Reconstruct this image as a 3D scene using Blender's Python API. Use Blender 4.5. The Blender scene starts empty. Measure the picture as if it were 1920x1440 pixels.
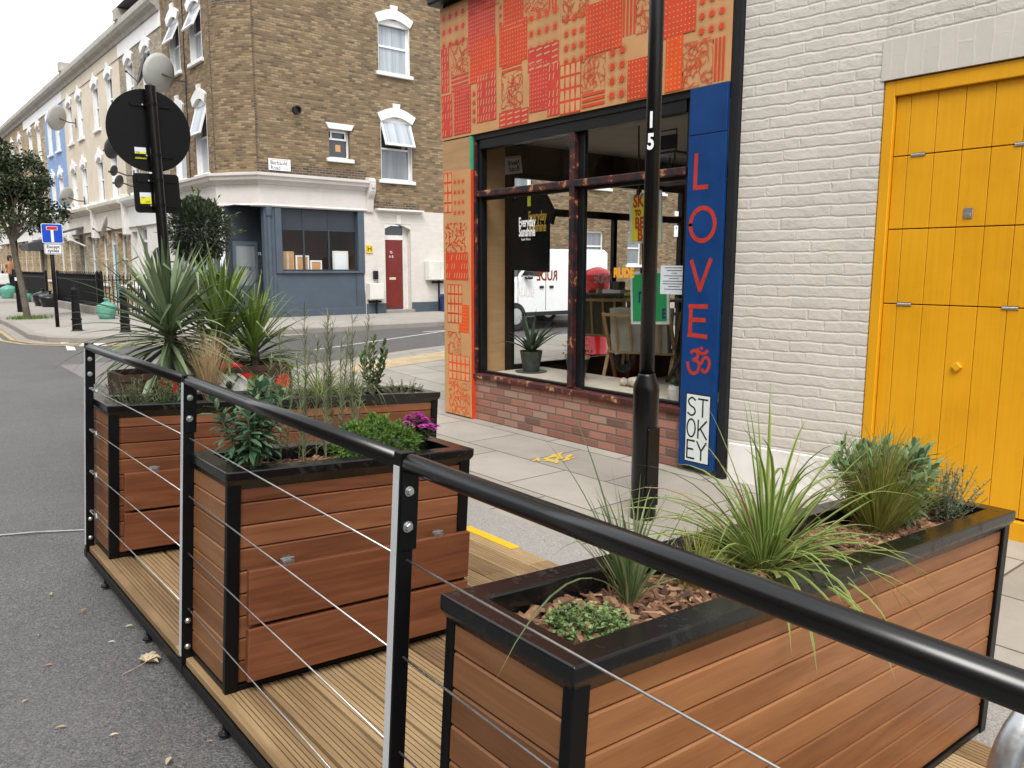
import bpy, bmesh, math, random
from mathutils import Vector, Matrix
R = math.radians
random.seed(7)
scene = bpy.context.scene
COL = scene.collection

# ------------------------------------------------------------------ mesh builder
EXPO=1.0
class MB:
    def __init__(s, M=None):
        s.v=[]; s.f=[]; s.uv=[]; s.t=[]; s.m=[]; s.M=M
    def vert(s, p):
        s.v.append(tuple(p)); return len(s.v)-1
    def face(s, idx, tone=.5, uv=None, m=0):
        s.f.append(tuple(idx)); s.t.append(tone); s.uv.append(uv); s.m.append(m)
    def poly(s, pts, tone=.5, uv=None, m=0):
        b=len(s.v); s.v.extend(tuple(p) for p in pts); s.face(range(b,b+len(pts)),tone,uv,m)
    def box(s, a, b, tone=.5, m=0, off=None):
        x0,y0,z0=a; x1,y1,z1=b
        q=[(x0,y0,z0),(x1,y0,z0),(x1,y1,z0),(x0,y1,z0),(x0,y0,z1),(x1,y0,z1),(x1,y1,z1),(x0,y1,z1)]
        i=len(s.v); s.v.extend(q)
        for f in ((0,3,2,1),(4,5,6,7),(0,1,5,4),(1,2,6,5),(2,3,7,6),(3,0,4,7)):
            s.face([i+k for k in f],tone,None if off is None else ('off',off),m)
    def obox(s, c, ax, ay, az, hx, hy, hz, tone=.5, m=0):
        c=Vector(c);ax=Vector(ax).normalized()*hx;ay=Vector(ay).normalized()*hy;az=Vector(az).normalized()*hz
        i=len(s.v)
        for sz in (-1,1):
            for sx,sy in ((-1,-1),(1,-1),(1,1),(-1,1)):
                s.v.append(tuple(c+ax*sx+ay*sy+az*sz))
        for f in ((0,3,2,1),(4,5,6,7),(0,1,5,4),(1,2,6,5),(2,3,7,6),(3,0,4,7)):
            s.face([i+k for k in f],tone,None,m)
    def bar(s, p, q, w, h, up=(0,0,1), tone=.5, m=0):
        p=Vector(p);q=Vector(q);d=(q-p);L=d.length;d.normalize()
        side=d.cross(Vector(up));
        if side.length<1e-4: side=d.cross(Vector((1,0,0)))
        side.normalize(); u=side.cross(d)
        s.obox((p+q)/2,d,side,u,L/2,w/2,h/2,tone,m)
    def tube(s, pts, r, n=8, tone=.5, m=0, cap=True):
        pts=[Vector(p) for p in pts]; rs=r if isinstance(r,(list,tuple)) else [r]*len(pts)
        rings=[]; ref=None
        for k,p in enumerate(pts):
            d=(pts[min(k+1,len(pts)-1)]-pts[max(k-1,0)]).normalized()
            if ref is None:
                ref=Vector((0,0,1)) if abs(d.z)<.9 else Vector((1,0,0))
            a=(ref-d*ref.dot(d)).normalized(); ref=a; b=d.cross(a)
            ring=[]
            for j in range(n):
                t=2*math.pi*j/n
                ring.append(s.vert(p+(a*math.cos(t)+b*math.sin(t))*rs[k]))
            rings.append(ring)
        for k in range(len(rings)-1):
            for j in range(n):
                s.face((rings[k][j],rings[k][(j+1)%n],rings[k+1][(j+1)%n],rings[k+1][j]),tone,None,m)
        if cap:
            s.face(rings[0][::-1],tone,None,m); s.face(rings[-1],tone,None,m)
    def lathe(s, prof, n=24, c=(0,0,0), tone=.5, m=0, axis='z'):
        # prof: list of (radius, height)
        rings=[]
        for r,h in prof:
            ring=[]
            for j in range(n):
                t=2*math.pi*j/n; x,y=r*math.cos(t),r*math.sin(t)
                p=(x,y,h) if axis=='z' else ((h,x,y) if axis=='x' else (y,h,x))
                ring.append(s.vert((p[0]+c[0],p[1]+c[1],p[2]+c[2])))
            rings.append(ring)
        for k in range(len(rings)-1):
            for j in range(n):
                s.face((rings[k][j],rings[k][(j+1)%n],rings[k+1][(j+1)%n],rings[k+1][j]),tone,None,m)
        s.face(rings[0][::-1],tone,None,m); s.face(rings[-1],tone,None,m)
    def prism(s, poly, fn, d0, d1, tone=.5, m=0):
        # poly in (a,b); fn(a,b,d)->xyz ; extruded d0..d1
        n=len(poly); i=len(s.v)
        s.v.extend(tuple(fn(a,b,d0)) for a,b in poly); s.v.extend(tuple(fn(a,b,d1)) for a,b in poly)
        s.face([i+k for k in range(n)][::-1],tone,None,m); s.face([i+n+k for k in range(n)],tone,None,m)
        for k in range(n):
            l=(k+1)%n; s.face((i+k,i+l,i+n+l,i+n+k),tone,None,m)
    def blade(s, p0, d, L, w, droop, seg=6, tone=.5, fold=.25, taper=1.0, kink=0, sway=0, m=0, side=None, wb=.35, grav=(0,0,-1)):
        # arching leaf strip: v along, u across
        p=Vector(p0); d=Vector(d).normalized(); g=Vector(grav)
        sd=Vector(side) if side else d.cross(Vector((0,0,1)))
        if sd.length<1e-3: sd=Vector((1,0,0))
        sd.normalize(); st=L/seg; rows=[]
        for k in range(seg+1):
            t=k/seg
            ww=w*(wb+(1-wb)*min(1,t/.3))*(1-max(0,(t-.35)/.65)**1.6*taper)
            ww=max(ww,w*.03)
            nrm=sd.cross(d).normalized()
            rows.append((s.vert(p-sd*ww/2+nrm*ww*fold), s.vert(p), s.vert(p+sd*ww/2+nrm*ww*fold)))
            p=p+d*st
            d=(d+g*droop*(.4+1.2*t)/seg+sd*sway*(.3+t)/seg).normalized()
            if kink and k==int(seg*kink): d=(d+g*1.3+sd*(.6 if k%2 else -.6)).normalized()
            sd=(sd-d*sd.dot(d)).normalized()
        for k in range(seg):
            v0,v1=k/seg,(k+1)/seg
            a,b=rows[k],rows[k+1]
            s.face((a[0],a[1],b[1],b[0]),tone,((0,v0),(.5,v0),(.5,v1),(0,v1)),m)
            s.face((a[1],a[2],b[2],b[1]),tone,((.5,v0),(1,v0),(1,v1),(.5,v1)),m)
    def leaf(s, p, d, nrm, L, w, tone=.5, curl=.12, m=0):
        # small oval leaf, 6 verts
        p=Vector(p); d=Vector(d).normalized(); nrm=Vector(nrm)
        sd=d.cross(nrm)
        if sd.length<1e-3: sd=d.cross(Vector((0.3,.5,.8)))
        sd.normalize(); nn=sd.cross(d).normalized()
        a=s.vert(p); b=s.vert(p+d*L*.35+sd*w/2+nn*w*curl); c=s.vert(p+d*L*.75+sd*w*.36+nn*w*curl)
        e=s.vert(p+d*L-nn*L*.06); f=s.vert(p+d*L*.75-sd*w*.36+nn*w*curl); g=s.vert(p+d*L*.35-sd*w/2+nn*w*curl)
        h=s.vert(p+d*L*.5)
        s.face((a,b,c,h),tone,((.5,0),(1,.35),(.9,.75),(.5,.5)),m); s.face((h,c,e),tone,((.5,.5),(.9,.75),(.5,1)),m)
        s.face((a,h,f,g),tone,((.5,0),(.5,.5),(.1,.75),(0,.35)),m); s.face((h,e,f),tone,((.5,.5),(.5,1),(.1,.75)),m)
    def build(s, name, mats, parent=None, smooth=False, recalc=True, bevel=0, loc=None, seg=1):
        me=bpy.data.meshes.new(name)
        vs=s.v if s.M is None else [tuple(s.M@Vector(p)) for p in s.v]
        me.from_pydata(vs,[],s.f)
        if not isinstance(mats,(list,tuple)): mats=[mats]
        for m_ in mats: me.materials.append(m_)
        me.polygons.foreach_set('material_index',s.m)
        if smooth: me.polygons.foreach_set('use_smooth',[True]*len(s.f))
        at=me.attributes.new('tone','FLOAT','FACE'); at.data.foreach_set('value',s.t)
        uvl=me.uv_layers.new(name='UVMap'); out=[]
        me.update()
        for k,p in enumerate(me.polygons):
            u=s.uv[k]
            if u is not None and u[0]!='off':
                for q in u: out.extend(q)
            else:
                o=(0,0) if u is None else u[1]
                nx,ny,nz=p.normal; nx,ny,nz=abs(nx),abs(ny),abs(nz)
                for vi in p.vertices:
                    x,y,z=vs[vi]
                    if nz>=nx and nz>=ny: q=(x,y)
                    elif nx>=ny: q=(y,z)
                    else: q=(x,z)
                    out.extend((q[0]+o[0],q[1]+o[1]))
        uvl.data.foreach_set('uv',out)
        o=bpy.data.objects.new(name,me); COL.objects.link(o)
        if recalc or bevel:
            bm=bmesh.new(); bm.from_mesh(me)
            if recalc: bmesh.ops.recalc_face_normals(bm,faces=bm.faces)
            bm.to_mesh(me); bm.free()
        if bevel:
            md=o.modifiers.new('bevel','BEVEL'); md.width=bevel; md.segments=seg; md.limit_method='ANGLE'; md.angle_limit=R(40)
        if parent: o.parent=parent
        if loc: o.location=loc
        return o

def tag(o,label=None,cat=None,group=None,kind=None):
    if label: o['label']=label
    if cat: o['category']=cat
    if group: o['group']=group
    if kind: o['kind']=kind
    return o
def thing(name,label,cat,loc=(0,0,0),rot=(0,0,0),group=None):
    o=bpy.data.objects.new(name,None); COL.objects.link(o); o.empty_display_size=.1
    o.location=loc; o.rotation_euler=rot
    return tag(o,label,cat,group)
def copy_tree(o,parent=None):
    c=o.copy(); COL.objects.link(c)
    if parent: c.parent=parent
    for ch in list(o.children): copy_tree(ch,c)
    return c
def text(body,size,mat,parent,name='lettering',loc=(0,0,0),rot=(0,0,0),ext=.002,off=0,align='CENTER',sx=1,mirror=False,space=1,line=.9,shear=0):
    cu=bpy.data.curves.new(name,'FONT'); cu.body=body; cu.size=size; cu.extrude=ext; cu.offset=off
    cu.align_x=align; cu.align_y='CENTER'; cu.space_character=space; cu.space_line=line; cu.shear=shear; cu.resolution_u=3
    tmp=bpy.data.objects.new('tmp_text',cu); COL.objects.link(tmp)
    dg=bpy.context.evaluated_depsgraph_get(); me=bpy.data.meshes.new_from_object(tmp.evaluated_get(dg))
    bpy.data.objects.remove(tmp); bpy.data.curves.remove(cu)
    me.transform(Matrix.Diagonal((-sx if mirror else sx,1,1,1)))
    me.materials.clear(); me.materials.append(mat); me.name=name
    o=bpy.data.objects.new(name,me); COL.objects.link(o); o.parent=parent; o.location=loc; o.rotation_euler=rot
    return o

# ------------------------------------------------------------------ materials
class NT:
    def __init__(s,name):
        s.mat=bpy.data.materials.new(name); s.mat.use_nodes=True; s.t=s.mat.node_tree; s.t.nodes.clear()
        s.out=s.t.nodes.new('ShaderNodeOutputMaterial')
    def n(s,typ,ins=None,**props):
        nd=s.t.nodes.new(typ)
        for k,v in props.items(): setattr(nd,k,v)
        for k,v in (ins or {}).items():
            sk=nd.inputs[k]
            if hasattr(v,'is_linked') or isinstance(v,bpy.types.NodeSocket): s.t.links.new(v,sk)
            elif v is not None:
                if sk.type=='RGBA' and len(v)==3: v=(*v,1)
                sk.default_value=v
        return nd
    def math(s,op,a,b=None,c=None,clamp=False):
        ins={0:a}
        if b is not None: ins[1]=b
        if c is not None: ins[2]=c
        return s.n('ShaderNodeMath',ins,operation=op,use_clamp=clamp).outputs[0]
    def mix(s,f,a,b,mode='MIX'):
        nd=s.n('ShaderNodeMix',data_type='RGBA',blend_type=mode)
        for k,v in ((0,f),(6,a),(7,b)):
            if isinstance(v,bpy.types.NodeSocket): s.t.links.new(v,nd.inputs[k])
            else: nd.inputs[k].default_value=(*v,1) if hasattr(v,'__len__') and len(v)==3 else v
        return nd.outputs[2]
    def ramp(s,f,stops,interp='LINEAR'):
        nd=s.n('ShaderNodeValToRGB',{0:f}); cr=nd.color_ramp; cr.interpolation=interp
        while len(cr.elements)<len(stops): cr.elements.new(.5)
        for e,(p,c) in zip(cr.elements,stops): e.position=p; e.color=(*c,1) if len(c)==3 else c
        return nd.outputs[0]
    def uv(s,sx=1,sy=1,rot=0):
        u=s.n('ShaderNodeUVMap').outputs[0]
        if (sx,sy,rot)!=(1,1,0): u=s.n('ShaderNodeMapping',{'Vector':u,'Scale':(sx,sy,1),'Rotation':(0,0,rot)}).outputs[0]
        return u
    def obj(s,sx=1,sy=1,sz=1):
        u=s.n('ShaderNodeTexCoord').outputs['Object']
        if (sx,sy,sz)!=(1,1,1): u=s.n('ShaderNodeMapping',{'Vector':u,'Scale':(sx,sy,sz)}).outputs[0]
        return u
    def pos(s): return s.n('ShaderNodeNewGeometry').outputs['Position']
    def noise(s,vec,scale,detail=4,rough=.55,dist=0,out=0):
        return s.n('ShaderNodeTexNoise',{'Vector':vec,'Scale':scale,'Detail':detail,'Roughness':rough,'Distortion':dist}).outputs[out]
    def tone(s): return s.n('ShaderNodeAttribute',attribute_name='tone').outputs['Fac']
    def bump(s,h,strength=.5,dist=.01,nrm=None):
        ins={'Height':h,'Strength':strength,'Distance':dist}
        if nrm is not None: ins['Normal']=nrm
        return s.n('ShaderNodeBump',ins).outputs[0]
    def bsdf(s,color,rough=.6,nrm=None,metal=0,spec=.5,**kw):
        ins={'Base Color':color,'Roughness':rough,'Metallic':metal,'Specular IOR Level':spec}
        if nrm is not None: ins['Normal']=nrm
        ins.update(kw)
        b=s.n('ShaderNodeBsdfPrincipled',ins); s.t.links.new(b.outputs[0],s.out.inputs[0]); return b
    def bricks(s,uv,w,h,mort,wob=0,vfill=0):
        # returns (mortar mask 0..1 in the joint, cell random, edge distance)
        if wob:
            nz=s.n('ShaderNodeTexNoise',{'Vector':uv,'Scale':9.,'Detail':3.}).outputs[1]
            nz=s.n('ShaderNodeVectorMath',{0:nz,1:(.5,.5,.5)},operation='SUBTRACT').outputs[0]
            nz=s.n('ShaderNodeVectorMath',{0:nz,'Scale':wob},operation='SCALE').outputs[0]
            uv=s.n('ShaderNodeVectorMath',{0:uv,1:nz},operation='ADD').outputs[0]
        sp=s.n('ShaderNodeSeparateXYZ',{0:uv}); x,y=sp.outputs[0],sp.outputs[1]
        ry=s.math('DIVIDE',y,h); row=s.math('FLOOR',ry); fy=s.math('FRACT',ry)
        sh=s.math('MULTIPLY',s.math('MODULO',s.math('ADD',row,1000.),2.),.5)
        rx=s.math('ADD',s.math('DIVIDE',x,w),sh); colm=s.math('FLOOR',rx); fx=s.math('FRACT',rx)
        dx=s.math('MULTIPLY',s.math('MINIMUM',fx,s.math('SUBTRACT',1.,fx)),w)
        dy=s.math('MULTIPLY',s.math('MINIMUM',fy,s.math('SUBTRACT',1.,fy)),h)
        if vfill: dx=s.math('ADD',dx,s.math('MULTIPLY',s.math('MAXIMUM',s.math('SUBTRACT',s.noise(uv,5.,2),.38),0.),vfill))
        d=s.math('MINIMUM',dx,dy)
        mr=s.n('ShaderNodeMapRange',{'Value':d,'From Min':mort*.35,'From Max':mort*.8,'To Min':1.,'To Max':0.},clamp=True).outputs[0]
        cv=s.n('ShaderNodeCombineXYZ',{0:colm,1:row}).outputs[0]
        rnd=s.n('ShaderNodeTexWhiteNoise',{'Vector':cv},noise_dimensions='2D').outputs[0]
        return mr,rnd,d,cv

MAT={}
def paint(name,col,rough=.5,var=.12,bump=.15,scale=6,spec=.4,dirt=None):
    m=NT(name); o=m.pos(); nz=m.noise(o,scale,5)
    dark=tuple(c*(1-var) for c in col); lite=tuple(min(1,c*(1+var)) for c in col)
    c=m.ramp(nz,[(.3,dark),(.7,lite)])
    if dirt:
        d=m.ramp(m.noise(o,scale*.35,6,.65),[(.5,(0,0,0)),(.75,(1,1,1))]); c=m.mix(m.math('MULTIPLY',d,.5),c,dirt)
    fine=m.noise(o,scale*14,3)
    m.bsdf(c,m.math('ADD',m.math('MULTIPLY',nz,.2),rough-.1),m.bump(fine,bump,.003) if bump else None,spec=spec)
    MAT[name]=m.mat; return m.mat

def setup_mats():
    paint('black_metal',(.003,.0033,.0038),.38,.2,.05,9,.22)
    paint('black_iron',(.005,.005,.006),.45,.25,.1,9,.25)
    paint('black_gloss',(.003,.003,.0035),.3,.1,.04,14,.35)
    # weathered rim of planters
    m=NT('rim_metal'); o=m.obj(); n1=m.noise(o,9,6,.65); n2=m.noise(o,60,4)
    sm=m.ramp(m.math('MULTIPLY',n1,m.math('ADD',n2,.45)),[(.52,(0,0,0)),(.7,(1,1,1))])
    m.bsdf(m.mix(m.math('MULTIPLY',sm,.45),(.004,.0045,.005),(.026,.025,.024)),m.math('ADD',m.math('MULTIPLY',sm,.3),.22),m.bump(n2,.03,.002),spec=.55); MAT['rim_metal']=m.mat
    def steel(name,col,rough,metal=1):
        m=NT(name); o=m.obj(); nz=m.noise(o,60,4); m.bsdf(m.ramp(nz,[(.35,tuple(c*.8 for c in col)),(.7,col)]),m.math('ADD',m.math('MULTIPLY',nz,.2),rough),metal=metal); MAT[name]=m.mat
    steel('wire_steel',(.72,.72,.7),.25); steel('zinc',(.62,.64,.66),.28); steel('galvanised',(.66,.68,.7),.3); steel('silver_metal',(.75,.75,.74),.22)
    # woods
    def wood(name,stops,su=1.2,sv=26,rough=.5,toneamt=.5,bump=.12,fig=True):
        m=NT(name); uv=m.uv(); t=m.tone()
        off=m.n('ShaderNodeCombineXYZ',{0:m.math('MULTIPLY',t,37.),1:m.math('MULTIPLY',t,91.)}).outputs[0]
        v=m.n('ShaderNodeVectorMath',{0:uv,1:off},operation='ADD').outputs[0]
        vv=m.n('ShaderNodeMapping',{'Vector':v,'Scale':(su,sv,1)}).outputs[0]
        g=m.noise(vv,1.,6,.6,1.2); fine=m.noise(m.n('ShaderNodeMapping',{'Vector':v,'Scale':(6,260,1)}).outputs[0],1.,3)
        big=m.noise(m.n('ShaderNodeMapping',{'Vector':v,'Scale':(1.1,4,1)}).outputs[0],1.,3)
        f=m.math('ADD',m.math('ADD',m.math('MULTIPLY',g,.46),m.math('MULTIPLY',fine,.15)),m.math('MULTIPLY',big,.4))
        f=m.math('ADD',f,m.math('MULTIPLY',m.math('SUBTRACT',m.math('FRACT',m.math('MULTIPLY',t,7.31)),.5),toneamt*.5))
        if fig:
            st=m.noise(m.n('ShaderNodeMapping',{'Vector':v,'Scale':(2.,14,1)}).outputs[0],1.,2,.5,2.)
            f=m.math('ADD',f,m.math('MULTIPLY',m.math('SUBTRACT',st,.5),.25))
        if name=='sapele_red':
            rb=m.noise(m.n('ShaderNodeMapping',{'Vector':v,'Scale':(3.2,34,1),'Rotation':(0,0,.09)}).outputs[0],1.,1,.4,.6); f=m.math('ADD',f,m.math('MULTIPLY',m.math('SUBTRACT',rb,.5),.42))
        c=m.ramp(f,stops)
        m.bsdf(c,m.math('ADD',m.math('MULTIPLY',fine,.15),rough-.08),m.bump(m.math('ADD',fine,g),bump,.002),spec=.35); MAT[name]=m.mat
    wood('sapele_shaded',[(.25,(.085,.029,.014)),(.45,(.155,.057,.025)),(.62,(.225,.09,.04)),(.85,(.31,.135,.063))],.8,18,.42,.55)  # sapele with the darker shading of the farther planters put into its colour
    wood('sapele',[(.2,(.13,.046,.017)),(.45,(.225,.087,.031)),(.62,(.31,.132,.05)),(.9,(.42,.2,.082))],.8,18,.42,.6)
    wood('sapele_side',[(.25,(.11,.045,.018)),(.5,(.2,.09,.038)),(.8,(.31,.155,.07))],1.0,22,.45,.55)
    wood('sapele_red',[(.25,(.08,.025,.012)),(.5,(.15,.052,.024)),(.8,(.235,.09,.043))],.7,30,.4,.35)
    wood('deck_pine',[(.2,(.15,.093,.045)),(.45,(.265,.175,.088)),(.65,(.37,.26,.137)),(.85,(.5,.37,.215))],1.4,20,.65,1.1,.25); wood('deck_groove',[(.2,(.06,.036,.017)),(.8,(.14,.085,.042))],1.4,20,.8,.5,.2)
    wood('easel_wood',[(.2,(.3,.18,.075)),(.8,(.55,.37,.18))],2,30,.6,.3)
    wood('dark_wood',[(.2,(.02,.013,.008)),(.8,(.07,.045,.03))],2,30,.55,.3)
    wood('bark',[(.2,(.05,.04,.03)),(.8,(.2,.165,.13))],8,5,.85,.3,.6)
    wood('ply',[(.2,(.3,.17,.075)),(.8,(.5,.32,.16))],1,12,.55,.2)
    # osb
    m=NT('osb'); v=m.uv(28,12); vo=m.n('ShaderNodeTexVoronoi',{'Vector':v,'Scale':1.,'Randomness':1.}); 
    c=m.ramp(m.n('ShaderNodeSeparateColor',{0:vo.outputs['Color']}).outputs[0],[(0,(.17,.09,.035)),(.5,(.33,.19,.08)),(1,(.5,.33,.16))]); m.bsdf(c,.6); MAT['osb']=m.mat
    # asphalt
    m=NT('asphalt'); p=m.pos(); fine=m.n('ShaderNodeTexVoronoi',{'Vector':p,'Scale':120.}).outputs['Distance']
    ch=m.n('ShaderNodeSeparateColor',{0:m.n('ShaderNodeTexVoronoi',{'Vector':p,'Scale':140.}).outputs['Color']}).outputs[0]
    big=m.noise(p,.6,6,.6); med=m.noise(p,5,5)
    base=m.ramp(m.math('ADD',m.math('MULTIPLY',big,.6),m.math('MULTIPLY',med,.4)),[(.3,(.07,.067,.066)),(.7,(.115,.11,.108))])
    c=m.mix(m.ramp(ch,[(.0,(.0,.0,.0)),(.8,(.05,.05,.05)),(.99,(.42,.42,.42))]),m.mix(m.ramp(ch,[(0,(1,1,1)),(.5,(0,0,0))]),base,(.04,.04,.041)),(.24,.23,.22))
    st=m.ramp(m.noise(p,1.1,7,.7,.8),[(.52,(0,0,0)),(.68,(1,1,1))]); c=m.mix(m.math('MULTIPLY',st,.4),c,(.055,.053,.053)); lt=m.ramp(m.noise(p,.45,5,.6),[(.5,(0,0,0)),(.7,(1,1,1))]); c=m.mix(m.math('MULTIPLY',lt,.3),c,(.15,.143,.138))
    m.bsdf(c,.6,m.bump(m.math('ADD',fine,m.math('MULTIPLY',m.noise(p,60,3),.6)),.45,.006),spec=.55); MAT['asphalt']=m.mat
    def tarmac(name,a,b):
        m=NT(name); p=m.pos(); c=m.ramp(m.math('ADD',m.math('MULTIPLY',m.noise(p,1.2,6,.65),.7),m.math('MULTIPLY',m.noise(p,90,3),.3)),[(.3,a),(.7,b)])
        m.bsdf(c,.85,m.bump(m.noise(p,120,3),.5,.005)); MAT[name]=m.mat
    tarmac('tarmac_patch',(.15,.135,.128),(.21,.19,.18)); tarmac('far_paving',(.27,.25,.225),(.37,.345,.31)); tarmac('concrete',(.22,.2,.18),(.34,.31,.28))
    # granite
    m=NT('granite'); p=m.pos(); vo=m.n('ShaderNodeSeparateColor',{0:m.n('ShaderNodeTexVoronoi',{'Vector':p,'Scale':170.}).outputs['Color']}).outputs[0]
    c=m.mix(m.noise(p,2,4),m.ramp(vo,[(0,(.12,.115,.11)),(.5,(.27,.26,.245)),(1,(.42,.41,.39))]),(.3,.285,.265)); m.bsdf(c,.7,m.bump(vo,.2,.002)); MAT['granite']=m.mat
    # paving flags
    m=NT('paving'); p=m.pos(); wv=m.n('ShaderNodeMapping',{'Vector':p,'Rotation':(0,0,R(90)),'Location':(.12,-.05,0)}).outputs[0]
    mk,rd,d,_=m.bricks(wv,.9,.62,.011,.004)
    st=m.noise(p,1.4,7,.7); sp=m.noise(p,160,2)
    f=m.math('ADD',m.math('ADD',m.math('MULTIPLY',st,.5),m.math('MULTIPLY',rd,.22)),m.math('MULTIPLY',sp,.3))
    c=m.ramp(f,[(.28,(.235,.212,.18)),(.55,(.335,.308,.268)),(.8,(.42,.39,.345))])
    spot=m.ramp(m.n('ShaderNodeTexVoronoi',{'Vector':p,'Scale':3.1}).outputs['Distance'],[(0,(1,1,1)),(.07,(1,1,1)),(.09,(0,0,0))]); c=m.mix(m.math('MULTIPLY',spot,.22),c,(.13,.12,.11))
    stain=m.ramp(m.noise(p,.8,6,.7,.6),[(.5,(0,0,0)),(.72,(1,1,1))]); c=m.mix(m.math('MULTIPLY',stain,.35),c,(.2,.185,.165))
    c=m.mix(mk,c,(.085,.075,.062)); m.bsdf(c,.8,m.bump(m.math('SUBTRACT',m.math('MULTIPLY',sp,.12),mk),.5,.006)); MAT['paving']=m.mat
    # tactile
    m=NT('tactile'); uv=m.uv(); fr=m.n('ShaderNodeTexVoronoi',{'Vector':uv,'Scale':15.,'Randomness':0.}).outputs['Distance']
    mk,rd,d,_=m.bricks(uv,.4,.4,.01)
    c=m.mix(mk,m.ramp(m.noise(m.pos(),3,5),[(.3,(.38,.29,.17)),(.7,(.5,.4,.25))]),(.2,.16,.1)); m.bsdf(c,.8,m.bump(m.ramp(fr,[(.3,(1,1,1)),(.5,(0,0,0))]),.8,.006)); MAT['tactile']=m.mat
    # stock bricks
    def stock(name,stops,mort,w=.19,h=.062,soot=None,mw=.011):
        m=NT(name); uv=m.uv(); mk,rd,d,cv=m.bricks(uv,w,h,mw,.008)
        n1=m.noise(uv,45,4); big=m.noise(uv,.55,5,.6)
        f=m.math('ADD',m.math('ADD',m.math('MULTIPLY',rd,.72),m.math('MULTIPLY',n1,.16)),m.math('MULTIPLY',big,.16))
        c=m.ramp(f,stops); c=m.mix(mk,c,mort)
        st=m.ramp(m.noise(uv,.9,6,.65),[(.45,(0,0,0)),(.8,(1,1,1))]); c=m.mix(m.math('MULTIPLY',st,.45),c,soot or (.09,.065,.04))
        m.bsdf(c,.85,m.bump(m.math('ADD',m.math('MULTIPLY',mk,-1.),m.math('MULTIPLY',n1,.4)),.5,.008)); MAT[name]=m.mat
    stock('stock_brick',[(.08,(.06,.042,.03)),(.25,(.145,.095,.05)),(.5,(.205,.14,.072)),(.7,(.26,.18,.09)),(.85,(.32,.24,.135)),(.97,(.24,.11,.07))],(.17,.135,.095),mw=.013)
    stock('stock_dark',[(.1,(.035,.026,.02)),(.5,(.09,.06,.04)),(.9,(.15,.095,.06))],(.24,.2,.15))
    stock('pale_brick',[(.1,(.22,.19,.14)),(.5,(.36,.31,.22)),(.9,(.46,.42,.32))],(.24,.2,.16))
    stock('brown_brick',[(.1,(.13,.08,.04)),(.5,(.26,.17,.09)),(.9,(.36,.24,.13))],(.25,.2,.14))
    stock('yellow_brick',[(.1,(.22,.15,.08)),(.5,(.42,.31,.17)),(.9,(.55,.43,.27))],(.32,.27,.2))
    stock('red_brick',[(.08,(.13,.07,.06)),(.3,(.23,.1,.075)),(.55,(.33,.135,.095)),(.75,(.4,.19,.135)),(.95,(.33,.24,.19))],(.15,.125,.1),.228,.077,(.16,.1,.075),.014)
    # painted brick
    def pbrick(name,col,w,h,str_,dark,mortar=.02,wob=.02,dist=.018):
        m=NT(name); uv=m.uv(); mk,rd,d,cv=m.bricks(uv,w,h,mortar,wob,.05)
        n1=m.noise(uv,14,6,.62); n2=m.noise(uv,70,3); n3=m.noise(uv,3.,5); pit=m.ramp(m.n('ShaderNodeTexVoronoi',{'Vector':uv,'Scale':9.,'Randomness':1.}).outputs['Distance'],[(.0,(0,0,0)),(.06,(0,0,0)),(.12,(1,1,1))])
        edge=m.n('ShaderNodeMapRange',{'Value':d,'From Min':0.,'From Max':mortar,'To Min':0.,'To Max':1.},clamp=True).outputs[0]
        hgt=m.math('ADD',m.math('ADD',m.math('MULTIPLY',edge,.55),m.math('MULTIPLY',n1,1.15)),m.math('ADD',m.math('MULTIPLY',n2,.12),m.math('ADD',m.math('MULTIPLY',rd,.3),m.math('MULTIPLY',pit,.12))))
        c=m.ramp(m.math('ADD',m.math('MULTIPLY',n3,.7),m.math('MULTIPLY',rd,.3)),[(.3,tuple(x*.9 for x in col)),(.7,col)])
        c=m.mix(m.math('MULTIPLY',mk,.35),c,dark)
        m.bsdf(c,.62,m.bump(hgt,str_,dist),spec=.3); MAT[name]=m.mat
    pbrick('white_brick',(.57,.538,.485),.235,.08,.46,(.61,.58,.525),.012,.028,.018); pbrick('lintel_brick',(.60,.567,.512),.3,.1,.14,(.64,.61,.56),.01,.03,.012)
    pbrick('white_brick_far',(.66,.62,.575),.2,.065,.22,(.58,.55,.51),.012,.012,.01)
    # plain coats
    paint('white_paint',(.8,.8,.79),.4,.05,.05); paint('white_upvc',(.82,.83,.84),.25,.03,0); paint('stone_white',(.74,.72,.69),.55,.06,.2,8,.3,(.5,.47,.42))
    paint('cream_render',(.66,.585,.47),.7,.07,.2,2.2,.2,(.5,.43,.33)); paint('cream_trim',(.72,.68,.6),.6,.06,.2,3,.3,(.45,.4,.33))
    paint('blue_render',(.22,.34,.58),.7,.1,.2,2); paint('grey_stucco',(.62,.585,.555),.6,.05,.15,3,.3,(.45,.42,.4))
    paint('slate_blue',(.072,.094,.122),.5,.09,.1,3,.35); paint('slate_dark',(.03,.038,.05),.45,.1,.05,3,.4); paint('cornice_old',(.42,.4,.36),.75,.15,.3,5,.2,(.2,.18,.15))
    paint('door_red',(.16,.018,.014),.4,.12,.08,5,.4); paint('frame_black',(.006,.0072,.009),.4,.2,.1,6,.4); paint('roof_lead',(.1,.1,.105),.5,.2)
    m=NT('yellow_paint'); ps=m.pos(); st=m.noise(m.n('ShaderNodeMapping',{'Vector':ps,'Scale':(60,60,1.6)}).outputs[0],1.,4,.6); bl=m.noise(ps,1.7,6,.65); f=m.math('ADD',m.math('MULTIPLY',st,.35),m.math('MULTIPLY',bl,.65)); sc=m.ramp(m.noise(ps,6,8,.75,.5),[(.64,(0,0,0)),(.72,(1,1,1))])
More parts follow.
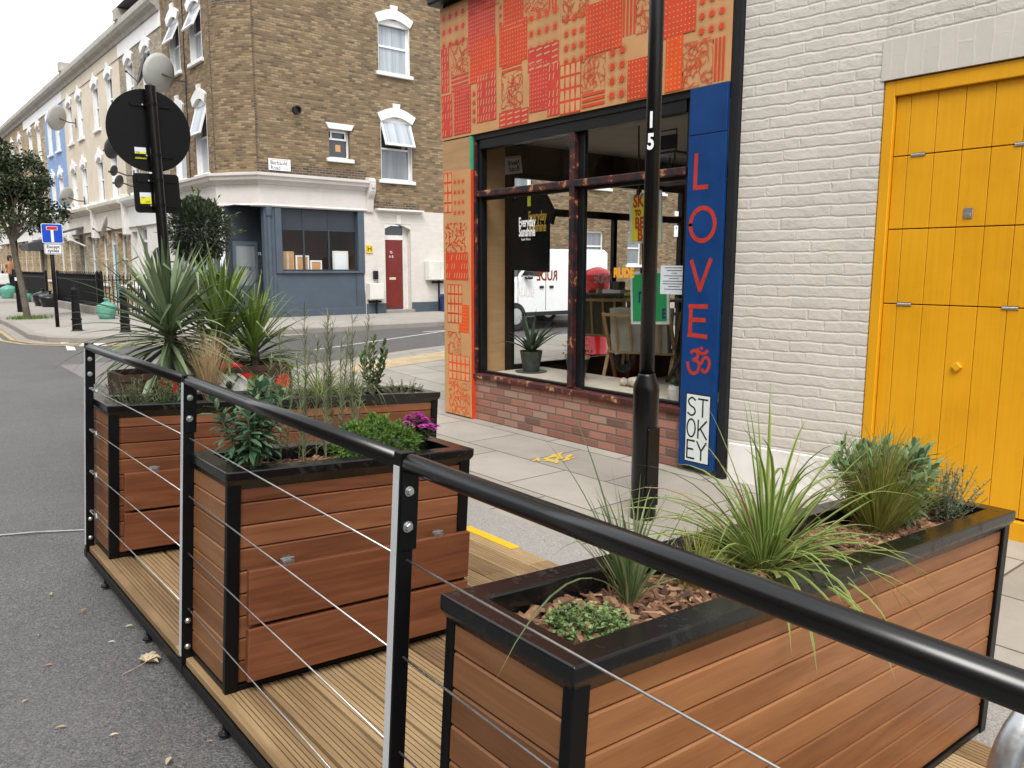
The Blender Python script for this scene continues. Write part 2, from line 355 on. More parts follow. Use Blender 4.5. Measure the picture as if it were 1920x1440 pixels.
    c=m.mix(m.math('MULTIPLY',sc,.3),m.ramp(f,[(.3,(.6,.275,.006)),(.5,(.69,.33,.006)),(.7,(.74,.365,.01))]),(.45,.22,.03)); m.bsdf(c,m.math('ADD',m.math('MULTIPLY',bl,.3),.32),m.bump(m.math('ADD',st,m.noise(ps,70,3)),.16,.003),spec=.35); MAT['yellow_paint']=m.mat
    paint('yellow_groove',(.30,.13,.006),.6,.05,0)
    paint('love_blue',(.002,.04,.165),.42,.14,.15,5,.35); paint('love_red',(.44,.032,.017),.5,.12,.1,20); paint('board_white',(.66,.72,.7),.55,.05,.1); paint('ink_black',(.01,.01,.011),.5,.1,0)
    paint('kraft',(.54,.295,.13),.65,.1,.1,3,.25); paint('kraft_lite',(.58,.325,.15),.65,.1,0); paint('print_orange',(.6,.06,.018),.55,.13,.06,4,.3); paint('print_pink',(.55,.05,.035),.55,.15,.06,4,.3); paint('print_bright',(.75,.09,.012),.55,.12,.06,4,.3)
    paint('green_tape',(.05,.35,.2),.5); paint('grey_strip',(.016,.017,.02),.7,.15,.3,8,.2)
    for nm,cc in (('orange_glass_ink',(.95,.4,.03)),('grey_ink',(.6,.55,.55))):
        m=NT(nm); b=m.bsdf(cc,.5); tr=m.n('ShaderNodeBsdfTranslucent',{'Color':(*cc,1)}).outputs[0]; mx=m.n('ShaderNodeMixShader',{0:.6,1:b.outputs[0],2:tr}).outputs[0]; m.t.links.new(mx,m.out.inputs[0]); MAT[nm]=m.mat
    # flaking frame: maroon over bare timber
    m=NT('flaky_frame'); uv=m.pos(); n=m.noise(uv,7,8,.72,.5); c=m.ramp(n,[(.46,(.009,.010,.012)),(.49,(.05,.011,.012)),(.58,(.065,.014,.014)),(.60,(.34,.16,.06)),(.72,(.48,.26,.11))]); m.bsdf(c,.5,m.bump(n,.4,.006)); MAT['flaky_frame']=m.mat
    m=NT('flaky_sill'); uv=m.pos(); n=m.noise(uv,9,8,.72,.5); c=m.ramp(n,[(.36,(.03,.008,.008)),(.5,(.085,.016,.014)),(.56,(.085,.016,.014)),(.6,(.42,.22,.09)),(.75,(.55,.42,.3))]); m.bsdf(c,.5,m.bump(n,.5,.008)); MAT['flaky_sill']=m.mat
    # glass: thin pane, real reflections
    def glass(name,tint,refl=1.):
        m=NT(name); fr=m.math('MULTIPLY',m.n('ShaderNodeFresnel',{'IOR':1.5}).outputs[0],m.math('SUBTRACT',1.,m.n('ShaderNodeNewGeometry').outputs['Backfacing']))
        tr=m.n('ShaderNodeBsdfTransparent',{'Color':tint}).outputs[0]; gl=m.n('ShaderNodeBsdfGlossy',{'Roughness':.01,'Color':(1,1,1)}).outputs[0]
        mx=m.n('ShaderNodeMixShader',{0:m.math('MULTIPLY',fr,refl),1:tr,2:gl}).outputs[0]; m.t.links.new(mx,m.out.inputs[0]); MAT[name]=m.mat
    glass('glass',(.985,.99,.985),.5); glass('glass_side',(.99,.99,.99),.5)
    m=NT('pane_dark'); m.bsdf((.035,.04,.045),.06,spec=.8); MAT['pane_dark']=m.mat
    m=NT('pane_sky'); v=m.uv(9,.3); c=m.ramp(m.noise(v,1.,4),[(.3,(.24,.28,.32)),(.7,(.5,.54,.58))]); m.bsdf(c,.1,spec=.7); MAT['pane_sky']=m.mat  # opaque pane, sky reflection and curtain streaks put into the colour
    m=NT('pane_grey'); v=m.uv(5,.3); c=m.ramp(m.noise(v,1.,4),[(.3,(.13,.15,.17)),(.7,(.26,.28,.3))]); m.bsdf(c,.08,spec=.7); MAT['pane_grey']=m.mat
    paint('ceiling_int',(.45,.41,.36),.8); paint('brown_int',(.06,.032,.018),.7,.2); paint('ledge_cream',(.62,.56,.46),.5); paint('floor_int',(.16,.13,.1),.6)
    paint('black_cloth',(.008,.008,.009),.9,.3,.1,30,.1); paint('white_ink',(.85,.85,.83),.5,.02,0); paint('gold_ink',(.5,.33,.06),.5); paint('poster_yellow',(.72,.62,.03),.5,.05,0); paint('poster_green',(.02,.3,.1),.5,.05,0); paint('poster_frame',(.55,.62,.6),.5); paint('navy_ink',(.015,.03,.12),.5,.05,0); paint('poster_red',(.42,.05,.03),.5,.08,0)
    paint('paper',(.75,.79,.84),.6,.03,0); paint('lime_ink',(.55,.62,.05),.5); paint('orange_front_ink',(.85,.36,.02),.5,.03,0)
    paint('pillar_red',(.55,.012,.02),.22,.08,.03,5,.5); paint('van_white',(.84,.86,.88),.18,.03,0,3,.6); paint('rubber',(.02,.02,.02),.8); paint('canvas_grey',(.46,.44,.39),.8); paint('olive_board',(.1,.095,.075),.7,.2)
    paint('pot_dark',(.055,.065,.058),.65,.35,.3,14); paint('pot_black',(.03,.03,.032),.4); paint('pot_white',(.72,.7,.67),.45); paint('stone_pale',(.6,.54,.45),.6,.25,.4,20,.3,(.2,.15,.1))
    paint('sign_blue',(.01,.07,.5),.35,.03,0); paint('sign_red',(.62,.02,.02),.35,.03,0); paint('sign_white',(.82,.83,.84),.35,.02,0); paint('sticker_yellow',(.8,.75,.02),.5,.03,0); paint('hydrant_yellow',(.75,.52,.02),.45,.05,0)
    paint('corten',(.062,.032,.02),.6,.2,.15,4); paint('dish_grey',(.42,.42,.4),.5,.06); paint('dish_dark',(.06,.06,.062),.5,.15); paint('bin_blue',(.015,.04,.16),.5); paint('bag_green',(.12,.36,.28),.35,.2,.6,14); paint('bag_black',(.012,.012,.014),.28,.3,.6,14); paint('meter_white',(.7,.69,.64),.45,.04,.05,4,.3,(.5,.48,.42))
    paint('line_faded',(.36,.36,.35),.7,.2,.2,30,.2,(.12,.12,.12)); paint('line_white',(.62,.62,.6),.7,.12,.2,20,.2,(.25,.25,.25)); paint('line_yellow',(.4,.31,.14),.7,.15,.2,20,.2,(.2,.18,.15)); paint('stencil_yellow',(.62,.43,.08),.7,.1,.2,30); paint('strip_yellow',(.78,.44,.02),.6,.06,.3,40); paint('reflect',(.5,.52,.54),.3,.06,0)
    paint('skin',(.3,.16,.1),.55); paint('hair_dark',(.02,.015,.012),.7); paint('cloth_brown',(.12,.06,.035),.9); paint('cloth_lilac',(.42,.36,.6),.9); paint('cloth_orange',(.4,.2,.1),.9); paint('tote_white',(.75,.74,.7),.9); paint('trouser_dark',(.03,.03,.04),.9)
    paint('terracotta',(.3,.12,.06),.8); paint('awning',(.05,.055,.06),.7); paint('door_blue',(.05,.28,.48),.5); paint('door_grey',(.13,.14,.17),.5); paint('soil',(.03,.02,.014),.95,.3,.6,40)
    # foliage
    def foliage(name,stops,rough=.5,trans=.25,stripe=None,spec=.4):
        m=NT(name); t=m.tone(); uv=m.n('ShaderNodeSeparateXYZ',{0:m.uv()}); u,v=uv.outputs[0],uv.outputs[1]
        c=m.ramp(m.math('ADD',m.math('MULTIPLY',t,.8),m.math('MULTIPLY',m.noise(m.pos(),9,3),.25)),stops)
        mid=m.math('ABSOLUTE',m.math('SUBTRACT',u,.5))
        if stripe:
            k=m.ramp(mid,[(stripe[1],(0,0,0)),(stripe[1]+.08,(1,1,1))]); c=m.mix(m.math('MULTIPLY',k,stripe[2]),c,stripe[0])
        else:
            k=m.ramp(mid,[(0,(1,1,1)),(.1,(0,0,0))]); c=m.mix(m.math('MULTIPLY',k,.25),c,stops[-1][1])
        c=m.mix(m.math('MULTIPLY',m.ramp(v,[(.86,(0,0,0)),(1,(1,1,1))]),.35),c,(.22,.17,.05)) if trans>.26 else c
        b=m.bsdf(c,rough,spec=spec); tr=m.n('ShaderNodeBsdfTranslucent',{'Color':c}).outputs[0]
        mx=m.n('ShaderNodeMixShader',{0:trans,1:b.outputs[0],2:tr}).outputs[0]; m.t.links.new(mx,m.out.inputs[0]); MAT[name]=m.mat
    foliage('sedge',[(.1,(.075,.145,.024)),(.5,(.155,.255,.045)),(.9,(.27,.36,.085))],.42,.4,((.46,.5,.19),.27,.75))
    foliage('blade_green',[(.1,(.06,.1,.035)),(.5,(.13,.19,.075)),(.9,(.26,.3,.14))],.45,.3)
    foliage('tuft_olive',[(.1,(.1,.125,.018)),(.5,(.21,.235,.042)),(.9,(.34,.32,.09))],.5,.4)
    foliage('tan_grass',[(.1,(.24,.16,.075)),(.5,(.4,.29,.15)),(.9,(.55,.43,.26))],.6,.3)
    foliage('euphorbia',[(.1,(.03,.07,.035)),(.5,(.065,.14,.075)),(.9,(.13,.23,.125))],.5,.2)
    foliage('euphorbia_grey',[(.1,(.05,.11,.048)),(.5,(.1,.19,.085)),(.9,(.19,.3,.15))],.55,.2)
    foliage('wispy',[(.1,(.1,.13,.06)),(.5,(.19,.22,.115)),(.9,(.29,.32,.19))],.6,.25)
    foliage('moss_green',[(.1,(.035,.085,.014)),(.5,(.1,.2,.035)),(.9,(.2,.33,.07))],.6,.25)
    foliage('dark_leaf',[(.1,(.018,.032,.018)),(.5,(.035,.06,.032)),(.9,(.07,.11,.05))],.35,.15)
    foliage('bay_leaf',[(.1,(.035,.052,.032)),(.5,(.085,.115,.075)),(.9,(.21,.26,.16))],.28,.15,None,.6)
    foliage('bay_new',[(.1,(.09,.17,.04)),(.9,(.17,.28,.07))],.4,.25)
    foliage('laurel_leaf',[(.1,(.03,.06,.015)),(.5,(.06,.11,.03)),(.9,(.13,.2,.06))],.32,.2)
    foliage('thyme',[(.1,(.05,.065,.03)),(.5,(.1,.12,.06)),(.9,(.18,.2,.11))],.6,.2)
    foliage('lavender',[(.1,(.1,.13,.085)),(.5,(.17,.21,.14)),(.9,(.27,.3,.22))],.65,.2)
    foliage('wire_leaf',[(.1,(.07,.14,.03)),(.5,(.15,.25,.07)),(.9,(.3,.4,.16))],.45,.25)
    foliage('cordyline',[(.1,(.055,.09,.035)),(.5,(.14,.2,.1)),(.9,(.28,.34,.2))],.36,.22)
    foliage('cordyline_yellow',[(.1,(.05,.085,.02)),(.5,(.12,.19,.04)),(.9,(.23,.31,.08))],.33,.2)
    foliage('tree_leaf',[(.1,(.025,.038,.018)),(.5,(.05,.07,.032)),(.9,(.09,.12,.055))],.5,.2)
    foliage('tree_pale',[(.1,(.08,.13,.03)),(.9,(.2,.27,.08))],.5,.3)
    foliage('grass_green',[(.1,(.06,.13,.015)),(.9,(.15,.27,.04))],.6,.2)
    foliage('mum_petal',[(.1,(.22,.01,.15)),(.5,(.4,.025,.28)),(.9,(.52,.07,.4))],.5,.2)
    foliage('white_petal',[(.1,(.6,.62,.58)),(.9,(.75,.77,.73))],.5,.2)
    foliage('aloe',[(.1,(.03,.055,.03)),(.9,(.09,.14,.08))],.4,.1)
    foliage('litter',[(.1,(.2,.14,.08)),(.5,(.4,.3,.17)),(.9,(.55,.47,.34))],.7,.1)
    m=NT('mulch'); t=m.tone(); c=m.ramp(m.math('ADD',m.math('MULTIPLY',t,.8),m.math('MULTIPLY',m.noise(m.pos(),50,4),.3)),[(.15,(.05,.022,.012)),(.5,(.16,.075,.038)),(.8,(.3,.165,.09)),(1,(.46,.3,.18))]); m.bsdf(c,.8,m.bump(m.noise(m.pos(),120,3),.5,.003)); MAT['mulch']=m.mat
setup_mats()
# ------------------------------------------------------------------ camera, sky, sun
def camera():
    cd=bpy.data.cameras.new('camera'); cam=bpy.data.objects.new('camera',cd); COL.objects.link(cam); scene.camera=cam
    cd.sensor_fit='HORIZONTAL'; cd.sensor_width=36; cd.lens=36*1490/1920; cd.clip_end=2000; cd.clip_start=.05
    M=Matrix(((0.77082,-0.09098,0.63052),(-0.63705,-0.11359,0.76241),(0.00226,-0.98935,-0.14552)))
    rx=M.col[0]; dn=M.col[1]; fw=M.col[2]
    Rm=Matrix((rx,-dn,-fw)).transposed()
    cam.matrix_world=Matrix.Translation((0,0,1.65))@Rm.to_4x4()
camera()
w=bpy.data.worlds.new('World'); scene.world=w; w.use_nodes=True; wt=w.node_tree; wt.nodes.clear()
sky=wt.nodes.new('ShaderNodeTexSky'); sky.sky_type='NISHITA'; sky.sun_disc=False; sky.sun_elevation=R(52); sky.sun_rotation=R(215); sky.air_density=1.; sky.dust_density=6.; sky.ozone_density=.6
hs=wt.nodes.new('ShaderNodeHueSaturation'); hs.inputs['Saturation'].default_value=.16; hs.inputs['Value'].default_value=1.
mxs=wt.nodes.new('ShaderNodeMix'); mxs.data_type='RGBA'; mxs.inputs[0].default_value=.72; mxs.inputs[7].default_value=(9.5,9.7,10.,1)
bg=wt.nodes.new('ShaderNodeBackground'); bg.inputs[1].default_value=.088; wo=wt.nodes.new('ShaderNodeOutputWorld')
wt.links.new(sky.outputs[0],hs.inputs['Color']); wt.links.new(hs.outputs[0],mxs.inputs[6]); wt.links.new(mxs.outputs[2],bg.inputs[0]); wt.links.new(bg.outputs[0],wo.inputs[0])
sl=bpy.data.lights.new('sun','SUN'); sl.energy=1.5; sl.angle=R(26); sl.color=(1,.965,.91); so=bpy.data.objects.new('sun',sl); COL.objects.link(so)
so.rotation_euler=Vector((.45,.55,-.95)).to_track_quat('-Z','Y').to_euler()
scene.view_settings.view_transform='Standard'; scene.view_settings.look='None'; scene.view_settings.exposure=EXPO; scene.view_settings.gamma=1; scene.view_settings.use_curve_mapping=False
scene.render.engine='CYCLES'; cy=scene.cycles; cy.use_denoising=True; cy.max_bounces=8; cy.transparent_max_bounces=24; cy.diffuse_bounces=3; cy.glossy_bounces=3; cy.caustics_reflective=False; cy.caustics_refractive=False
try: cy.denoiser='OPENIMAGEDENOISE'
except Exception: pass

# ------------------------------------------------------------------ ground
def g(y):
    return 0 if y<8.5 else (.33 if y>16.35 else (y-8.5)/7.85*.33)
def roadz(x,y):
    k=max(0,min(1,(11.5-y)/3.5)); c=.142*max(0,min(1,(2.93-x)/2.2))*k
    return g(y)-.115+c
def lin(a,b,n): return [a+(b-a)*i/n for i in range(n+1)]
def sheet(name,xs,ys,zf,mat,uv=None):
    mb=MB(); idx={}
    for j,y in enumerate(ys):
        for i,x in enumerate(xs): idx[i,j]=mb.vert((x,y,zf(x,y)))
    for j in range(len(ys)-1):
        for i in range(len(xs)-1): mb.face((idx[i,j],idx[i+1,j],idx[i+1,j+1],idx[i,j+1]))
    o=mb.build(name,mat,smooth=True,recalc=False); o['kind']='structure'; return o
sheet('road',[-400,-60,-20,-6,-3]+lin(-2,3,12)+[4,6,9,14,25,60,400],[-400,-60,-10,-4]+lin(0,17,34)+[22,40,90,400],roadz,MAT['asphalt'])
def strips(name,ys,xl,xr,zf,mat,skirt=0):
    mb=MB(); rows=[]
    for y in ys: rows.append((mb.vert((xl(y),y,zf(xl(y),y))),mb.vert((xr(y),y,zf(xr(y),y)))))
    for a,b in zip(rows,rows[1:]): mb.face((a[0],a[1],b[1],b[0]))
    o=mb.build(name,mat,recalc=False); o['kind']='structure'; return o
def interp(pts,y):
    for (y0,x0),(y1,x1) in zip(pts,pts[1:]):
        if y<=y1: return x0+(x1-x0)*max(0,(y-y0)/(y1-y0))
    return pts[-1][1]
# kerb line of the near corner: straight along the street, curving into the side road
nk=[(3.25,-8),(3.25,0),(3.25,6),(3.25,8.3),(3.35,9.1),(3.7,9.9),(4.4,10.65),(5.2,11.15),(5.92,11.44),(8.52,12.22),(10.5,12.55),(14,12.7),(40,12.75)]
nkx=[(y,x) for x,y in nk]
ysn=sorted(set([-8,0,4,6,8.3,8.5]+[y for x,y in nk]+lin(8.5,12.7,12)))
strips('pavement',ysn,lambda y:interp(nkx,y),lambda y:40,lambda x,y:g(y),MAT['paving'])
def kerb(name,line,wd,zt,hb,mat,side=1):
    # solid kerb along a line; wd to the road side
    mb=MB(); pts=[Vector((x,y)) for x,y in line]; fine=[]
    for a,b in zip(pts,pts[1:]):
        n=max(1,int((b-a).length/1.2)) if (b-a).length<60 else 8
        fine+= [a+(b-a)*k/n for k in range(n)]
    fine.append(pts[-1]); rows=[]
    for k,p in enumerate(fine):
        d=(fine[min(k+1,len(fine)-1)]-fine[max(k-1,0)]).normalized(); nn=Vector((-d.y,d.x))*side
        q=p+nn*wd; zz=zt(p.y)
        rows.append([mb.vert((p.x,p.y,zz+.002)),mb.vert((q.x,q.y,zz-.004)),mb.vert((q.x+nn.x*.015,q.y+nn.y*.015,zz-.02)),mb.vert((q.x+nn.x*.015,q.y+nn.y*.015,zz-hb))])
    for a,b in zip(rows,rows[1:]):
        t=random.random()
        for i in range(3): mb.face((a[i],a[i+1],b[i+1],b[i]),t)
    o=mb.build(name,mat,recalc=False); o['kind']='structure'; return o
kerb('kerb',nk,.315,g,.25,MAT['granite'],1)
# far pavement, its kerb curving from the side road into the street
fk=[(60,16.38),(14,16.38),(11.4,16.36),(7.5,16.36),(5.6,16.33),(4.55,16.33),(3.8,16.5),(3.3,16.8),(2.95,17.3),(2.78,18.2),(2.85,19.6),(2.95,22),(3.02,25.2),(3.05,40),(3.05,120)]
fkx=sorted([(y,x) for x,y in fk if x<5])
ysf=sorted(set([16.36,16.45]+[y for x,y in fk if x<5]+[16.6,17]))
strips('far_pavement',ysf,lambda y:interp(fkx,y),lambda y:60,lambda x,y:.33,MAT['far_paving'])
kerb('far_kerb',fk,.14,lambda y:.33,.25,MAT['concrete'],1)
# tactile paving at the crossing, laid along the kerb
def sl(name,poly,zoff,mat,zf=None,kind='structure'):
    mb=MB(); mb.poly([(x,y,(zf(x,y) if zf else g(y))+zoff) for x,y in poly]); o=mb.build(name,mat,recalc=False); o['kind']=kind; return o
sl('tactile_paving',[(5.55,10.5),(7.9,11.06),(8.45,11.9),(6.0,11.23)],.004,MAT['tactile'])
def along(name,line,off,wd,zf,mat,zo=.004,dash=None):
    mb=MB(); pts=[Vector((x,y)) for x,y in line]; fine=[]
    for a,b in zip(pts,pts[1:]):
        n=max(1,int((b-a).length/.35)); fine+=[a+(b-a)*k/n for k in range(n)]
    fine.append(pts[-1]); rows=[]
    for k,p in enumerate(fine):
        d=(fine[min(k+1,len(fine)-1)]-fine[max(k-1,0)]).normalized(); nn=Vector((-d.y,d.x)); a=p+nn*off; b=p+nn*(off+wd)
        rows.append((mb.vert((a.x,a.y,zf(a.x,a.y)+zo)),mb.vert((b.x,b.y,zf(b.x,b.y)+zo))))
    for k,(a,b) in enumerate(zip(rows,rows[1:])):
        if dash and (k%dash[0])>=dash[1]: continue
        mb.face((a[0],a[1],b[1],b[0]))
    o=mb.build(name,mat,recalc=False); o['kind']='structure'; return o
fkl=[p for p in fk if p[0]<30 and p[1]<60]
def roadz2(x,y): return roadz(x,min(y,30))
fky=[p for p in fkl if p[0]<5.7]
along('double_yellow_line',fky,.38,.09,roadz2,MAT['line_yellow']); along('double_yellow_line',fky,.58,.09,roadz2,MAT['line_yellow'])
nkl=[p for p in nk if 8.3<=p[1] and p[0]<30]
along('double_yellow_line',nkl,.5,.08,roadz,MAT['line_yellow']); along('double_yellow_line',nkl,.72,.08,roadz,MAT['line_yellow'])
along('gutter_strip',fkl[2:],.16,.2,roadz2,MAT['concrete'],.002)
def rq(name,pts,mat,zo=.004): sl(name,pts,zo,mat,roadz)
for q in ([(2.94,16.76),(3.07,16.79),(3.17,17.38),(3.04,17.48)],[(2.83,15.66),(2.95,15.6),(3.02,16.05),(2.92,16.29)],[(3.1,16.1),(3.5,15.9),(3.62,16.3),(3.25,16.6)]):
    rq('give_way_dash',q,MAT['line_white'])
rq('road_patch',[(2.4,14.0),(5.2,13.9),(5.3,9.9),(4.4,10.2),(2.6,11.3),(2.45,12.6)],MAT['tarmac_patch'],.003)
along('road_line',[(-.6,5.98),(.0,5.757),(.73,5.486),(.9,5.42),(1.0,5.385)],0,.022,roadz,MAT['line_faded'],.006)
along('side_road_line',[(6.6,13.75),(10.8,15.3),(16,17)],0,.05,lambda x,y:roadz(x,y),MAT['line_white'],.004)
along('side_road_line',[(10.0,16.2),(13,16.25)],-.9,.06,lambda x,y:roadz(x,y),MAT['line_white'],.004,(3,2))
def stencil():
    mb=MB(); rnd=random.Random(3)
    for k in range(34):
        x=4.42+rnd.random()*.36; y=4.86+rnd.random()*.2; a=rnd.random()*.8+.1; L=.02+rnd.random()*.045; h=.012
        c,s_=math.cos(a),math.sin(a); z=.004+k*.00006
        mb.poly([(x-L*c+h*s_,y-L*s_-h*c,z),(x+L*c+h*s_,y+L*s_-h*c,z),(x+L*c-h*s_,y+L*s_+h*c,z),(x-L*c-h*s_,y-L*s_+h*c,z)])
    o=mb.build('pavement_stencil',MAT['stencil_yellow'],recalc=False); o['kind']='structure'
stencil()
# dead leaves on the asphalt
def litter():
    rnd=random.Random(5)
    def lf(x,y,L,w,a,t): 
        mb=MB(); z=roadz(x,y)+.008
        mb.leaf((0,0,0),(math.cos(a),math.sin(a),.05),(0,0,1),L,w,t,.3)
        return mb,(x,y,z)
    mb=MB(); a0=.6
    for k in range(7):
        a=a0+(k-3)*.42; mb.leaf((0,0,.006),(math.cos(a),math.sin(a),.12*(k%2)),(0,0,1),.075-.012*abs(k-3)*.6,.032,.75,.4)
    mb.tube([(0,0,.004),(-.05,-.03,.006),(-.1,-.045,.002)],.0015,5,.6)
    o=mb.build('fallen_leaf',MAT['litter'],recalc=False,loc=(.8,3.34,roadz(.8,3.34)+.004)); tag(o,'large pale lobed dead leaf lying on the asphalt beside the deck','leaf',group='dead leaves on the road')
    pl=[(.73,4.06,.05,.2),(.63,4.38,.045,.6),(.42,4.6,.03,.1),(.82,3.75,.04,.7),(.5,3.9,.03,.2),(.72,3.62,.035,.9),(.35,3.3,.03,.5),(.45,3.02,.04,.4),(.55,2.86,.035,.8),(.68,2.6,.05,.9),(.8,2.62,.03,.1),(.62,2.3,.035,.5),(.5,3.55,.04,.15)]
    for k,(x,y,L,t) in enumerate(pl):
        mb,l=lf(x,y,L*.9,L*.35,rnd.random()*6.3,t); o=mb.build('fallen_leaf',MAT['litter'],recalc=False,loc=l); tag(o,'small dry leaf scrap lying loose on the grey asphalt','leaf',group='dead leaves on the road')
litter()
# ------------------------------------------------------------------ parklet deck frame (falls 3.7 degrees toward the kerb)
TI=R(3.674)
def DK(x,y,z=0):
    return (2.93+x*math.cos(TI)+z*math.sin(TI), y, -x*math.sin(TI)+z*math.cos(TI))
DR=(0,TI,0)
def dthing(name,label,cat,x,y,z=0,group=None): return thing(name,label,cat,DK(x,y,z),DR,group)
rd=random.Random(11)
def deck():
    t=dthing('timber_deck','low parklet platform of grooved pine decking boards in a black steel edge frame','deck',0,0)
    x0,x1,y0,y1=-2.06,-.005,.3,4.76
    n=13; pw=(x1-x0)/n; mb=MB()
    for k in range(n):
        a=x0+k*pw+.0065; b=x0+(k+1)*pw-.0065; tone=rd.random(); prof=[(a,-.028),(b,-.028),(b,-.004),(b-.004,0)]
        ng=6; gw=(b-a-.012)/ng
        for i in range(ng-1,-1,-1):
            o0=.03 if k==0 else .009; gw=(b-a-o0-.012)/ng; g0=a+o0+i*gw+gw*.5; g1=g0+.0034
            prof+=[(g1,0),(g1-.0012,-.005),(g0+.0012,-.005),(g0,0)]
        prof+=[(a+.004,0),(a,-.004)]
        # two lengths of board per row, joint staggered
        j=y0+ (1.7 if k%2 else 2.9)
        for (p,q,tt) in ((y0,j-.002,tone),(j+.002,y1,rd.random())):
            i0=len(mb.v); m=len(prof)
            mb.v+= [(u,p,w_) for u,w_ in prof]+[(u,q,w_) for u,w_ in prof]
            mb.face([i0+i for i in range(m)],tt); mb.face([i0+m+i for i in range(m)][::-1],tt)
            for i in range(m):
                l=(i+1)%m; gr=1 if min(prof[i][1],prof[l][1])<-.0045 and max(prof[i][1],prof[l][1])<=0 and min(prof[i][1],prof[l][1])>-.006 else 0; L0=abs(prof[i][0]-prof[l][0])+abs(prof[i][1]-prof[l][1])
                u0=prof[i][0]+prof[i][1]*.5; u1=prof[l][0]+prof[l][1]*.5
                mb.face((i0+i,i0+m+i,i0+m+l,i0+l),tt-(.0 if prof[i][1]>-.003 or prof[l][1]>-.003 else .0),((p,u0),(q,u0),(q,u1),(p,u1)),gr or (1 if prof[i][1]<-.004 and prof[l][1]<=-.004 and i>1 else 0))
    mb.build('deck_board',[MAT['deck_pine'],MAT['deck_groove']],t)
    f=MB(); f.box((x0-.008,y0,-.068),(x0+.004,y1,-.0285)); f.box((x0-.0075,y0-.01,-.068),(x0+.05,y1,-.0605)); f.box((x0+.005,y1+.002,-.068),(x1,y1+.012,-.006)); f.box((x0+.005,y0-.012,-.068),(x1,y0-.002,-.006))
    for x in (-1.4,-.7): f.box((x,y0+.01,-.068),(x+.05,y1-.01,-.03))
    f.build('edge_frame',MAT['black_iron'],t,bevel=.002)
    s=MB(); s.box((-.075,3.46,.0015),(-.004,3.96,.006)); s.build('grip_strip',MAT['strip_yellow'],t)
    for y in (4.3,3.55,2.62,1.75,.9):
        q=MB(); zb=-.09; q.lathe([(.02,zb-.012),(.021,zb-.006),(.009,zb+.002),(.006,zb+.006),(.006,-.06)],14,(x0-.004,y,0)); q.build('foot',MAT['black_iron'],t,smooth=False)
deck()
# ------------------------------------------------------------------ railing
def railing():
    t=dthing('cable_railing','black steel railing with tube handrail and four tensioned wire ropes along the deck edge','railing',0,0)
    P=[(-2.05,4.71),(-2.05,3.08),(-2.095,1.47),(-2.14,-.15)]
    H=1.115
    for k,(x,y) in enumerate(P):
        hw=.016; hx=.02
        mb=MB(); mb.box((x-hx,y-hw,-.06),(x+hx,y+hw,H)); mb.box((x-hx+.002,y-hw-.004,H-.22),(x+hx+.007,y-hw-.0005,H-.02)); 
        po=mb.build('post',MAT['black_metal'],t,bevel=.003)
        m2=MB(); m2.box((x-hx-.0025,y-.011,.01),(x-hx-.0004,y+.011,H-.03)); m2.build('reflective_strip',MAT['reflect'],po)
        def bolt(z,r,dome):
            b=MB()
            if dome: b.lathe([(r,0),(r*.96,.004),(r*.7,.009),(r*.3,.011)],14,(x,-(0),z),axis='y')
            else:
                b.lathe([(r*1.35,0),(r*1.35,.002)],16,(x,0,z),axis='y'); b.lathe([(r,.002),(r,.009),(r*.85,.0105)],6,(x,0,z),axis='y')
            b.v=[(a,y-hw-.005-q,c) for a,q,c in b.v]; b.build('bolt',MAT['zinc'],po,smooth=dome)
        bolt(H-.085,.0085,False); bolt(H-.165,.0095,False); bolt(.05,.0125,True); bolt(.155,.0125,True)
    for a,b in zip(P,P[1:]):
        mb=MB(); A=Vector((a[0],a[1],H-.022)); B=Vector((b[0],b[1],H-.022)); d=(B-A).normalized()
        mb.tube([A+d*.026,B-d*.026],.0215,28); mb.build('handrail',MAT['black_gloss_rail'],t,smooth=True)
    hs_=(.875,.65,.425,.205)
    for h in hs_:
        for k,(a,b) in enumerate(zip(P,P[1:])):
            A=Vector((a[0],a[1],h)); B=Vector((b[0],b[1],h)); d=(B-A).normalized()
            mb=MB(); mb.tube([A+d*(.19 if k==0 else .023),B-d*.023],.0024,8); mb.build('wire_rope',MAT['wire_steel'],t,smooth=True)
        # turnbuckle at the end post
        A=Vector((P[0][0],P[0][1]-.024,h)); mb=MB()
        mb.tube([A,A+Vector((0,-.02,0))],.005,8); 
        for s_ in (-1,1): mb.tube([A+Vector((s_*.007,-.02,0)),A+Vector((s_*.007,-.1,0))],.003,6)
        mb.tube([A+Vector((-.009,-.02,0)),A+Vector((.009,-.02,0))],.005,6); mb.tube([A+Vector((-.009,-.1,0)),A+Vector((.009,-.1,0))],.005,6)
        mb.tube([A+Vector((0,-.1,0)),A+Vector((.004,-.125,.006)),A+Vector((0,-.15,0)),A+Vector((-.003,-.17,-.004))],[.004,.007,.008,.004],7)
        mb.obox(A+Vector((0,-.15,-.004)),(1,0,0),(0,1,0),(0,0,1),.009,.012,.006)
        mb.build('turnbuckle',MAT['zinc'],t)
m=NT('black_gloss_rail'); n_=m.noise(m.pos(),30,3); m.bsdf((.0025,.0025,.0028),.26,spec=.55); MAT['black_gloss_rail']=m.mat
railing()
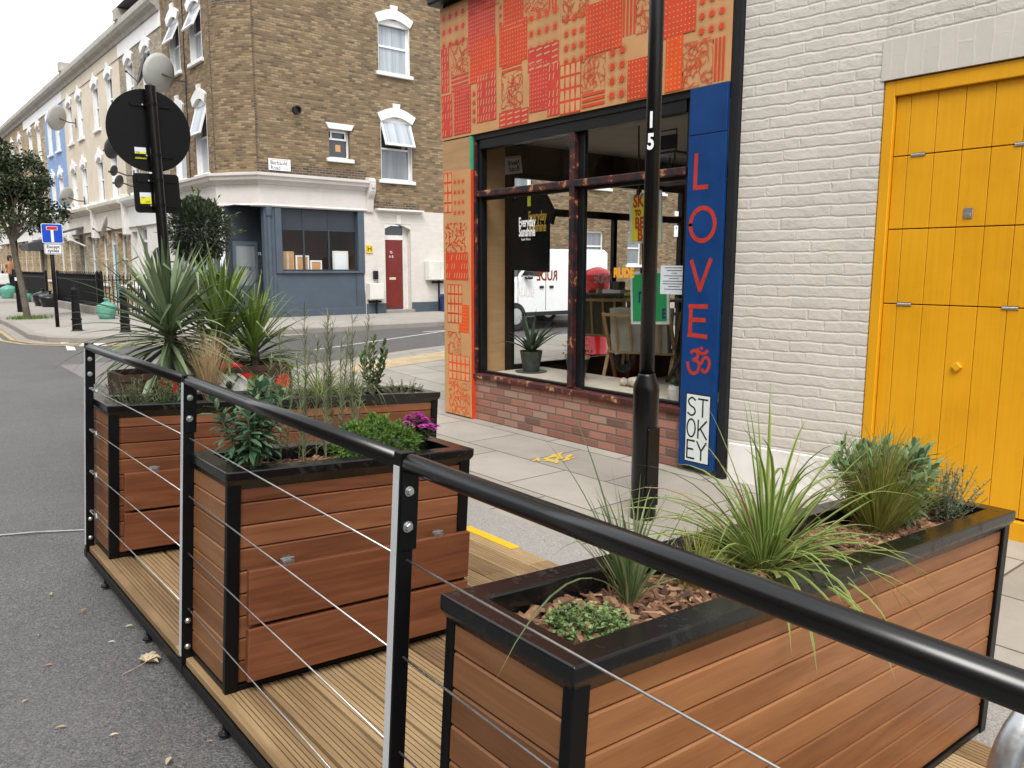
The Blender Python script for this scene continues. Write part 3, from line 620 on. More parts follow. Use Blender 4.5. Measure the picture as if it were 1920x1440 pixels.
# ------------------------------------------------------------------ planters
def planter(x,y,L,label,front,flap=False,rows=9,endmat='sapele_side',leftcap=0):
    W=.40; H=.815
    t=dthing('planter_box',label,'planter',x,y,0)
    fr=MB(); lg=.048; ly=.028
    for a in (0,L-lg):
        for b in (0,W-ly): fr.box((a,b,.0),(a+lg,b+ly,H-.033))
    for z0,z1 in ((.0,.022),):
        fr.box((lg,.004,z0),(L-lg,.05,z1)); fr.box((lg,W-.05,z0),(L-lg,W-.004,z1)); fr.box((.004,ly,z0),(.05,W-ly,z1)); fr.box((L-.05,ly,z0),(L-.004,W-ly,z1))
    fr.build('frame',MAT['black_metal'],t,bevel=.003)
    c=MB(); o=.011; w=.062; zt=H; zb=H-.033
    # folded rim: ring with a down-turned lip
    out=[(-o,-o),(L+o,-o),(L+o,W+o),(-o,W+o)]; inn=[(w,w),(L-w,w),(L-w,W-w),(w,W-w)]
    def ring(p,q,z0,z1):
        for k in range(4):
            l=(k+1)%4; c.poly([(*p[k],z0),(*p[l],z0),(*q[l],z1),(*q[k],z1)])
    ring(out,out,zb,zt); ring(out,inn,zt,zt); ring(inn,inn,zt,zb-.12); ring(inn,out,zb-.12,zb)
    bmo=c.build('rim',MAT['rim_metal'],t,bevel=.0)
    bm=bmesh.new(); bm.from_mesh(bmo.data); bmesh.ops.remove_doubles(bm,verts=bm.verts,dist=.0005); bmesh.ops.recalc_face_normals(bm,faces=bm.faces); bm.to_mesh(bmo.data); bm.free()
    md=bmo.modifiers.new('bevel','BEVEL'); md.width=.005; md.segments=3; md.limit_method='ANGLE'; md.angle_limit=R(30)
    z0=.024; z1=H-.038; ph=(z1-z0)/rows
    def clad(name,mat,u0,u1,fn,d):
        mb=MB()
        for r in range(rows):
            a=z0+r*ph; b=a+ph; tn=rd.random(); v=.0045
            pr=[(a+.0015,d+.018),(a+.0015,d+v),(a+.0015+v,d),(b-.0015-v,d),(b-.0015,d+v),(b-.0015,d+.018)]
            n=len(pr); i=len(mb.v)
            for u in (u0,u1): mb.v+=[fn(u,dd,zz) for zz,dd in pr]
            mb.face([i+k for k in range(n)],tn); mb.face([i+n+k for k in range(n)],tn)
            for k in range(n):
                l=(k+1)%n; mb.face((i+k,i+l,i+n+l,i+n+k),tn,((u0,pr[k][0]),(u0,pr[l][0]),(u1,pr[l][0]),(u1,pr[k][0])))
        mb.build(name,mat,t)
    clad('front_cladding',MAT[front],lg+.001,L-lg-.001,lambda u,d,z:(u,d,z),.012)
    clad('back_cladding',MAT[front],lg+.001,L-lg-.001,lambda u,d,z:(u,W-d,z),.012)
    clad('side_cladding',MAT[endmat],ly+.001,W-ly-.001,lambda u,d,z:(d,u,z),.006)
    clad('side_cladding',MAT[endmat],ly+.001,W-ly-.001,lambda u,d,z:(L-d,u,z),.006)
    if flap:
        for a,b in ((.05,.247),(.262,.462)):
            mb=MB(); tn=rd.random(); mb.box((lg+.015,-.05,a),(L-.02,-.022,b),tn); mb.build('bench_board',MAT['sapele_red'],t,bevel=.004,seg=2)
        mb=MB(); 
        for u in (lg+.12,L-.16): mb.box((u,-.022,.06),(u+.04,.011,.44))
        mb.build('bench_bracket',MAT['black_metal'],t)
        for u in (lg+.14,L-.2):
            mb=MB(); mb.box((u,-.045,.4625),(u+.045,-.018,.474)); mb.box((u+.006,-.03,.474),(u+.038,-.012,.486)); mb.tube([(u-.004,-.03,.48),(u+.05,-.03,.48)],.004,6); mb.build('latch',MAT['zinc'],t)
    return t
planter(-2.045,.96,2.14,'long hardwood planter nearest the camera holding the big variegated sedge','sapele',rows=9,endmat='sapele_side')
planter(-2.035,2.695,1.05,'short hardwood planter with fold down bench front, purple flowers and euphorbia','sapele_shaded',True)
planter(-2.02,4.41,2.04,'farthest hardwood planter, long, with fold down bench and tan feather grass','sapele_shaded',True)
# bark mulch in each planter
def mulch(x,y,L,n,seed):
    rnd=random.Random(seed); W=.40; mb=MB(); w=.063
    mb.box((w,w,.6),(L-w,W-w,.742),.12)
    for k in range(n):
        u=w+.01+rnd.random()*(L-2*w-.02); v=w+.01+rnd.random()*(W-2*w-.02); z=.742+rnd.random()*.024
        a=rnd.random()*6.28; tl=(rnd.random()-.5)*.9; Ln=.008+rnd.random()**2*.028; ww=.0035+rnd.random()*.009; h=.0018+rnd.random()*.003
        d=Vector((math.cos(a)*math.cos(tl),math.sin(a)*math.cos(tl),math.sin(tl))); s_=d.cross(Vector((rnd.random()-.5,rnd.random()-.5,1))).normalized(); n_=s_.cross(d)
        c=Vector((u,v,z)); tone=rnd.random()**1.3; i=len(mb.v)
        for q in (-1,1):
            for sx,sy,ts in ((-1,-.8,1),(.9,-1,.9),(1.1,.7,.6),(-.8,1,.8)): mb.v.append(tuple(c+d*Ln*sx*(1 if q<0 else ts)+s_*ww*sy*(1 if q<0 else ts)+n_*h*q))
        for f in ((0,3,2,1),(4,5,6,7),(0,1,5,4),(1,2,6,5),(2,3,7,6),(3,0,4,7)): mb.face([i+j for j in f],tone)
    o=mb.build('bark_mulch',MAT['mulch'],None,recalc=False); o.location=DK(x,y); o.rotation_euler=DR; o['kind']='stuff'
mulch(-2.045,.96,2.14,4600,1); mulch(-2.035,2.695,1.05,1900,2); mulch(-2.02,4.41,2.04,2200,3)
# ------------------------------------------------------------------ plants in the planters
def pl(name,label,cat,x,y,z=.758,group=None): return dthing(name,label,cat,x,y,z,group)
def rdir(rnd,el0,el1,az=None):
    a=rnd.random()*6.283 if az is None else az; e=R(el0+(el1-el0)*rnd.random())
    return Vector((math.cos(a)*math.cos(e),math.sin(a)*math.cos(e),math.sin(e)))
def tuft(name,label,cat,x,y,mat,n,L,w,el,droop,spread,seed,extra=None,z=.758,dead=.05,kinks=.06,sway=.7,part='leaf_blades',fold=.25,seg=7):
    rnd=random.Random(seed); t=pl(name,label,cat,x,y,z); mb=MB()
    for k in range(n):
        d=rdir(rnd,*el); b=Vector((d.x,d.y,0))*spread*rnd.random()
        LL=L[0]+(L[1]-L[0])*rnd.random(); dd=rnd.random()<dead; mb.blade(b,d,LL,w*(.7+.6*rnd.random()),(droop[0]+(droop[1]-droop[0])*rnd.random()),seg,rnd.random(),fold,kink=(.45+.4*rnd.random()) if rnd.random()<kinks else 0,sway=rnd.uniform(-sway,sway),m=1 if dd else 0)
    if extra:
        for (az,elv,LL,dr) in extra: mb.blade((0,0,0),rdir(rnd,elv,elv,R(az)),LL,w,dr,10,rnd.random(),fold)
    mb.build(part,[mat,MAT['tan_grass']],t,recalc=False); return t
# near planter
tuft('variegated_sedge','large variegated sedge with arching cream striped leaves spilling over the near planter','plant',-1.13,1.16,MAT['sedge'],150,(.22,.5),.0125,(8,84),(.7,2.6),.05,1,
     [(-48,36,.56,2.6),(-40,42,.52,2.7),(-30,36,.5,2.6),(-55,34,.46,3.0),(-36,28,.42,2.8),(-62,40,.4,3.4),(150,40,.6,1.6),(170,35,.58,1.5),(160,50,.55,1.8),(140,30,.5,1.6),(100,80,.5,.5),(60,85,.52,.3),(80,82,.47,.3),(120,72,.5,.7),(20,55,.62,1.2),(0,42,.6,1.8),(10,35,.55,2.0),(35,62,.56,1.0)],seg=9,kinks=.14,sway=1.0)
tuft('sedge_skirt','low curled yellowish sedge clump at the left foot of the big variegated sedge','plant',-1.22,1.2,MAT['tuft_olive'],90,(.16,.3),.004,(10,55),(1.6,3.2),.03,2)
tuft('upright_grass','thin clump of tall upright green grass in the near end of the near planter','plant',-1.63,1.2,MAT['blade_green'],75,(.13,.33),.0075,(56,88),(.1,1.3),.05,3,
     [(203,34,.72,1.5),(215,60,.46,1.4),(190,58,.4,1.9),(0,40,.36,2.2),(-30,38,.3,2.4),(20,45,.4,2.),(95,70,.5,.8),(115,66,.46,1.0),(130,52,.42,1.4)])
tuft('grass_tuft','small yellow green grass tuft between tall grass and big sedge','plant',-1.42,1.17,MAT['tuft_olive'],130,(.1,.2),.003,(45,85),(.3,1.2),.035,4)
tuft('fine_grass','dense round tussock of hair fine olive grass in front of the euphorbia','plant',-.46,1.17,MAT['tuft_olive'],620,(.2,.42),.003,(42,88),(.25,1.3),.055,5,seg=6)
def spurge(name,label,x,y,mat,nst,h,seed,LL=.06,w=.016,spread=.12,dn=24):
    rnd=random.Random(seed); t=pl(name,label,'plant',x,y); mb=MB(); st=MB()
    for k in range(nst):
        d=rdir(rnd,42,88); L=h*(.65+.4*rnd.random()); p=Vector((d.x*.03,d.y*.03,0)); path=[p.copy()]
        for i in range(5):
            p=p+d*L/5; d=(d+Vector((0,0,.12))).normalized(); path.append(p.copy())
        st.tube(path,[.005,.0045,.004,.004,.0035,.003],6)
        for i in range(dn):
            q=.28+.72*(i/(dn-1)); f=q*5; j=min(4,int(f)); c=path[j].lerp(path[j+1],f-j); a=i*2.4+rnd.random()*.4
            ax=(path[5]-path[3]).normalized(); s1=ax.orthogonal().normalized(); s2=ax.cross(s1)
            e=R(-18+ (q**3)*78); dd=(s1*math.cos(a)+s2*math.sin(a))*math.cos(e)+ax*math.sin(e)
            mb.leaf(c,dd,ax,LL*(.7+.5*rnd.random())*(1.05-.35*q**4),w,rnd.random()*.6+.4*q,.1)
    mb.build('foliage',mat,t,recalc=False); st.build('stem',MAT['wispy'],t,recalc=False); return t
spurge('euphorbia','grey green euphorbia mound behind the fine tussock at the far end of near planter',-.27,1.24,MAT['euphorbia_grey'],95,.27,8,.07,.018,dn=24)
spurge('euphorbia','deep green euphorbia filling the road side end of the short planter',-1.86,2.9,MAT['euphorbia'],17,.33,9,.075,.021,dn=28)
def shrublet(name,label,x,y,mat,nst,h,seed,LL,w,n,el=(45,88),z=.758,stem='wispy',cat='plant'):
    rnd=random.Random(seed); t=pl(name,label,cat,x,y,z); mb=MB(); st=MB()
    for k in range(nst):
        d=rdir(rnd,*el); L=h*(.55+.5*rnd.random()); p=Vector((d.x*.05,d.y*.05,0)); path=[p.copy()]
        for i in range(4):
            p=p+d*L/4; d=(d+Vector((rnd.random()-.5,rnd.random()-.5,.25))*.35).normalized(); path.append(p.copy())
        st.tube(path,[.0022,.002,.0017,.0014,.001],4)
        for i in range(n):
            f=(.1+.9*rnd.random())*4; j=min(3,int(f)); c=path[j].lerp(path[j+1],f-j); dd=rdir(rnd,-10,60)
            mb.leaf(c,dd,(0,0,1),LL*(.6+.7*rnd.random()),w*(.7+.6*rnd.random()),rnd.random())
    mb.build('foliage',mat,t,recalc=False); st.build('stem',MAT[stem],t,recalc=False); return t
shrublet('lavender','small silvery lavender sprig at the kerb end corner of the near planter',-.07,1.12,MAT['lavender'],40,.22,10,.018,.0055,34)
shrublet('wire_vine','little mat of round leaved creeping wire vine in the near planter corner',-1.83,1.14,MAT['wire_leaf'],120,.062,11,.0115,.009,12,(5,70))
# short planter
def wispy():
    rnd=random.Random(12); t=pl('wispy_shrub','tall wispy feathery green stems in the middle of the short planter','plant',-1.57,2.98); mb=MB(); st=MB()
    for (x,y,h) in ((-.14,.02,.62),(-.07,-.04,.5),(-.02,.05,.72),(.05,0,.7),(.1,.03,.66),(.16,-.02,.7),(-.1,.06,.45),(.2,.04,.55),(.02,-.06,.52),(.13,.05,.62),(-.18,.05,.5),(.07,.05,.66),(.18,.03,.68),(.11,-.04,.58),(.02,.03,.6),(-.05,.05,.55)):
        d=Vector((rnd.random()-.5,rnd.random()-.5,6)).normalized(); p=Vector((x,y,0)); path=[p.copy()]
        for i in range(8): p=p+d*h*.86/8; d=(d+Vector((rnd.random()-.5,rnd.random()-.5,0))*.06).normalized(); path.append(p.copy())
        st.tube(path,[.0028]*5+[.002,.0018,.0015,.001],5)
        for i in range(int(330*h)):
            f=(.06+.94*rnd.random())*8; j=min(7,int(f)); c=path[j].lerp(path[j+1],f-j); dd=rdir(rnd,15,65)
            mb.blade(c,dd,.052*(.5+.8*rnd.random()),.0032,.5,2,rnd.random(),.1)
    mb.build('foliage',MAT['wispy'],t,recalc=False); st.build('stem',MAT['wispy'],t,recalc=False)
wispy()
def cushion(name,label,x,y,mat,lobes,n,seed,LL=.018,w=.0035):
    rnd=random.Random(seed); t=pl(name,label,'plant',x,y); mb=MB()
    for k in range(n):
        cx_,cy_,cz_,r=lobes[int(rnd.random()*len(lobes))]; d=rdir(rnd,-15,90); q=.72+.34*rnd.random()**1.3
        bmp=1+.16*math.sin(9*d.x+cx_*40)*math.sin(8*d.y+5*d.z); c=Vector((cx_,cy_,cz_))+Vector((d.x*r,d.y*r,d.z*r*.95))*q*bmp
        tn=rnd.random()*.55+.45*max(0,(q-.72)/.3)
        for i in range(5):
            dd=(d+Vector((rnd.random()-.5,rnd.random()-.5,rnd.random()-.3))*1.5).normalized(); mb.leaf(c,dd,d,LL*(.6+.7*rnd.random()),w,tn)
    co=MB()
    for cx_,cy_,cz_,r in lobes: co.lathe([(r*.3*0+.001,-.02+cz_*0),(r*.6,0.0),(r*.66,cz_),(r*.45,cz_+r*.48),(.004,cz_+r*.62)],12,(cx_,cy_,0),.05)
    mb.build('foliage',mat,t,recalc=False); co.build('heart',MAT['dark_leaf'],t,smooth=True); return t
cushion('cypress_cushion','bright green mossy cushion of fine foliage beside the purple flowers',-1.33,2.9,MAT['moss_green'],[(-.1,0,.06,.1),(.0,.02,.07,.11),(.09,-.01,.05,.095)],2300,13)
def mum():
    rnd=random.Random(14); t=pl('chrysanthemum','small magenta chrysanthemum in bloom at the corner of the short planter','plant',-1.10,2.93); lf=MB(); st=MB(); fl=MB()
    for k in range(58):
        d=rdir(rnd,48,88); L=.165*(.8+.3*rnd.random()); tip=Vector((d.x,d.y,d.z))*L; st.tube([(0,0,0),tip*.5+Vector((0,0,.01)),tip],.002,4)
        for i in range(9):
            c=tip*(.15+.8*rnd.random()); lf.leaf(c,rdir(rnd,-20,40),(0,0,1),.026,.015,rnd.random())
        if True:
            nrm=(Vector((0,0,1))+d*.5).normalized(); s1=nrm.orthogonal().normalized(); s2=nrm.cross(s1)
            for rr,el,cn in ((.02,8,14),(.015,32,11),(.009,60,8)):
                for i in range(cn):
                    a=i*6.283/cn+rnd.random()*.3; e=R(el); fl.leaf(tip,(s1*math.cos(a)+s2*math.sin(a))*math.cos(e)+nrm*math.sin(e),nrm,rr,.0065,rnd.random())
    lf.build('foliage',MAT['dark_leaf'],t,recalc=False); st.build('stem',MAT['laurel_leaf'],t,recalc=False); fl.build('flower',MAT['mum_petal'],t,recalc=False)
mum()
# far planter
shrublet('thyme','low olive green thyme clump at the road end of the far planter',-1.85,4.64,MAT['thyme'],46,.2,15,.014,.006,22,(25,88))
shrublet('oregano','darker green oregano clump beside the feather grass in the far planter',-1.68,4.62,MAT['laurel_leaf'],44,.2,16,.016,.009,20,(25,88))
tuft('feather_grass','straw coloured upright feather grass clump in the far planter','plant',-1.43,4.64,MAT['tan_grass'],340,(.24,.5),.003,(66,89),(.05,.7),.045,17,[(30,60,.45,2.4),(10,65,.5,2.0),(150,70,.5,1.6),(60,75,.55,1.2),(0,70,.5,1.4)],seg=6,fold=.1)
tuft('striped_sedge','loose bright green striped sedge in the middle of the far planter','plant',-.72,4.66,MAT['sedge'],120,(.2,.42),.007,(20,75),(.8,2.4),.04,18,[(-70,35,.5,2.8),(-50,35,.5,2.8),(-90,40,.45,3.),(-30,35,.55,2.5),(-60,45,.5,2.6)])
tuft('low_sedge','low pale green grass clump left of the striped sedge in the far planter','plant',-.98,4.62,MAT['blade_green'],110,(.14,.32),.005,(15,75),(.8,2.2),.04,19)
tuft('arching_grass','fresh green arching grass hanging over the front edge of the far planter','plant',-.52,4.6,MAT['blade_green'],40,(.2,.36),.006,(30,80),(1.2,3.),.02,20,[(-75,50,.42,3.8),(-60,50,.45,3.6),(-85,55,.45,3.8),(-40,50,.4,3.4),(-20,50,.42,3.2)])
def alyssum():
    rnd=random.Random(21); t=shrublet('alyssum','white flowered alyssum tuft behind the arching grass',-.5,4.72,MAT['lavender'],40,.17,21,.014,.006,14,(20,85)); fl=MB()
    for k in range(60):
        d=rdir(rnd,30,90); c=d*.16
        for i in range(6): fl.leaf(c,rdir(rnd,0,80),(0,0,1),.007,.006,rnd.random())
    fl.build('flower',MAT['white_petal'],t,recalc=False)
alyssum()
def laurel():
    rnd=random.Random(22); t=pl('laurel','young laurel with several upright leafy stems in the far planter','plant',-.32,4.70); mb=MB(); st=MB()
    for (dx,dy,h) in ((-.25,.05,.34),(-.12,-.1,.4),(.02,.05,.47),(.16,0,.44),(.3,.1,.36),(.08,-.2,.3),(-.1,.2,.36)):
        d=Vector((dx*1.9,dy*1.4,1)).normalized(); h*=.84; p=Vector((0,0,0)); path=[p.copy()]
        for i in range(6): p=p+d*h/6; d=(d+Vector((0,0,.15))).normalized(); path.append(p.copy())
        st.tube(path,[.006,.005,.005,.004,.004,.003,.002],6)
        for i in range(17):
            f=(.2+.8*i/16)*6; j=min(5,int(f)); c=path[j].lerp(path[j+1],f-j); a=i*2.4; e=R(35+30*(i/16)); mb.leaf(c,(math.cos(a)*math.cos(e),math.sin(a)*math.cos(e),math.sin(e)),(0,0,1),.058*(.7+.5*rnd.random()),.028,rnd.random(),.2)
    mb.build('foliage',MAT['laurel_leaf'],t,recalc=False); st.build('stem',MAT['bark'],t,recalc=False)
laurel()
shrublet('creeping_thyme','low creeping herb mat at the kerb end of the far planter',-.12,4.64,MAT['thyme'],70,.15,23,.012,.008,14,(5,60))
# ------------------------------------------------------------------ corner shop
FX=(R(90),0,R(-90))      # flat things facing the street (-X)
FY=(R(90),0,0)           # flat things facing the camera side (-Y)
FS=5.13
def smooth_path(pts,n=6):
    out=[]; P=[Vector(p) for p in pts]
    for i in range(len(P)-1):
        a=P[max(i-1,0)];b=P[i];c=P[i+1];d=P[min(i+2,len(P)-1)]
        for k in range(n):
            t=k/n; out.append(.5*((2*b)+(c-a)*t+(2*a-5*b+4*c-d)*t*t+(3*b-a-3*c+d)*t**3))
    out.append(P[-1]); return out
def ribbon(mb,pts,w,fn,d,m=0,tone=.5,cap=True):
    P=[Vector(p) for p in pts]; ws=w if isinstance(w,(list,tuple)) else [w]*len(P); rows=[]
    for k,p in enumerate(P):
        t=(P[min(k+1,len(P)-1)]-P[max(k-1,0)]); t=t.normalized() if t.length>1e-9 else Vector((1,0)); q=Vector((-t.y,t.x))*ws[k]/2
        e=t*(-ws[k]*.3 if k==0 else (ws[k]*.3 if k==len(P)-1 else 0)) if cap else t*0
        rows.append((mb.vert(fn(*(p+q+e),d)),mb.vert(fn(*(p-q+e),d))))
    for a,b in zip(rows,rows[1:]): mb.face((a[0],a[1],b[1],b[0]),tone,None,m)
def fS(x): return lambda a,b,d: (x-d,a,b)   # a = world y, b = z
prnd=random.Random(31)
def patch(mb,e,x,i):
    typ,ya,yb,z0,z1,cm=e[:6]; y0,y1=min(ya,yb),max(ya,yb); fn=fS(x); d=.0012+i*.00012; W=y1-y0; Hh=z1-z0
    c={'o':1,'p':2,'b':3}[cm]
    def rect(a0,b0,a1,b1,dd,m): mb.poly([fn(a0,b0,dd),fn(a1,b0,dd),fn(a1,b1,dd),fn(a0,b1,dd)],.5,None,m)
    if typ in('tri','da','dh'):
        rect(y0,z0,y1,z1,d,c); s_=.034 if typ=='tri' else .055
        if typ=='tri':
            nu=max(2,int(W/.037)); nv=max(2,int(Hh/.037))
            for u in range(nu):
                for v in range(nv):
                    if prnd.random()<.06: continue
                    a=y0+(u+.5)*W/nu; b=z0+(v+.5)*Hh/nv; k=.0085
                    mb.poly([fn(a-k,b,d+.0008),fn(a+k,b-k,d+.0008),fn(a+k*.8,b+k*.9,d+.0008)],.5,None,0)
        else:
            nu=max(2,int(W/.045)); nv=max(2,int(Hh/.075))
            if typ=='dh': nu=max(2,int(W/.1)); nv=max(2,int(Hh/.042))
            for u in range(nu):
                for v in range(nv):
                    if prnd.random()<.1: continue
                    a=y0+(u+.5)*W/nu; b=z0+(v+.5)*Hh/nv
                    if typ=='da': ribbon(mb,[(a+.006,b-.026),(a-.006,b+.026)],.011,fn,d+.0008,0)
                    else: ribbon(mb,[(a+.034,b-.004),(a-.034,b+.004)],.014,fn,d+.0008,0)
    elif typ=='sun':
        nu,nv=e[6],e[7]
        for u in range(nu):
            for v in range(nv):
                a=y0+(u+.5)*W/nu; b=z0+(v+.5)*Hh/nv; r=min(W/nu,Hh/nv)*.26
                mb.poly([fn(a+r*math.cos(t*.524),b+r*math.sin(t*.524),d) for t in range(12)],.5,None,c)
                for k in range(14):
                    t=k*.449+prnd.random()*.1; r0,r1=r*1.25,r*(1.65+.25*prnd.random()); ribbon(mb,[(a+r0*math.cos(t),b+r0*math.sin(t)),(a+r1*math.cos(t),b+r1*math.sin(t))],r*.13,fn,d,c)
    elif typ=='hs':
        n=max(3,int(Hh/.036))
        for k in range(n): b=z0+(k+.5)*Hh/n; ribbon(mb,[(y0,b+.003*prnd.random()),((y0+y1)/2,b),(y1,b-.003)],Hh/n*.55,fn,d,c,cap=False)
    elif typ=='vs':
        n=max(3,int(W/.036))
        for k in range(n): a=y0+(k+.5)*W/n; ribbon(mb,[(a,z0),(a,z1)],W/n*.55,fn,d,c,cap=False)
    elif typ=='gr':
        nu=max(2,round(W/.075)); nv=max(2,round(Hh/.11))
        rect(y0,z0,y1,z1,d,c)
        for u in range(nu):
            for v in range(nv):
                a=y0+(u+.5)*W/nu; b=z0+(v+.5)*Hh/nv; p=W/nu*.36; q=Hh/nv*.4; k=p*.25*(1 if v%2 else -1)
                mb.poly([fn(a-p-k*.5,b-q,d+.0008),fn(a+p+k*.5,b-q,d+.0008),fn(a+p-k*.5,b+q,d+.0008),fn(a-p+k*.5,b+q,d+.0008)],.5,None,0)
    else: # squiggles and shards
        n=int(W*Hh*(400 if typ=='sq' else 520))+6
        nu=max(1,int((n*W/Hh)**.5)); nv=max(1,n//nu)
        for k in range(nu*nv):
            a=y0+W*((k%nu)+prnd.random())/nu; b=z0+Hh*((k//nu)+prnd.random())/nv; t=prnd.random()*6.28; pts=[]
            for j in range(10 if typ=='sq' else 2):
                pts.append((min(y1,max(y0,a)),min(z1,max(z0,b)))); t+=(prnd.random()-.5)*(1.9 if typ=='sq' else 2.6); L=.02 if typ=='sq' else .04; a+=math.cos(t)*L; b+=math.sin(t)*L
            ribbon(mb,smooth_path(pts,3) if typ=='sq' else pts,.0052 if typ=='sq' else .016,fn,d+k*.0000008,c)
FP=[('sun',7.416,6.955,3.911,4.331,'p',4,3),('tri',6.923,6.473,3.807,4.336,'p'),('tri',6.347,6.044,3.903,4.272,'o'),('sun',6.435,6.347,3.961,4.189,'p',1,3),('sq',6.034,5.704,3.926,4.181,'o'),('vs',5.7,5.575,3.966,4.099,'o'),('tri',6.41,5.987,3.598,3.982,'o'),('sun',5.987,5.548,3.594,4.019,'o',4,3),('da',7.413,7.264,3.505,3.962,'p'),('sq',7.227,6.93,3.664,3.982,'o'),('hs',7.226,6.917,3.482,3.66,'p'),('tri',6.894,6.456,3.514,3.915,'o'),('hs',6.372,6.065,3.523,3.689,'o'),('da',6.773,6.456,3.113,3.585,'p'),('sq',6.371,6.051,3.17,3.52,'p'),('dh',5.977,5.546,3.469,3.679,'p'),('tri',5.952,5.693,3.097,3.544,'p'),('da',5.694,5.535,3.03,3.496,'p'),('da',7.41,7.212,3.04,3.478,'p'),('tri',7.184,6.879,3.041,3.525,'p'),('sun',6.87,6.781,3.109,3.458,'p',1,4),('dh',6.409,5.962,3.02,3.161,'p'),('sq',5.503,5.174,3.819,4.064,'o'),('sun',5.5,5.204,3.406,3.887,'o',3,4),('tri',5.205,4.779,3.468,3.886,'o'),('vs',4.779,4.622,3.544,3.836,'o'),('sq',4.622,4.43,3.529,3.799,'o'),('gr',5.528,5.255,3.02,3.452,'o'),('sq',5.246,4.964,3.174,3.481,'o'),('hs',5.239,4.96,3.03,3.168,'o'),('sun',4.936,4.712,3.033,3.5,'o',2,4),('tri',4.703,4.4,3.02,3.339,'o'),('tri',4.329,4.019,3.433,3.763,'o'),('sun',4.008,3.738,3.358,3.685,'o',3,3),('tri',4.302,4.135,3.023,3.432,'b'),('sq',4.131,3.85,3.024,3.355,'o'),('vs',3.841,3.738,3.033,3.338,'o'),
('sq',6.9,6.4,4.2,4.36,'p'),('da',5.45,4.9,4.1,4.36,'o'),('tri',4.85,4.45,3.95,4.36,'o'),('sq',4.35,3.8,3.8,4.3,'o')]
PP=[('gr',7.36,7.202,2.233,2.66,'o'),('sun',7.187,6.965,2.173,2.604,'o',3,4),('sh',7.334,6.952,1.813,2.119,'o'),('da',7.332,6.915,1.508,1.807,'o'),('gr',7.309,7.028,1.036,1.462,'o'),('tri',7.095,6.905,.944,1.245,'b'),('sq',7.303,7.06,.697,.937,'o'),('gr',7.297,6.9,.409,.688,'b'),('sh',7.283,7.07,.03,.395,'b'),('sq',7.071,6.9,.031,.38,'b')]
def printed(name,label,y0,y1,z0,z1,x0,x1,pats,joints=()):
    t=thing(name,label,'panel',(0,0,0)); mb=MB(); ys=[y0]+list(joints)+[y1]
    for a,b in zip(ys,ys[1:]): mb.box((x0,a+.0015,z0),(x1,b-.0015,z1),prnd.random())
    mb.build('kraft_board',MAT['kraft'],t)
    pm=MB()
    for i,e in enumerate(pats): patch(pm,e,x0,i)
    pm.build('block_print',[MAT['kraft_lite'],MAT['print_orange'],MAT['print_pink'],MAT['print_bright']],t,recalc=False)
    return t
printed('printed_fascia','long fascia of brown boards block printed with red suns, triangles and squiggles above the window',3.7,7.43,3.012,4.37,FS,FS+.018,FP,(4.37,5.531))
printed('printed_pilaster','narrow orange block printed board covering the corner pillar beside the shop window',6.885,7.372,.018,2.668,5.11,5.13,PP)

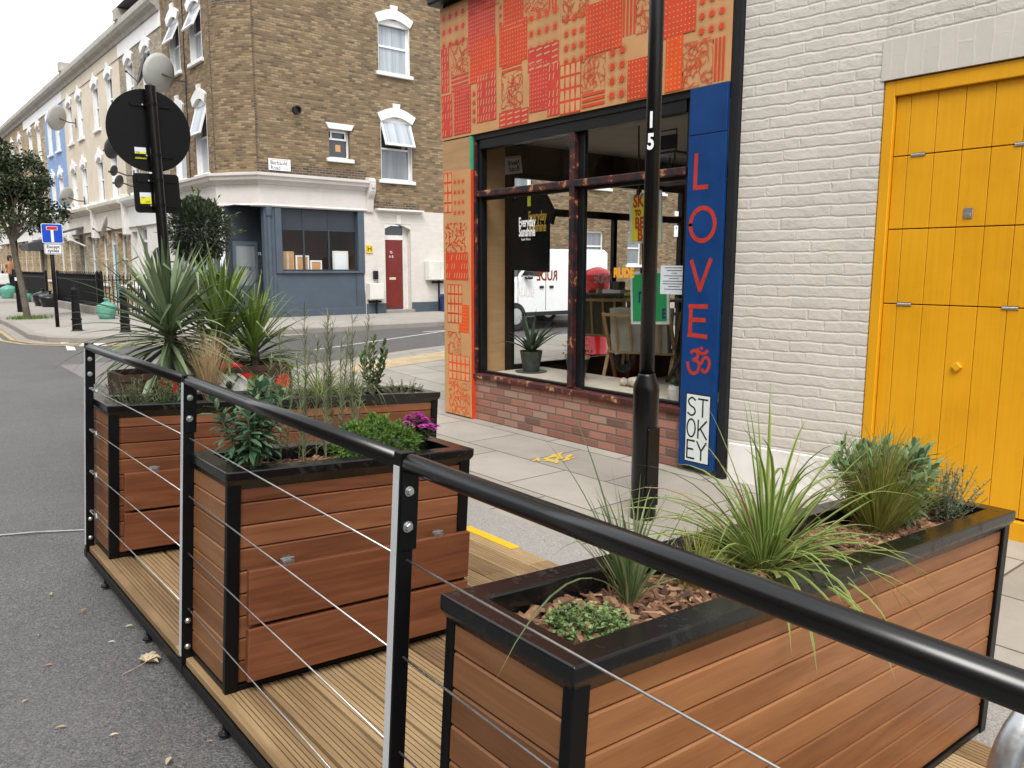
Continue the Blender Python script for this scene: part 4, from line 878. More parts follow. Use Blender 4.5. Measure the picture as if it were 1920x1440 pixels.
def shop():
    t=thing('corner_shop','single storey corner shop front with big scraped timber window over a low red brick wall','shop',(0,0,0))
    # low brick wall
    mb=MB(); mb.box((5.17,4.04,-.1),(5.4,6.9,.455)); mb.build('brick_stallriser',MAT['red_brick'],t)
    # pillars, side walls, roof block, upper wall
    mb=MB(); mb.box((5.135,6.9,-.1),(5.6,7.41,3.0)); mb.build('corner_pillar',MAT['ply'],t)
    mb=MB(); mb.box((5.125,6.872,-.05),(5.2,6.899,2.66)); mb.build('pillar_edge',MAT['print_orange'],t)
    mb=MB(); mb.box((5.125,6.87,2.661),(5.2,6.899,3.0)); mb.build('green_edge',MAT['green_tape'],t)
    mb=MB(); mb.box((5.155,3.7,3.0),(5.6,7.41,4.4)); mb.box((5.6,3.64,3.2),(10,7.41,4.4)); mb.build('upper_wall',MAT['brown_int'],t)
    mb=MB(); mb.box((5.0,3.6,4.4),(10,7.5,4.5)); mb.box((4.94,3.6,4.5),(10,7.56,4.62)); mb.build('cornice',MAT['frame_black'],t,bevel=.02)
    mb=MB(); mb.box((5.25,3.66,4.62),(10,7.3,7.5)); mb.build('upper_storey',MAT['stone_white'],t)
    # side wall to the side road, with window opening x 6.33..9.3 z .62..2.78
    mb=MB(); Y0,Y1=7.36,7.41
    mb.box((5.6,Y0,-.1),(6.08,Y1,3.2)); mb.box((9.3,Y0,-.1),(10,Y1,3.2)); mb.box((6.08,Y0,-.1),(9.3,Y1,.42)); mb.box((6.08,Y0,2.76),(9.3,Y1,3.2)); mb.build('side_wall',MAT['brown_int'],t)
    mb=MB(); mb.box((5.605,7.33,.5),(5.9,7.358,3.0)); mb.build('chipboard_lining',MAT['osb'],t)
    mb=MB(); mb.box((9.9,3.7,-.1),(10,7.36,3.2)); mb.build('rear_wall',MAT['brown_int'],t)
    mb=MB(); mb.box((5.4,3.64,-.1),(9.9,3.72,3.2)); mb.build('party_wall',MAT['ceiling_int'],t)
    mb=MB(); mb.box((5.3,3.72,3.08),(9.9,7.36,3.2)); mb.build('ceiling',MAT['ceiling_int'],t)
    mb=MB(); mb.box((5.4,3.72,-.1),(9.9,7.36,.1)); mb.build('floor',MAT['floor_int'],t)
    mb=MB(); mb.box((5.25,4.05,.44),(6.15,6.88,.5)); mb.box((6.1,4.05,.1),(6.15,6.88,.44)); mb.build('display_ledge',MAT['ledge_cream'],t)
    l=MB(); l.lathe([(.07,3.07),(.07,3.08),(.05,3.078)],20,(7.3,5.6,0)); l.build('downlight',MAT['frame_black'],t)
    # front window: frame, mullion, transom, sill, panes
    w_=MB(); x0,x1=5.19,5.27
    w_.box((x0,6.79,.5),(x1,6.872,2.99)); w_.box((x0,4.05,.5),(x1,4.12,2.99)); w_.box((x0-.02,4.12,2.86),(x1,6.79,2.99)); w_.box((x0-.035,4.05,2.955),(x0-.02,6.87,3.005))
    w_.box((x0+.03,5.29,.52),(x1,5.37,2.86)); w_.box((x0+.04,4.12,2.345),(x1,5.29,2.375)); w_.box((x0+.04,5.43,2.345),(x1,6.79,2.375))
    w_.box((x0+.03,4.12,.515),(x1,5.29,.54)); w_.box((x0+.03,5.43,.515),(x1,6.79,.54))
    wf=w_.build('window_frame',MAT['frame_black'],t,bevel=.004)
    a=MB(); a.box((5.165,5.371,.522),(x1-.01,5.432,2.858)); a.build('mullion',MAT['flaky_frame'],wf,bevel=.006,seg=2)
    a=MB(); a.box((5.16,4.1,2.376),(x1-.015,5.37,2.44)); a.box((5.16,5.433,2.376),(x1-.015,6.845,2.44)); a.build('transom',MAT['flaky_frame'],wf,bevel=.008,seg=2)
    a=MB(); a.box((5.135,4.04,.457),(5.26,6.9,.512)); a.build('sill',MAT['flaky_sill'],wf,bevel=.012,seg=3)
    a=MB(); a.box((5.15,6.845,.52),(5.19,6.871,2.99)); a.build('scraped_edge',MAT['flaky_frame'],wf,bevel=.004)
    for (ya,yb) in ((4.12,5.29),(5.433,6.79)):
        for (za,zb) in ((.541,2.344),(2.442,2.859)):
            p=MB(); p.box((5.238,ya,za),(5.243,yb,zb)); p.build('pane',MAT['glass'],wf)
    # side road window
    s_=MB()
    for (xa,xb,za,zb) in ((6.08,6.13,.42,2.76),(9.23,9.3,.42,2.76),(6.13,9.23,.42,.48),(6.13,9.23,2.69,2.76),(6.13,9.23,2.27,2.36)): s_.box((xa,7.37,za),(xb,7.43,zb))
    s_.box((7.84,7.37,.48),(7.9,7.43,2.27))
    sf=s_.build('side_window_frame',MAT['frame_black'],t)
    for xa,xb in ((6.13,7.84),(7.9,9.23)):
        p=MB(); p.box((xa,7.398,.48),(xb,7.402,2.27)); p.build('pane',MAT['glass_side'],sf)
    p=MB(); p.box((6.13,7.398,2.36),(9.23,7.402,2.69)); p.build('pane',MAT['glass_side'],sf)
    # lettering stuck on the glass
    xg=5.2365
    text('Everyday',.13,MAT['white_ink'],wf,'glass_lettering',(xg,6.105,2.09),FX,.0004,.003,sx=.54)
    text('Sunshine',.13,MAT['white_ink'],wf,'glass_lettering',(xg,6.105,1.995),FX,.0004,.003,sx=.54)
    text('Scan Here',.034,MAT['white_ink'],wf,'glass_lettering',(xg,6.12,1.925),FX,.0004)
    text('Opening Hours',.03,MAT['white_ink'],wf,'glass_lettering',(xg,6.09,1.56),FX,.0004)
    text('RUDE',.125,MAT['white_ink'],wf,'glass_lettering',(xg,6.125,1.39),FX,.0004,.004,sx=.8)
    text('RUDE',.11,MAT['orange_front_ink'],wf,'glass_lettering',(xg,4.80,1.6),FX,.0004,.006,sx=.85)
    # the same shop name on the side window, read from behind
    text('RUDE',.17,MAT['orange_glass_ink'],sf,'glass_lettering',(6.68,7.396,1.54),FY,.0004,.005,sx=.8,mirror=True)
    text('RUDE',.17,MAT['grey_ink'],sf,'glass_lettering',(7.68,7.396,1.5),FY,.0004,.005,sx=.8,mirror=True)
    return t
shop()
# blue LOVE board and the dark strip beside it
def love():
    t=thing('love_board','tall blue board lettered LOVE in red above a white STOKEY panel','sign',(0,0,0)); x=5.12
    b=MB(); b.box((x,3.7,.055),(x+.03,4.045,2.655)); b.box((x+.001,3.7,2.66),(x+.03,4.045,3.008)); b.build('blue_board',MAT['love_blue'],t,bevel=.002)
    fn=fS(x)
    def letter(strokes,w,mat=MAT['love_red'],nm='lettering'):
        mb=MB()
        for k,p in enumerate(strokes): ribbon(mb,p,w,fn,.0012+k*.0003)
        mb.build(nm,mat,t,recalc=False)
    w=.034
    letter([[(3.965,2.51),(3.968,2.26)],[(3.975,2.262),(3.855,2.262)]],w)
    letter([[(3.885+.115*math.cos(k*.2618),1.98+.125*math.sin(k*.2618)) for k in range(25)]],w)
    letter([[(3.975,1.70),(3.888,1.475)],[(3.888,1.475),(3.795,1.71)]],w)
    letter([[(3.965,1.35),(3.968,1.115)],[(3.98,1.345),(3.815,1.35)],[(3.97,1.24),(3.83,1.243)],[(3.98,1.12),(3.81,1.115)]],w)
    oy,oz,s_=3.985,.80,.215
    def om(pts): return smooth_path([(oy-p*s_,oz+q*s_) for p,q in pts],6)
    letter([om([(.17,.84),(.3,.92),(.45,.86),(.47,.72),(.38,.62),(.27,.58)]),om([(.3,.58),(.48,.52),(.55,.34),(.45,.13),(.26,.07),(.1,.2),(.02,.45)]),om([(.52,.48),(.64,.48),(.74,.66),(.9,.7),(1.0,.54),(.94,.28),(.8,.16),(.68,.24)]),om([(.45,.98),(.55,.87),(.72,.84),(.9,.95)])],[.03]*40 if False else .026)
    mb=MB(); q=.018; cy_,cz_=oy-.64*s_,oz+1.03*s_; mb.poly([fn(cy_-q,cz_,.003),fn(cy_,cz_-q,.003),fn(cy_+q,cz_,.003),fn(cy_,cz_+q,.003)]); mb.build('lettering',MAT['love_red'],t,recalc=False)
    wb=MB(); wb.poly([fn(3.985,.09,.0012),fn(3.74,.09,.0012),fn(3.74,.655,.0012),fn(3.985,.655,.0012)]); wb.build('panel_border',MAT['ink_black'],t,recalc=False)
    wb=MB(); wb.poly([fn(3.975,.1,.0018),fn(3.75,.1,.0018),fn(3.75,.645,.0018),fn(3.975,.645,.0018)]); wb.build('white_panel',MAT['board_white'],t,recalc=False)
    def L(pts,k): return [(3.97-.105*k-p*.095,q) for p,q in pts]
    ink=[]
    def row(z0,h,k,strokes):
        for s in strokes: ink.append(L([(p,z0+q*h) for p,q in s],k))
    row(.475,.145,0,[[(p.x,p.y) for p in smooth_path([(.85,.88),(.5,1.0),(.15,.82),(.3,.58),(.75,.42),(.85,.18),(.5,.0),(.1,.12)],5)]])
    row(.475,.145,1,[[(.05,.97),(1.0,.97)],[(.52,.97),(.52,0)]])
    row(.3,.145,0,[[(.5+.42*math.cos(k*.3142),.5+.5*math.sin(k*.3142)) for k in range(21)]])
    row(.3,.145,1,[[(.12,1),(.12,0)],[(.95,1),(.15,.42)],[(.35,.55),(1,0)]])
    row(.125,.145,0,[[(.15,1),(.15,0)],[(.15,1),(.9,1)],[(.15,.52),(.75,.52)],[(.15,0),(.9,0)]])
    row(.125,.145,1,[[(.05,1),(.5,.5)],[(1,1),(.5,.5)],[(.5,.5),(.5,0)]])
    mb=MB()
    for k,p in enumerate(ink): ribbon(mb,p,.014,fn,.0024+k*.0001)
    mb.build('lettering',MAT['ink_black'],t,recalc=False)
love()
tag(MB.build((lambda m:(m.box((5.15,3.625,-.05),(5.25,3.695,4.395)),m)[1])(MB()),'dark_post',MAT['grey_strip']),'dark grey vertical strip between the blue board and the white painted brick wall','post')
# ------------------------------------------------------------------ things in the shop window
def window_things():
    # black t-shirt
    t=thing('hanging_tshirt','black T-shirt hung flat inside the left pane of the shop window','t-shirt',(5.55,6.42,0))
    mb=MB(); prof=[(-.33,1.62),(.27,1.6),(.27,2.12),(.33,2.08),(.375,2.2),(.22,2.4),(.09,2.44),(.0,2.4),(-.09,2.44),(-.22,2.4),(-.375,2.2),(-.33,2.08)]
    mb.prism([(-a,b) for a,b in prof],lambda a,b,d:(d+.01*math.sin(a*17),a,b),0,.03); mb.build('shirt_body',MAT['black_cloth'],t)
    text('Everyday',.14,MAT['gold_ink'],t,'shirt_print',(-.015,-.13,2.17),FX,.001,.003,sx=.56); text('Sunshine',.14,MAT['gold_ink'],t,'shirt_print',(-.015,-.13,2.06),FX,.001,.003,sx=.56)
    mb=MB(); mb.box((-.012,-.02,2.28),(-.008,.03,2.4)); mb.build('neck_label',MAT['lime_ink'],t)
    mb=MB(); mb.tube([(.015,0,2.42),(.015,0,2.7),(.015,0,3.07)],.003,6); mb.build('hanger',MAT['frame_black'],t)
    def poster(label,y0,y1,z0,z1,mat,lines,ink,x=5.66,tilt=0):
        t=thing('hanging_poster',label,'poster',(x,(y0+y1)/2,z0)); hw=(y1-y0)/2; h=z1-z0
        t.rotation_euler=(tilt,0,0)
        mb=MB(); mb.box((0,-hw,0),(.012,hw,h)); mb.build('frame',MAT['poster_frame'],t); mb=MB(); mb.box((-.003,-hw+.028,.028),(0,hw-.028,h-.028)); mb.build('sheet',MAT[mat],t)
        for (s,sz,dy,dz) in lines: text(s,sz,MAT[ink],t,'lettering',(-.0045,hw-.05-dy,h*dz),FX,.0005,.006,'LEFT',sx=.72)
        mb=MB(); mb.box((-.008,-.0-hw*.0+.06,h-.02),(.02,.1,h+.03)); mb.build('clip',MAT['frame_black'],t)
        mb=MB(); mb.tube([(.006,.08,h+.02),(.006,.08,h+.6)],.008,6); mb.build('strap',MAT['frame_black'],t)
    poster('yellow poster with red block capitals hung in the shop window beside the lamp post',4.74,5.12,1.87,2.33,'poster_yellow',[('SK',.155,0,.83),('TO',.07,.02,.605),('BE',.14,.02,.40),('B',.155,.05,.165)],'poster_red',5.66,R(-2))
    poster('green poster with navy block capitals hung below the yellow one',4.62,5.08,1.13,1.62,'poster_green',[('I',.15,.2,.82),('IT',.14,.05,.5),('H',.15,.09,.19),('E',.12,.33,.19)],'navy_ink',5.66,R(-3))
    t=thing('paper_notice','white typed notice taped inside the right pane','notice',(5.25,4.25,1.55)); mb=MB(); mb.box((0,-.145,-.12),(.002,.145,.115)); mb.build('sheet',MAT['paper'],t); mb=MB(); r_=random.Random(2)
    for k in range(9):
        hw=(.1,.08,.03,.11,.05,.12,.12,.06,.1)[k]; z=.095-k*.022; mb.box((-.0012,-hw,z),(-.0004,hw,z+.005))
    mb.build('typed_lines',MAT['navy_ink'],t)
    t=thing('reflected_name_plate','small white plate standing in for a street name sign reflected in the shop window, its words reversed','sign',(6.04,7.325,2.82)); t.rotation_euler=(0,R(-9),0)  # plate added in place of a street sign's reflection in the glass
    mb=MB(); mb.box((-.16,0,-.1),(.16,.006,.1)); mb.build('plate',MAT['sign_white'],t); text('Nevill\nRoad',.085,MAT['ink_black'],t,'lettering',(.04,-.001,-.012),FY,.0006,.001,sx=.9,mirror=True,line=.8); text('LONDON BOROUGH OF HACKNEY',.018,MAT['sign_red'],t,'lettering',(0,-.001,.082),FY,.0006,mirror=True)
    # aloe
    t=thing('potted_aloe','spiky aloe in a mottled dark pot on the window ledge','potted plant',(5.75,6.62,.5)); mb=MB(); mb.lathe([(.085,0),(.09,.01),(.125,.23),(.13,.235),(.12,.235),(.11,.2)],28); mb.build('pot',MAT['pot_dark'],t,smooth=False); mb=MB(); mb.lathe([(.17,-.0),(.18,.008),(.16,.009)],28,(0,0,0)); mb.build('saucer',MAT['pot_dark'],t); mb=MB(); r_=random.Random(4)
    for k in range(24):
        a=k*2.4; e=R(30+55*r_.random()); mb.blade((math.cos(a)*.02,math.sin(a)*.02,.22),(math.cos(a)*math.cos(e),math.sin(a)*math.cos(e),math.sin(e)),.3+.22*r_.random(),.038,.3+.9*r_.random(),8,r_.random(),.35,wb=.9)
    mb.build('leaf_blades',MAT['aloe'],t,recalc=False)
    t=thing('trailing_pot_plant','trailing succulent in a black pot with a tan rim behind the window mullion','potted plant',(5.72,5.86,.5)); mb=MB(); mb.lathe([(.08,0),(.12,.22),(.12,.23)],24); mb.build('pot',MAT['pot_black'],t); mb=MB(); mb.lathe([(.118,.215),(.13,.22),(.13,.25),(.115,.25)],24); mb.build('rim',MAT['easel_wood'],t); mb=MB()
    for k in range(190):
        d=rdir(r_,-10,80); mb.leaf(d*.17*r_.random()+Vector((0,0,.27)),rdir(r_,-40,50),(0,0,1),.04,.02,r_.random())
    mb.build('foliage',MAT['dark_leaf'],t,recalc=False)
    t=thing('ribbed_pot_plant','small succulent in a white ribbed pot at the right end of the window ledge','potted plant',(5.5,4.38,.5)); mb=MB(); n=48; 
    prof=[(.06,0),(.075,.05),(.078,.1),(.07,.13),(.06,.128)]; mb.lathe(prof,n); mb.v=[(x*(1+.03*math.cos(12*math.atan2(y,x))),y*(1+.03*math.cos(12*math.atan2(y,x))),z) for x,y,z in mb.v]; mb.build('pot',MAT['pot_white'],t); mb=MB()
    for k in range(60): d=rdir(r_,20,85); mb.leaf(Vector((d.x*.04,d.y*.04,.12)),d,(0,0,1),.07,.014,r_.random())
    mb.build('foliage',MAT['dark_leaf'],t,recalc=False)
    mb=MB(); r2=random.Random(9)
    for c,rr in (((0,.05,.04),.05),((0,-.08,.055),.06),((.03,-.02,.035),.045)):
        n=10; ring=[]
        for i in range(5):
            ph=-1.3+i*.65; row=[]
            for j in range(n):
                a=j*6.283/n; q=rr*(.85+.3*r2.random()); row.append(mb.vert((c[0]+q*math.cos(ph)*math.cos(a),c[1]+q*math.cos(ph)*math.sin(a)*1.2,c[2]+q*math.sin(ph)*.8)))
            ring.append(row)
        for i in range(4):
            for j in range(n): mb.face((ring[i][j],ring[i][(j+1)%n],ring[i+1][(j+1)%n],ring[i+1][j]))
        mb.face(ring[0][::-1]); mb.face(ring[4])
    o=mb.build('pale_stone',MAT['stone_pale'],None,smooth=True,loc=(5.75,5.18,.503)); tag(o,'lumpy pale stone and shell lying on the window ledge','stone')
    # print browser racks
    def rack(label,x,y,w,z0,mat,rotz=0):
        t=thing('print_rack',label,'rack',(x,y,z0),(0,0,rotz)); mb=MB(); h=.75
        for s in (-1,1):
            for q in (-1,1): mb.bar((q*.22,s*w/2,0),(-q*.24,s*w/2,h),.035,.022)
        for q in (-1,1):
            mb.bar((q*.23,-w/2,h-.02),(q*.23,w/2,h-.02),.03,.03); mb.bar((q*.08,-w/2,.32),(q*.08,w/2,.32),.03,.02)
            for k in range(4): yy=-w/2+w*(k+.8)/4.6; mb.bar((q*.07,yy,.3),(q*.235,yy,h),.024,.014)
        mb.build('rack_frame',MAT['easel_wood'],t); mb=MB()
        for k in range(5): q=-.12+k*.055; mb.obox((q,0,.55),(1,0,.2*(1 if k<3 else -1)),(0,1,0),(-.2*(1 if k<3 else -1),0,1),.008,w/2-.05,.25,.2+.15*k)
        mb.build('print_stack',MAT[mat],t)
    rack('wooden print rack with pale backed boards near the lamp post',6.55,5.72,.72,.42,'canvas_grey',R(25)); rack('wooden print rack stacked with dark olive boards behind the mullion',6.75,6.55,.62,.55,'olive_board',R(35))
    # high table with things on it
    t=thing('high_table','narrow high table with dark legs inside the shop','table',(7.35,6.6,.1)); mb=MB(); mb.box((-.28,-.62,1.15),(.28,.62,1.18)); mb.build('table_top',MAT['ledge_cream'],t); mb=MB(); mb.box((-.03,-.03,.02),(.03,.03,1.15)); mb.box((-.25,-.25,0),(.25,.25,.02)); mb.build('pedestal',MAT['frame_black'],t)
    t=thing('storage_box','white plastic open box holding dark cards on the high table','box',(7.25,6.75,1.28)); mb=MB(); 
    for a,b in (((-.1,-.15,0),(.1,.15,.01)),((-.1,-.15,.01),(-.09,.15,.1)),((.09,-.15,.01),(.1,.15,.1)),((-.09,-.15,.01),(.09,-.14,.1)),((-.09,.14,.01),(.09,.15,.1))): mb.box(a,b)
    mb.build('box_body',MAT['paper'],t); mb=MB(); mb.box((-.06,-.08,.015),(.06,.02,.2)); mb.build('cards',MAT['olive_board'],t)
    t=thing('pencil_pot','brown wooden pot of pencils beside the white box','pot',(7.2,6.98,1.28)); mb=MB(); mb.lathe([(.05,0),(.05,.11),(.045,.11)],16); mb.build('pot',MAT['easel_wood'],t); mb=MB()
    for k in range(9): a=k*.7; mb.tube([(.02*math.cos(a),.02*math.sin(a),.05),(.045*math.cos(a),.045*math.sin(a),.17)],.004,5)
    mb.build('pencil',MAT['terracotta'],t)
    for k,(m_,lab) in enumerate((('poster_yellow','yellow covered book topmost of the pile on the high table'),('navy_ink','dark blue book lying under the yellow one'))):
        mb=MB(); mb.box((7.15,6.2,1.316-.036*k),(7.4,6.55,1.348-.036*k)); o=mb.build('book',MAT[m_],None,bevel=.002); tag(o,lab,'book')
    t=thing('dark_board_stack','black slatted crate standing at the right of the shop interior','crate',(7.2,4.95,.1)); mb=MB()
    for k in range(6): mb.box((-.25,-.4,.45+k*.1),(.25,.4,.535+k*.1))
    for q in (-.22,.18): mb.box((q,-.38,0),(q+.04,-.34,1.03)); mb.box((q,.34,0),(q+.04,.38,1.03))
    mb.build('crate_body',MAT['olive_board'],t)
    t=thing('leaning_plank','dark timber leg leaning at the right end inside the window','plank',(6.2,4.65,.5)); mb=MB(); mb.bar((0,.12,0),(.15,-.2,.75),.09,.03); mb.bar((.1,.5,0),(.2,.2,.6),.05,.03); mb.build('timber',MAT['dark_wood'],t)
    # black chair standing high on a shelf
    t=thing('hung_chair','black cafe chair hung high near the ceiling of the shop','chair',(5.75,4.72,2.44)); mb=MB(); mb.box((-.12,-.13,.2),(.12,.13,.22)); mb.build('seat',MAT['frame_black'],t); mb=MB(); mb.box((-.1,-.125,.24),(-.085,.125,.36)); mb.tube([(-.1,-.12,.22),(-.1,-.125,.4),(-.1,.125,.4),(-.1,.12,.22)],.008,6); mb.build('backrest',MAT['frame_black'],t)
    for sx in (-1,1):
        for sy in (-1,1): mb=MB(); mb.tube([(sx*.1,sy*.11,.2),(sx*.12,sy*.125,-.02)],.008,6); mb.build('leg',MAT['frame_black'],t)
    mb=MB(); mb.box((-.15,-.6,-.05),(.15,.18,-.02)); o=mb.build('high_shelf',MAT['dark_wood'],None,loc=(5.75,4.72,2.44)); tag(o,'dark wall shelf under the hung black chair','shelf')
window_things()
# ------------------------------------------------------------------ white painted building with yellow doors
def white_building():
    t=thing('white_brick_building','white painted rough brick wall right of the shop','building',(0,0,0)); X=5.335
    mb=MB(); 
    wall_pts=[(-3,-.05),(.72,-.05),(.72,3.11),(2.639,3.11),(2.639,9),(-3,9)]; mb.prism(wall_pts,lambda a,b,d:(X+d,a,b),0,.4); mb.build('wall',MAT['white_brick'],t)
    def Xs(y): return X-.148*(y-2.64)
    mb=MB(); mb.prism([(2.64,-.05),(3.62,-.05),(3.62,9),(2.64,9)],lambda a,b,d:(Xs(a)+d,a,b),0,.15); mb.build('wall',MAT['white_brick'],t)
    mb=MB(); i=len(mb.v); mb.box((X-.008,.70,2.86),(X+.3,2.655,3.109)); mb.uv=[((0,0),(.25,0),(.25,1.95),(0,1.95))]*6; mb.uv=[None]*6
    # soldier course: bricks on end
    mb.uv[5]=((2.86,.70),(2.86,2.655),(3.109,2.655),(3.109,.70)); mb.f[5]=(i+0,i+3,i+7,i+4); mb.uv[5]=((.0,.70),(.0,2.655),(.249,2.655),(.249,.70)); mb.build('lintel',MAT['lintel_brick'],t,recalc=False)
    mb=MB(); mb.prism([(2.66,-.05),(3.61,-.05),(3.61,.3),(2.66,.3)],lambda a,b,d:(Xs(a)-d,a,b),.001,.018); mb.build('plinth',MAT['stone_white'],t,bevel=.01)
    mb=MB(); mb.box((X+.13,-3,0),(X+.4,.72,.1)); 
white_building()
def yellow_door():
    t=thing('yellow_doors','bright yellow boarded shutter doors set in the white wall','door',(0,0,0)); X=5.345
    f=MB(); f.box((X,2.565,-.02),(X+.09,2.634,2.852)); f.box((X,.73,-.02),(X+.09,.80,2.852)); f.box((X,.80,2.755),(X+.09,2.565,2.852)); f.build('door_frame',MAT['yellow_paint'],t,bevel=.004)
    rows=[(.135,1.41,'lower_leaf'),(1.417,1.9,'middle_flap'),(1.907,2.37,'upper_flap'),(2.377,2.753,'top_leaf')]; bw=.1655
    for z0,z1,nm in rows:
        mb=MB(); y=2.562; k=0
        first=True
        while y>.81:
            y2=max(.803,y-(.092 if first else bw)); first=False; mb.box((X+.03,y2+.0016,z0),(X+.06,y-.0016,z1),prnd.random()); y=y2
        mb.box((X+.04,.803,z0+.001),(X+.058,2.562,z1-.001)); mb.build(nm,MAT['yellow_paint'],t,bevel=.0025)
    mb=MB(); mb.box((X+.062,.7,-.05),(X+.085,2.66,2.9)); mb.build('backing',MAT['dark_wood'],t)  # added board, stops light leaking through the gaps between the leaves
    mb=MB(); mb.box((X+.002,.803,-.02),(X+.06,2.562,.12)); mb.build('kick_board',MAT['yellow_paint'],t,bevel=.006)
    for (y,z) in ((2.40,2.373),(1.80,2.373),(2.42,1.413),(1.79,1.413)):
        mb=MB(); mb.tube([(X+.027,y-.045,z),(X+.027,y+.045,z)],.007,10); mb.box((X+.026,y-.045,z-.012),(X+.0295,y+.045,z+.012)); mb.build('hinge',MAT['silver_metal'],t)
    mb=MB(); mb.box((X+.024,2.045,1.955),(X+.0295,2.097,2.02)); mb.box((X+.02,2.055,1.965),(X+.024,2.087,1.985)); mb.build('lock_plate',MAT['galvanised'],t,bevel=.001)
    mb=MB(); s_=.034; mb.obox((X+.022,2.06,1.03),(1,0,0),(0,1,1),(0,-1,1),.014,.024,.024); mb.build('knob',MAT['yellow_paint'],t,bevel=.005)
yellow_door()
# ------------------------------------------------------------------ lamp post
def lamp_post():
    t=thing('lamp_post','tall black lamp column numbered 15 standing on the pavement before the shop window','lamp post',(3.935,3.385,0))
    mb=MB(); mb.lathe([(.084,-.05),(.084,.84),(.086,.86),(.08,.9),(.058,.955),(.056,.97)],32); bo=mb.build('base',MAT['black_gloss'],t,smooth=False,bevel=.0)
    for p in bo.data.polygons: p.use_smooth=len(p.vertices)==4
    mb=MB(); mb.lathe([(.0475,.97),(.0465,3.0),(.043,6.2)],32); so_=mb.build('shaft',MAT['black_gloss'],t)
    for p in so_.data.polygons: p.use_smooth=len(p.vertices)==4
    mb=MB(); a0=R(235)
    for i in range(5):
        pass
    c,s_=math.cos(R(262)),math.sin(R(262)); mb.obox((c*.083,s_*.083,.36),(c,s_,0),(-s_,c,0),(0,0,1),.006,.05,.26); mb.build('access_door',MAT['black_gloss'],t,bevel=.004)
    mb=MB(); mb.tube([(0,0,6.2),(0,0,6.5),(-.3,0,6.8),(-1.0,0,6.9)],.03,10); mb.lathe([(.02,6.84),(.12,6.82),(.12,6.88),(.05,6.95)],16,(-1.05,0,0)); mb.build('lantern',MAT['black_gloss'],t)
    # number 15, facing the road
    for ch,z in (('1',2.545),('5',2.415)):
        th=R(203); r=.0475; x,y=r*math.cos(th),r*math.sin(th)
        text(ch,.13,MAT['sign_white'],t,'number',(x*1.01,y*1.01,z+.0),(R(90),0,th+R(90)),.0008,.005,sx=.7)
lamp_post()
def cycle_hoop():
    t=thing('cycle_hoop','galvanised steel cycle hoop at the near end of the deck','cycle stand',(1.40,.415,.09)); mb=MB(); r=.16; h=.87; L=.62; pts=[(0,0,0),(0,0,h-r)]
    for k in range(1,9): a=R(180-k*90/8); pts.append((r+r*math.cos(a),0,h-r+r*math.sin(a)))
    for k in range(0,9): a=R(90-k*90/8); pts.append((L-r+r*math.cos(a),0,h-r+r*math.sin(a)))
    pts.append((L,0,0)); mb.tube(pts,.0235,20); mb.build('hoop_tube',MAT['galvanised'],t,smooth=True); mb=MB(); mb.lathe([(.06,0),(.06,.008),(.025,.009)],20); mb.lathe([(.06,0),(.06,.008),(.025,.009)],20,(L,0,0)); mb.build('base_plate',MAT['galvanised'],t); t.rotation_euler=(0,0,R(-25))
cycle_hoop()
# ------------------------------------------------------------------ far side: corner building, terrace, street things
GZ=.33
def fA(Y): return lambda u,d,z:(u,Y-d,z)      # facade facing -Y
def fB(X): return lambda u,d,z:(X-d,u,z)      # facade facing -X
def wall(mb,fn,u0,u1,z0,z1,ops,depth=.22,tone=.5):
    us=sorted(set([u0,u1]+[v for o in ops for v in o[:2] if u0<v<u1])); zs=sorted(set([z0,z1]+[v for o in ops for v in o[2:4] if z0<v<z1]))
    for a,b in zip(us,us[1:]):
        for c,d in zip(zs,zs[1:]):
            m=((a+b)/2,(c+d)/2)
            if any(o[0]<m[0]<o[1] and o[2]<m[1]<o[3] for o in ops): continue
            mb.poly([fn(a,0,c),fn(b,0,c),fn(b,0,d),fn(a,0,d)],tone)
    for o in ops:
        a,b,c,d=o[:4]
        for p,q in (((a,c),(b,c)),((b,c),(b,d)),((b,d),(a,d)),((a,d),(a,c))): mb.poly([fn(p[0],0,p[1]),fn(q[0],0,q[1]),fn(q[0],-depth,q[1]),fn(p[0],-depth,p[1])],tone)
def fbox(mb,fn,u0,u1,d0,d1,z0,z1,tone=.5):
    i=len(mb.v); mb.v+=[fn(u,d,z) for z in (z0,z1) for u,d in ((u0,d0),(u1,d0),(u1,d1),(u0,d1))]
    for f in ((0,3,2,1),(4,5,6,7),(0,1,5,4),(1,2,6,5),(2,3,7,6),(3,0,4,7)): mb.face([i+k for k in f],tone)
